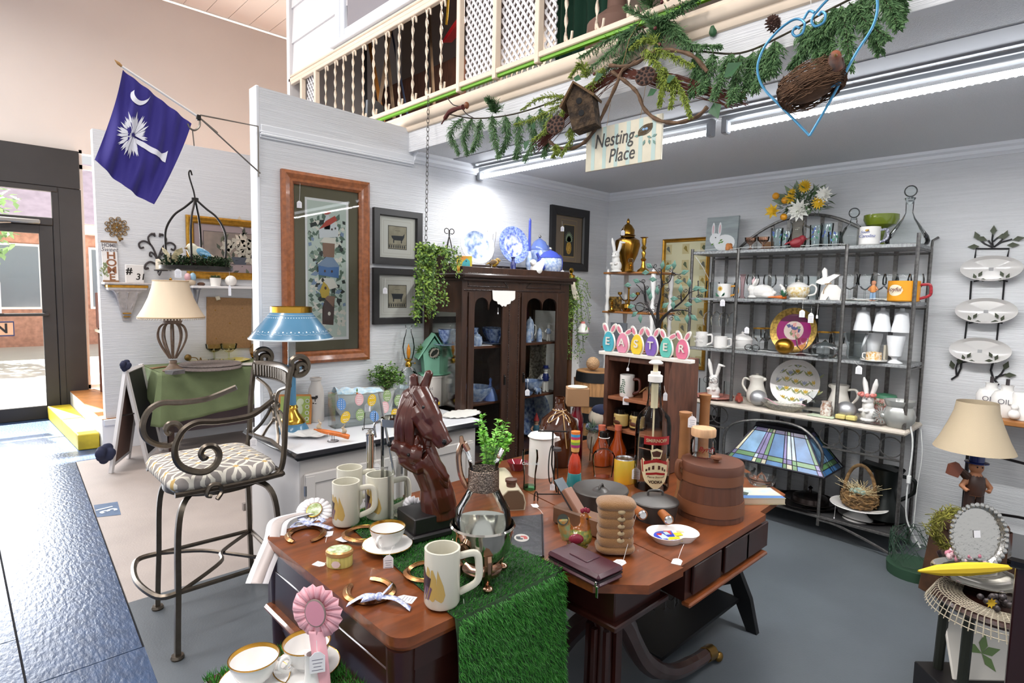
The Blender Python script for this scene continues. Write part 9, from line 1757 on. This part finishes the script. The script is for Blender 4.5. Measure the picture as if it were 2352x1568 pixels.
on_=lambda px,py,z=.466:pz(px,py,z)
p=on_(2240,1345);lat('silver_bowl','oval shiny silver bowl under the yellow paper parasol','bowl',p,prof_shell([(0,0),(.07,0),(.12,.03),(.15,.05)],.003),slv,34)
k=MB();k.at((0,0,0),(0,pi/2,0));k.La([(.004,-.2),(.02,-.12),(.026,0),(.022,.1),(.008,.2)],9);one('paper_parasol','folded bright yellow paper parasol lying across the silver bowl','parasol',k,M('yellow paper','d9b61f',.6),on_(2215,1318,.54)+Vc((0,0,.02)),VR+.12,sharp=10)
p=on_(2283,1330);u=mpp(p);R=74*u;t=Th('silver_tray','large round hammered silver tray with a scalloped rim standing on edge','tray',p+Vc((.06,.06,.01)),rot=(radians(80),0,VR+.1));k=MB();k.at((0,R,0));k.La([(0,0),(.86*R,0),(.97*R,.014),(.97*R,.017),(.86*R,.003),(0,.003)],48);[k.ball(R*.98*cos(a),R*.98*sin(a),.016,.012,.012,.006,8)for a in [i*2*pi/36 for i in range(36)]];k.B('dish',M('hammered silver','c4c2bd',.22,1,bump=.3,bs=60),t);k=MB();k.box(.0,R*1.05,.005,.03,.03,.002);k.B('price_sticker',white_tag,t)
p=on_(2205,1300);t=Th('potpourri_dish','oval glass dish of pink potpourri beside the silver tray','dish',p,VR);k=MB();k.at(sc=(1.3,.8,1));k.La(prof_shell([(0,0),(.05,0),(.075,.05)],.003),30);k.B('dish',glc,t);k=MB();rr=random.Random(3);[k.mat(j%2).ball(rr.gauss(0,.035),rr.gauss(0,.02),.035+rr.random()*.02,.011,n=6)for j in range(60)];k.B('petals',[M('pink paint'),M('rose petals','c77f90',.7)],t)
p=on_(2300,1395);t=Th('jewel_ornament','dark metal ornament with teal beads and a yellow flower on the crochet','ornament',p,VR);k=MB();[k.ball(rr.gauss(0,.03),rr.gauss(0,.02),.01+rr.random()*.03,.012,n=7)for _ in range(24)];k.B('metal_cluster',M('dark pewter'),t);k=MB();[k.leaf((-.06,-.02,.03),(cos(a),-.3,sin(a)),(0,-1,0),.022,.012)for a in [i*.8 for i in range(8)]];k.B('yellow_flower',yl,t);k=MB();[k.ball(.03+.01*j,-.03,.03,.006)for j in range(3)];k.B('teal_beads',M('teal glass'),t)
p=pX(2250,1490,2.75);t=Th('leaf_plate','cream square plate with green leaves propped under the round table','plate',Vc((RT_.x+.05,RT_.y+.02,.1)),rot=(radians(70),0,VR));k=MB();k.box(0,.12,0,.26,.24,.012,.005);k.B('dish',crm,t);k=MB();[k.leaf((-.0,.1,.0075),(cos(a),sin(a),0),(0,0,1),.08,.035,0)for a in (.2,1.2,2.6,5.3)];k.B('painted_leaves',M('plate leaf','6b8a4a',.5),t)
p=pz(2262,1568,.0);k=MB();k.box(0,0,.05,.4,.3,.1,.004);one('dark_box','low black box under the leaf plate','box',k,M('black plinth'),(RT_.x+.03,RT_.y,0),VR)
c_=CAM+ray(2314,1278)/FPX*1.62;zc_=c_.z;t=Th('dark_cabinet','dark red-black cabinet post cut by the bottom right edge','cabinet',(c_.x,c_.y,0),VR-.72);k=MB();k.box(.17,.12,(zc_-.03)/2,.30,.2,zc_-.03,.004);k.B('body',M('oxblood wood','240c10',.3,coat=.3),t);k=MB();k.box(.17,.12,zc_-.015,.34,.24,.03,.008);k.B('top_board',M('black gloss'),t)
# LED tubes
met=M('galvanised strip','a9acae',.35,.7);led=M('led tube','f4f8ff',.5,emit=12)
LXc=2.93
for j,(ya,yb)in enumerate(((3.40,1.585),(1.465,-.5))):
 t=Th('led_strip_light',('led strip light that starts at the white panel and passes behind the hanging sign','led strip light nearest the viewer running out of the picture')[j],'light',(LXc,(ya+yb)/2,2.46));L_=ya-yb;k=MB();k.box(0,0,.055,.05,L_+.04,.04,.008);k.B('housing',met,t)
 k=MB();k.cyl((0,-L_/2,0),(0,L_/2,0),.0135,n=12);[k.ball(0,-L_/2+.01+i*.026,-.004,.0148,.009,.0125,6)for i in range(int(L_/.026))];k.B('tube',led,t)
 for s_ in (-1,1):k=MB();k.box(0,s_*(L_/2+.018),.02,.045,.035,.09,.006);k.B('end_cap',M('grey plastic','a3a6ab',.4),t)
# balcony rail, lattice, stored goods
BXr=2.315;bY=lambda px,py=150:pX(px,py,BXr).y
t=Th('balcony_railing','cream metal balcony railing with twisted balusters above the booth','railing',(BXr,1.6,2.79))
o=Vc((BXr,1.6,2.79));k=MB();k.box(0,0,.06,.035,7.4,.03,.004);k.box(0,0,.635,.035,7.4,.03,.004);k.B('rail',cream,t);k=MB();k.box(.004,0,.036,.02,7.4,.016);k.B('green_strip',M('lime paint','6fb01e',.5),t)
bx=[748,770,789,811,834,858,887,917,948,980,1013]+[1298,1368,1440,1520]
for px in bx:
 y=bY(px)-1.6;z0,z1=.075,.62;k=MB();n=36
 k.loft([[(.011*cos(a+i*.55+b*pi/2)*(1 if b%2 else .45),y+.011*sin(a+i*.55+b*pi/2)*(1 if b%2 else .45),z0+(z1-z0)*i/n)for b in range(4)for a in (0,)]for i in range(n+1)])
 for z,s_ in ((z0,1),(z1,-1)):k.Tu(Spl([(0,y,z+s_*.03),(0,y-.012,z+s_*.004),(0,y-.035,z+s_*.006),(0,y-.042,z+s_*.045)],4),.007,5)
 k.B('baluster',cream,t,sharp=180)
for px in (1057,1140,1237,727,695):k=MB();k.box(0,bY(px,130)-1.6,.33,.04,.035,.62,.004);k.B('post',cream,t)
lat_m=M('white lattice','eae8ea',.5)
for a,b,lb in ((1062,1137,'white diamond lattice panel just beyond the red sled'),(1144,1232,'white diamond lattice panel between two cream posts'),(1242,1268,'narrow white lattice strip beside the dark green cloth'),(699,724,'tiny white lattice panel at the far balcony corner')):
 ya,yb=bY(a,130),bY(b,130);L_=ya-yb;t2=MB();z0,z1=2.80,3.43;s_=.056
 for dr in (1,-1):
  n0=int((L_+.7)/s_)+2
  for i in range(-n0,n0):
   c_=i*s_;y0_,y1_=0,L_;za,zb=c_,c_+dr*L_*1.35
   P=[]
   for tt in range(0,41):
    y_=L_*tt/40;z_=c_+dr*y_*1.35
    if 0<=z_<=z1-z0:P.append((y_,z_))
   if len(P)>1:(ya_,za_),(yb_,zb_)=P[0],P[-1];w_=.0115;x_=.004*dr;t2.add([(x_-.003,ya-ya_,z0+za_-w_),(x_-.003,ya-ya_,z0+za_+w_),(x_-.003,ya-yb_,z0+zb_+w_),(x_-.003,ya-yb_,z0+zb_-w_),(x_+.003,ya-ya_,z0+za_-w_),(x_+.003,ya-ya_,z0+za_+w_),(x_+.003,ya-yb_,z0+zb_+w_),(x_+.003,ya-yb_,z0+zb_-w_)],[(0,1,2,3),(7,6,5,4),(0,4,5,1),(2,6,7,3)])
 one('lattice_panel',lb,'lattice',t2,lat_m,(2.345,0,0))
def tool(label,px0,py0,px1,r,mat,head=None,x=2.62):
 a=pX(px0,py0,x);a.z=2.765;b=pX(px1,20,x+.3);t=Th('garden_tool',label,'tool',a);d=b-a;k=MB();k.Tu([d*0.02,d*.98],r,7);k.B('handle',mat,t)
 if head:k=MB();k.at((0,-.02,.12),(0,0,.3));k.prism([(-.09,.18),(-.1,0),(0,-.09),(.1,0),(.09,.18),(.02,.2),(-.02,.2)],-.01,.01);k.B('blade',head,t)
ash=M('grey ash handle','7d6650',.6,var=.3,vs=9);dm=M('dark steel');ow=M('orange handle wood','a56a2c',.5)
for i_,a_ in enumerate((('worn grey handled shovel leaning behind the twisted balusters',858,230,905,.014,ash,dm),('dark steel pole leaning beside the grey shovel',840,250,838,.018,dm,None),('orange wooden paddle handle leaning left behind the balusters',890,215,835,.017,ow,None),('brown wooden pole behind the middle balusters',912,225,880,.015,ash,None),('white tubular rod behind the balusters',925,230,905,.008,M('white wire'),None),('navy ski pole behind the balusters',950,220,890,.009,M('navy print'),None),('tall brown handle nearest the red sled',1003,200,985,.013,ash,None),('black handle beside the tall brown one',985,205,982,.012,dm,None),('red handled saw near the far balcony corner',800,230,850,.02,M('red paint','9c2428',.5),None))):tool(*a_,x=2.5+.055*i_)
p=pX(1040,62,2.66);t=Th('red_sled','red plastic saucer sled hanging by a yellow rope','sled',p,rot=(radians(60),0,RZ-.3));k=MB();k.La([(0,-.05),(.08,-.04),(.12,0),(.128,0),(.085,-.05),(0,-.06)],32);k.B('dish',M('red plastic','b01a26',.35),t);k=MB();k.Tu([p+Vc((-.01,.06,.03)),pX(1032,-30,2.6)],.008,7);k.B('rope',M('yellow rope','d0a91e',.8),t,world=True)
k=MB();a,b=pX(1275,60,2.6),pX(1400,60,2.6);k.grid(lambda u_,v:(.02*sin(u_*26),-(a.y-b.y)*u_,.95*v),40,4);one('green_cloth','dark green cloth hanging behind the balcony rail','cloth',k,M('dark green cloth','16402f',.9),(2.6,a.y,2.77),solid=.006)
lat('clay_urn','dusty brown clay urn behind the balcony rail at the garland','urn',(2.55,pX(1415,70,2.55).y,2.762),[(0,0),(.1,0),(.16,.1),(.15,.22),(.05,.3),(.045,.42),(0,.42)],M('dusty clay','7a5c50',.8),26)
k=MB();k.box(0,0,.4,.06,1.6,.8);one('brown_cabinet','brown wooden crate panel in the dim balcony store','cabinet',k,crw,(3.2,pX(940,120,3.2).y,2.762))
# garland, swag, sign, heart
GX=2.235;q=lambda px,py,x=GX:pX(px,py,x)
ced=[M('cedar green','3f6538',.7),M('cedar light','5d8150',.7),M('cedar stem','3a3425',.9)];lim=[M('fern lime','8a9a35',.7),M('fern olive','6b7d2c',.7),M('lime stem','6a6a2a',.9)]
def spray(k,P,w_,n,seed,sub=9):
 """a drooping cedar branch: stem, side twigs, short scales"""
 rr=random.Random(seed);P=Spl(P,sub);k.mat(2).Tu(P,.0018,4);L_=len(P)
 for i in range(1,L_):
  d=(P[i]-P[i-1]).normalized();f_=1-.65*i/L_
  for s_ in (-1,1):
   for _ in range(n):
    dd=(d*.9+Vc((rr.gauss(0,.45),s_*rr.uniform(.3,1.0),rr.gauss(-.25,.25)))).normalized();l_=w_*f_*rr.uniform(.6,1.2);a=P[i];m_=rr.randrange(2);k.mat(m_)
    for h_ in range(4):c_=a+dd*l_*h_/4;k.leaf(c_,dd+Vc((rr.gauss(0,.3),rr.gauss(0,.3),rr.gauss(-.1,.3))),(-1,0,.2),l_*.5,.0042,.3)
t=Th('cedar_garland','long green artificial cedar garland draped along the booth fascia','garland',q(1500,150));c0=q(1500,150);k=MB();rr=random.Random(2)
main=[(1030,262),(1090,272),(1180,262),(1290,225),(1400,170),(1500,120),(1600,118),(1700,122),(1800,80),(1900,25),(1990,-20)]
k.mat(2).Tu([v-c0 for v in Spl([q(*a_)for a_ in main],6)],.004,5)
sp=[((1065,268),(1035,305),(1052,350)),((1085,270),(1066,310),(1072,352)),((1105,270),(1095,320),(1085,345)),((1130,262),(1135,310),(1145,360)),((1160,262),(1165,315),(1150,350)),((1190,262),(1190,330),(1185,360)),((1215,260),(1225,320),(1205,365)),((1140,262),(1135,240),(1122,228)),((1240,245),(1255,310),(1250,355)),((1480,60),(1400,90),(1335,130)),((1470,50),(1410,110),(1345,165)),((1500,20),(1490,-20),(1530,-40)),((1500,60),(1560,20),(1610,-10)),((1510,90),(1500,50),(1440,20)),((1500,40),(1545,60),(1575,90)),((1480,70),(1430,130),(1380,170)),((1520,40),(1510,100),(1500,140)),((1540,60),(1580,100),(1650,105)),((1600,118),(1600,170),(1590,215)),((1640,120),(1620,180),(1612,205)),((1680,120),(1660,170),(1640,220)),((1700,122),(1690,190),(1680,230)),((1730,115),(1720,180),(1700,225)),((1750,105),(1750,160),(1735,205)),((1780,90),(1775,150),(1760,170)),((1850,55),(1845,110),(1820,150)),((1870,45),(1880,110),(1890,140)),((1900,28),(1905,100),(1900,130)),((1930,10),(1945,80),(1950,155)),((1950,5),(1990,50),(2035,85)),((1975,-10),(2000,60),(2020,115)),((2010,-30),(2045,20),(2062,60)),((1920,15),(1900,60),(1855,100)),((2030,-30),(2060,-5),(2070,40))]
for j,P in enumerate(sp):o_=rr.uniform(-.05,.02);spray(k,[q(*a_,GX+o_*i)-c0 for i,a_ in enumerate(P)],.055,8,j)
k.B('cedar_sprays',ced,t,sharp=180)
c0=q(1425,165,2.19);t=Th('grapevine_swag','arched grapevine and twig swag hung at the booth entrance','swag',c0);vn=M('grapevine bark','6e5540',.85,var=.4,vs=40);k=MB()
for P in ([(1262,325),(1290,342),(1330,335),(1365,300),(1395,240),(1420,185),(1432,160),(1470,140),(1500,120),(1540,115),(1590,128),(1625,165)],[(1405,165),(1440,190),(1465,215),(1480,250),(1510,275),(1555,282),(1600,268),(1625,245)],[(1400,150),(1440,152),(1462,140)]):V_=Spl([q(a_,b_,2.19)-c0 for a_,b_ in P],5);k.Tu(V_,[.008+.0015*sin(i*1.7)for i in range(len(V_))],7)
k.B('vine',vn,t);k=MB();rr=random.Random(4)
for j in range(90):a_=rr.random();k.Tu(Spl([q(1235+rr.gauss(0,8),335+rr.gauss(0,8),2.2)-c0,q(1330+rr.gauss(0,10),230+rr.gauss(0,10),2.2)-c0,q(1425+rr.gauss(0,10),165+rr.gauss(0,6),2.2)-c0]if j<50 else [q(1430+rr.gauss(0,10),165+rr.gauss(0,6),2.2)-c0,q(1560+rr.gauss(0,14),195+rr.gauss(0,10),2.2)-c0,q(1690+rr.gauss(0,14),230+rr.gauss(0,14),2.2)-c0],4),.0016,4)
k.B('twig_bundle',M('russet twigs','5a2f22',.9),t);k=MB()
for j,P in enumerate([((1390,150),(1330,220),(1255,240)),((1300,220),(1240,225),(1200,250)),((1330,200),(1300,240),(1290,265)),((1290,240),(1230,270),(1185,285)),((1270,260),(1250,300),(1225,320)),((1310,290),(1310,320),(1290,355)),((1480,110),(1510,150),(1535,200)),((1500,110),(1550,130),(1590,150)),((1520,150),(1545,200),(1540,245)),((1540,170),(1570,220),(1585,265)),((1510,100),(1480,90),(1450,110)),((1520,160),(1520,210),(1515,240)),((1350,180),(1335,150),(1310,175)),((1275,330),(1280,345),(1270,358))]):spray(k,[q(*a_,2.18-.01*i)-c0 for i,a_ in enumerate(P)],.036,6,60+j)
k.B('lime_fern',lim,t,sharp=180);k=MB()
for px,py,a_,s_ in ((1662,178,.4,.085),(1640,235,-1.2,.075),(1365,185,.2,.06),(1335,182,2.8,.045),(1215,320,-1.9,.06),(1530,190,.3,.05),(1510,205,3.6,.05),(1225,300,1.2,.045)):k.leaf(q(px,py,2.16)-c0,(-.15,-cos(a_),sin(a_)),(-1,0,.2),s_,s_*.75,.2)
k.B('broad_leaves',M('broad leaf','2f5a36',.5),t);k=MB();[k.ball(*(q(px,py,2.18)-c0),.008,n=8)for px,py in ((1365,170),(1520,5),(1515,102),(1358,198),(1505,65))];k.B('berries',M('dark berry','5a1f22',.4),t)
k=MB();k.Tu([q(1425,170,2.19)-c0,q(1445,90,2.19)-c0,q(1478,35,2.25)-c0],.0015,4);k.B('string',M('jute twine'),t)
for px,py,s_,lb in ((1276,287,23,'brown dried lotus pod under the lime fern beside the rustic birdhouse'),(1482,175,24,'darker dried lotus pod near the top of the grapevine arch')):
 p=q(px,py,2.14);u=mpp(p);t=Th('lotus_pod',lb,'seed pod',p,rot=(1.35,0,RZ+.3));k=MB();k.La([(0,-s_*1.2*u),(s_*.4*u,-s_*.9*u),(s_*u,0),(s_*.95*u,.004),(0,.008)],18);k.B('pod',M('pod brown','54392d',.8),t);k=MB();[k.ball(r*s_*u*cos(a_),r*s_*u*sin(a_),.006,s_*.17*u,s_*.17*u,.003,8)for r,n_ in ((.0,1),(.4,5),(.75,10))for a_ in [i*2*pi/n_ for i in range(n_)]];k.B('seed_holes',M('pod dark','211513',.9),t)
p=q(1340,250,2.12);u=mpp(p);t=Th('bark_birdhouse','rustic bark covered birdhouse tilted among the garland greenery','birdhouse',p,rot=(0,-.22,RZ+.35));brk=M('rough bark','51402f',.95,var=.6,vs=35,bump=1,bs=70,c2='2b2119');k=MB();k.prism([(-28*u,-48*u),(28*u,-48*u),(31*u,18*u),(-4*u,52*u),(-31*u,18*u)],-22*u,22*u);k.B('house_body',brk,t);k=MB();[k.prism([(-4*u,58*u),(-4*u,52*u),(s_*40*u-4*u,8*u),(s_*43*u-4*u,13*u)],-30*u,28*u)for s_ in (-1,1)];k.B('roof',M('bark roof','6a5238',.95,bump=.8,bs=80),t);k=MB()
for z in (12,-16):k.at((0,-22.5*u,z*u),(pi/2,0,0));k.La([(0,0),(7*u,0),(7*u,.002),(0,.002)],14)
k.B('entry_holes',M('black gloss'),t)
a,b,c_,d=q(1347,301,2.2),q(1521,260,2.2),q(1522,367,2.2),q(1348,395,2.2);W=(a-b).length;H=(a-d).length;p=(a+b+c_+d)/4
t=Th('hanging_sign','pastel striped hanging sign lettered Nesting Place with a painted nest','sign',p,RZ);k=MB();k.box(0,0,0,W,.012,H,.001);k.B('board',M('cream sign wash','d6cfba',.6,var=.12,vs=9),t);k=MB();[k.poly([(x,-.0065,z)for x,z in rect(-W/2+W*(.08+.16*i),-H/2+.002,-W/2+W*(.08+.16*i)+W*.05,H/2-.002)])for i in range(6)];k.B('stripes',M('aqua stripe','b3c8c2',.6),t)
sg=M('charcoal script','3f3d3c',.6);text('lettering','Nesting',.088,sg,t,(-.045,-.0075,.03),(pi/2,-.0,0),sx=.78,shear=.2);text('lettering','Place',.085,sg,t,(.0,-.0075,-.045),(pi/2,0,0),sx=.8,shear=.2)
k=MB();nx,nz=W*.30,H*.22
for j in range(16):k.mat(0).Tu([((nx+(.028+.002*(j%5))*cos(a_)),-.008,nz+(.017+.0012*(j%5))*sin(a_+.1*j))for a_ in [i*2*pi/18 for i in range(18)]],.0011,4,True)
k.mat(1);[k.ball(nx+x,-.008,nz+.002,.008,.002,.006)for x in (-.008,.007)];k.mat(2);[k.leaf((nx+x,-.008,nz-.03+z),d_,(0,-1,0),.026,.012,0)for x,z,d_ in ((.01,0,(1,0,-.4)),(.02,-.012,(.2,0,-1)),(.035,-.006,(1,0,.3)),(.0,-.012,(-.4,0,-1)),(.04,-.02,(.7,0,-1)),(-.03,.01,(-1,0,.0)))]
k.B('painted_nest',[M('nest paint','6f5f4a',.7),M('egg paint','7fa3c8',.6),M('leaf paint','6f9088',.7)],t);k=MB();[k.Tu([(x,0,H/2),(x*1.0+.01,.02,H/2+.16)],.0012,4)for x in (-.09,.09)];k.B('hanger',M('jute twine'),t)
HX=2.05;c5=lambda x,y:pX(1640+x/3.303,y/3.303,HX);c0=c5(720,600);t=Th('heart_hanger','blue wire heart hanger holding a bird nest before the led light','hanger',c0);blw=M('blue wire','4a8fb8',.35,.3);k=MB()
for P in ([(690,180),(660,150),(600,150),(500,220),(400,330),(345,440),(330,540),(370,660),(480,780),(600,900),(725,1030)],[(725,1030),(820,870),(900,730),(970,600),(1080,400),(1200,210),(1240,60),(1215,-60),(1100,-110),(960,-80),(850,10),(760,110)],[(690,180),(670,250),(620,275),(595,245),(620,205),(650,215)],[(760,110),(740,160),(770,200),(830,170),(845,110),(815,90),(790,120)],[(680,145),(720,85),(760,95)],[(500,750),(520,795),(600,770)],[(800,650),(870,660),(950,620),(970,560)]):k.Tu([v-c0 for v in Spl([c5(*a_)for a_ in P],5)],.0042,7)
k.B('wire',blw,t);k=MB();k.Tu([c5(735,85)-c0,c5(735,-200)-c0],.001,4);k.B('string',string_m,t)
p=c5(735,640);t=Th('bird_nest','shaggy brown bird nest resting in the blue wire heart','nest',p,rot=(0,-.28,RZ));k=MB();rr=random.Random(5)
for j in range(420):a_=rr.uniform(0,6.28);z=rr.uniform(-.05,.045);r=.095*sqrt(max(.05,1-(z/.075)**2));k.Tu([(r*cos(a_+i*.35)*1.1,r*sin(a_+i*.35)*.8,z+rr.gauss(0,.006))for i in range(4)],.0016,3)
k.ball(0,0,-.005,.085,.06,.045);k.B('straw',M('nest straw','6a4d38',.95,var=.4,vs=30),t)
bird('robin','small brown and orange robin perched on the edge of the nest',c5(920,600)+Vc((-.02,0,-.0)),.085,(M('robin rust','9a5638',.7,var=.4,vs=20,c2='5a4a44'),M('robin brown','5c4a44',.7),M('amber beak')),.4)
p=q(1777,58,2.24);t=Th('pinecone','small brown pine cone wired to the garland','pinecone',p,rot=(1.2,.3,RZ));k=MB()
for j in range(70):a_=j*2.4;z=-.03+.06*j/70;r=.026*sqrt(max(0,1-(z/.035)**2));k.leaf((r*.4*cos(a_),r*.4*sin(a_),z),(cos(a_),sin(a_),.5),(0,0,1),r*.9,.012,.3)
k.B('scales',M('cone brown','4a3027',.8),t)
k=MB();k.ball(0,0,0,.014,.018,.026,7);one('green_clip','dark green leaf clip stuck on the white fascia','clip',k,M('broad leaf'),q(1638,70,2.295))
c0=q(1050,248,2.2);t=Th('wire_bird','dried red-brown bird ornament on a bent wire at the garland end','ornament',c0);k=MB();k.Tu([v-c0 for v in Spl([q(*a_,2.2)for a_ in ((1026,222),(1040,240),(1058,246),(1072,262),(1090,272))],4)],.003,5);k.B('wire',M('dark pewter'),t);k=MB();k.Tu([v-c0 for v in Spl([q(*a_,2.19)for a_ in ((1014,285),(1022,272),(1032,258),(1048,250),(1064,246))],4)],[.004]*4+[.012]*4+[.014]*4+[.012]*4+[.016],8);k.B('body',M('dried red','5a241e',.7),t);k=MB();k.ball(*(q(1072,242,2.19)-c0),.016,.014,.02);k.B('head',M('rust glass'),t)
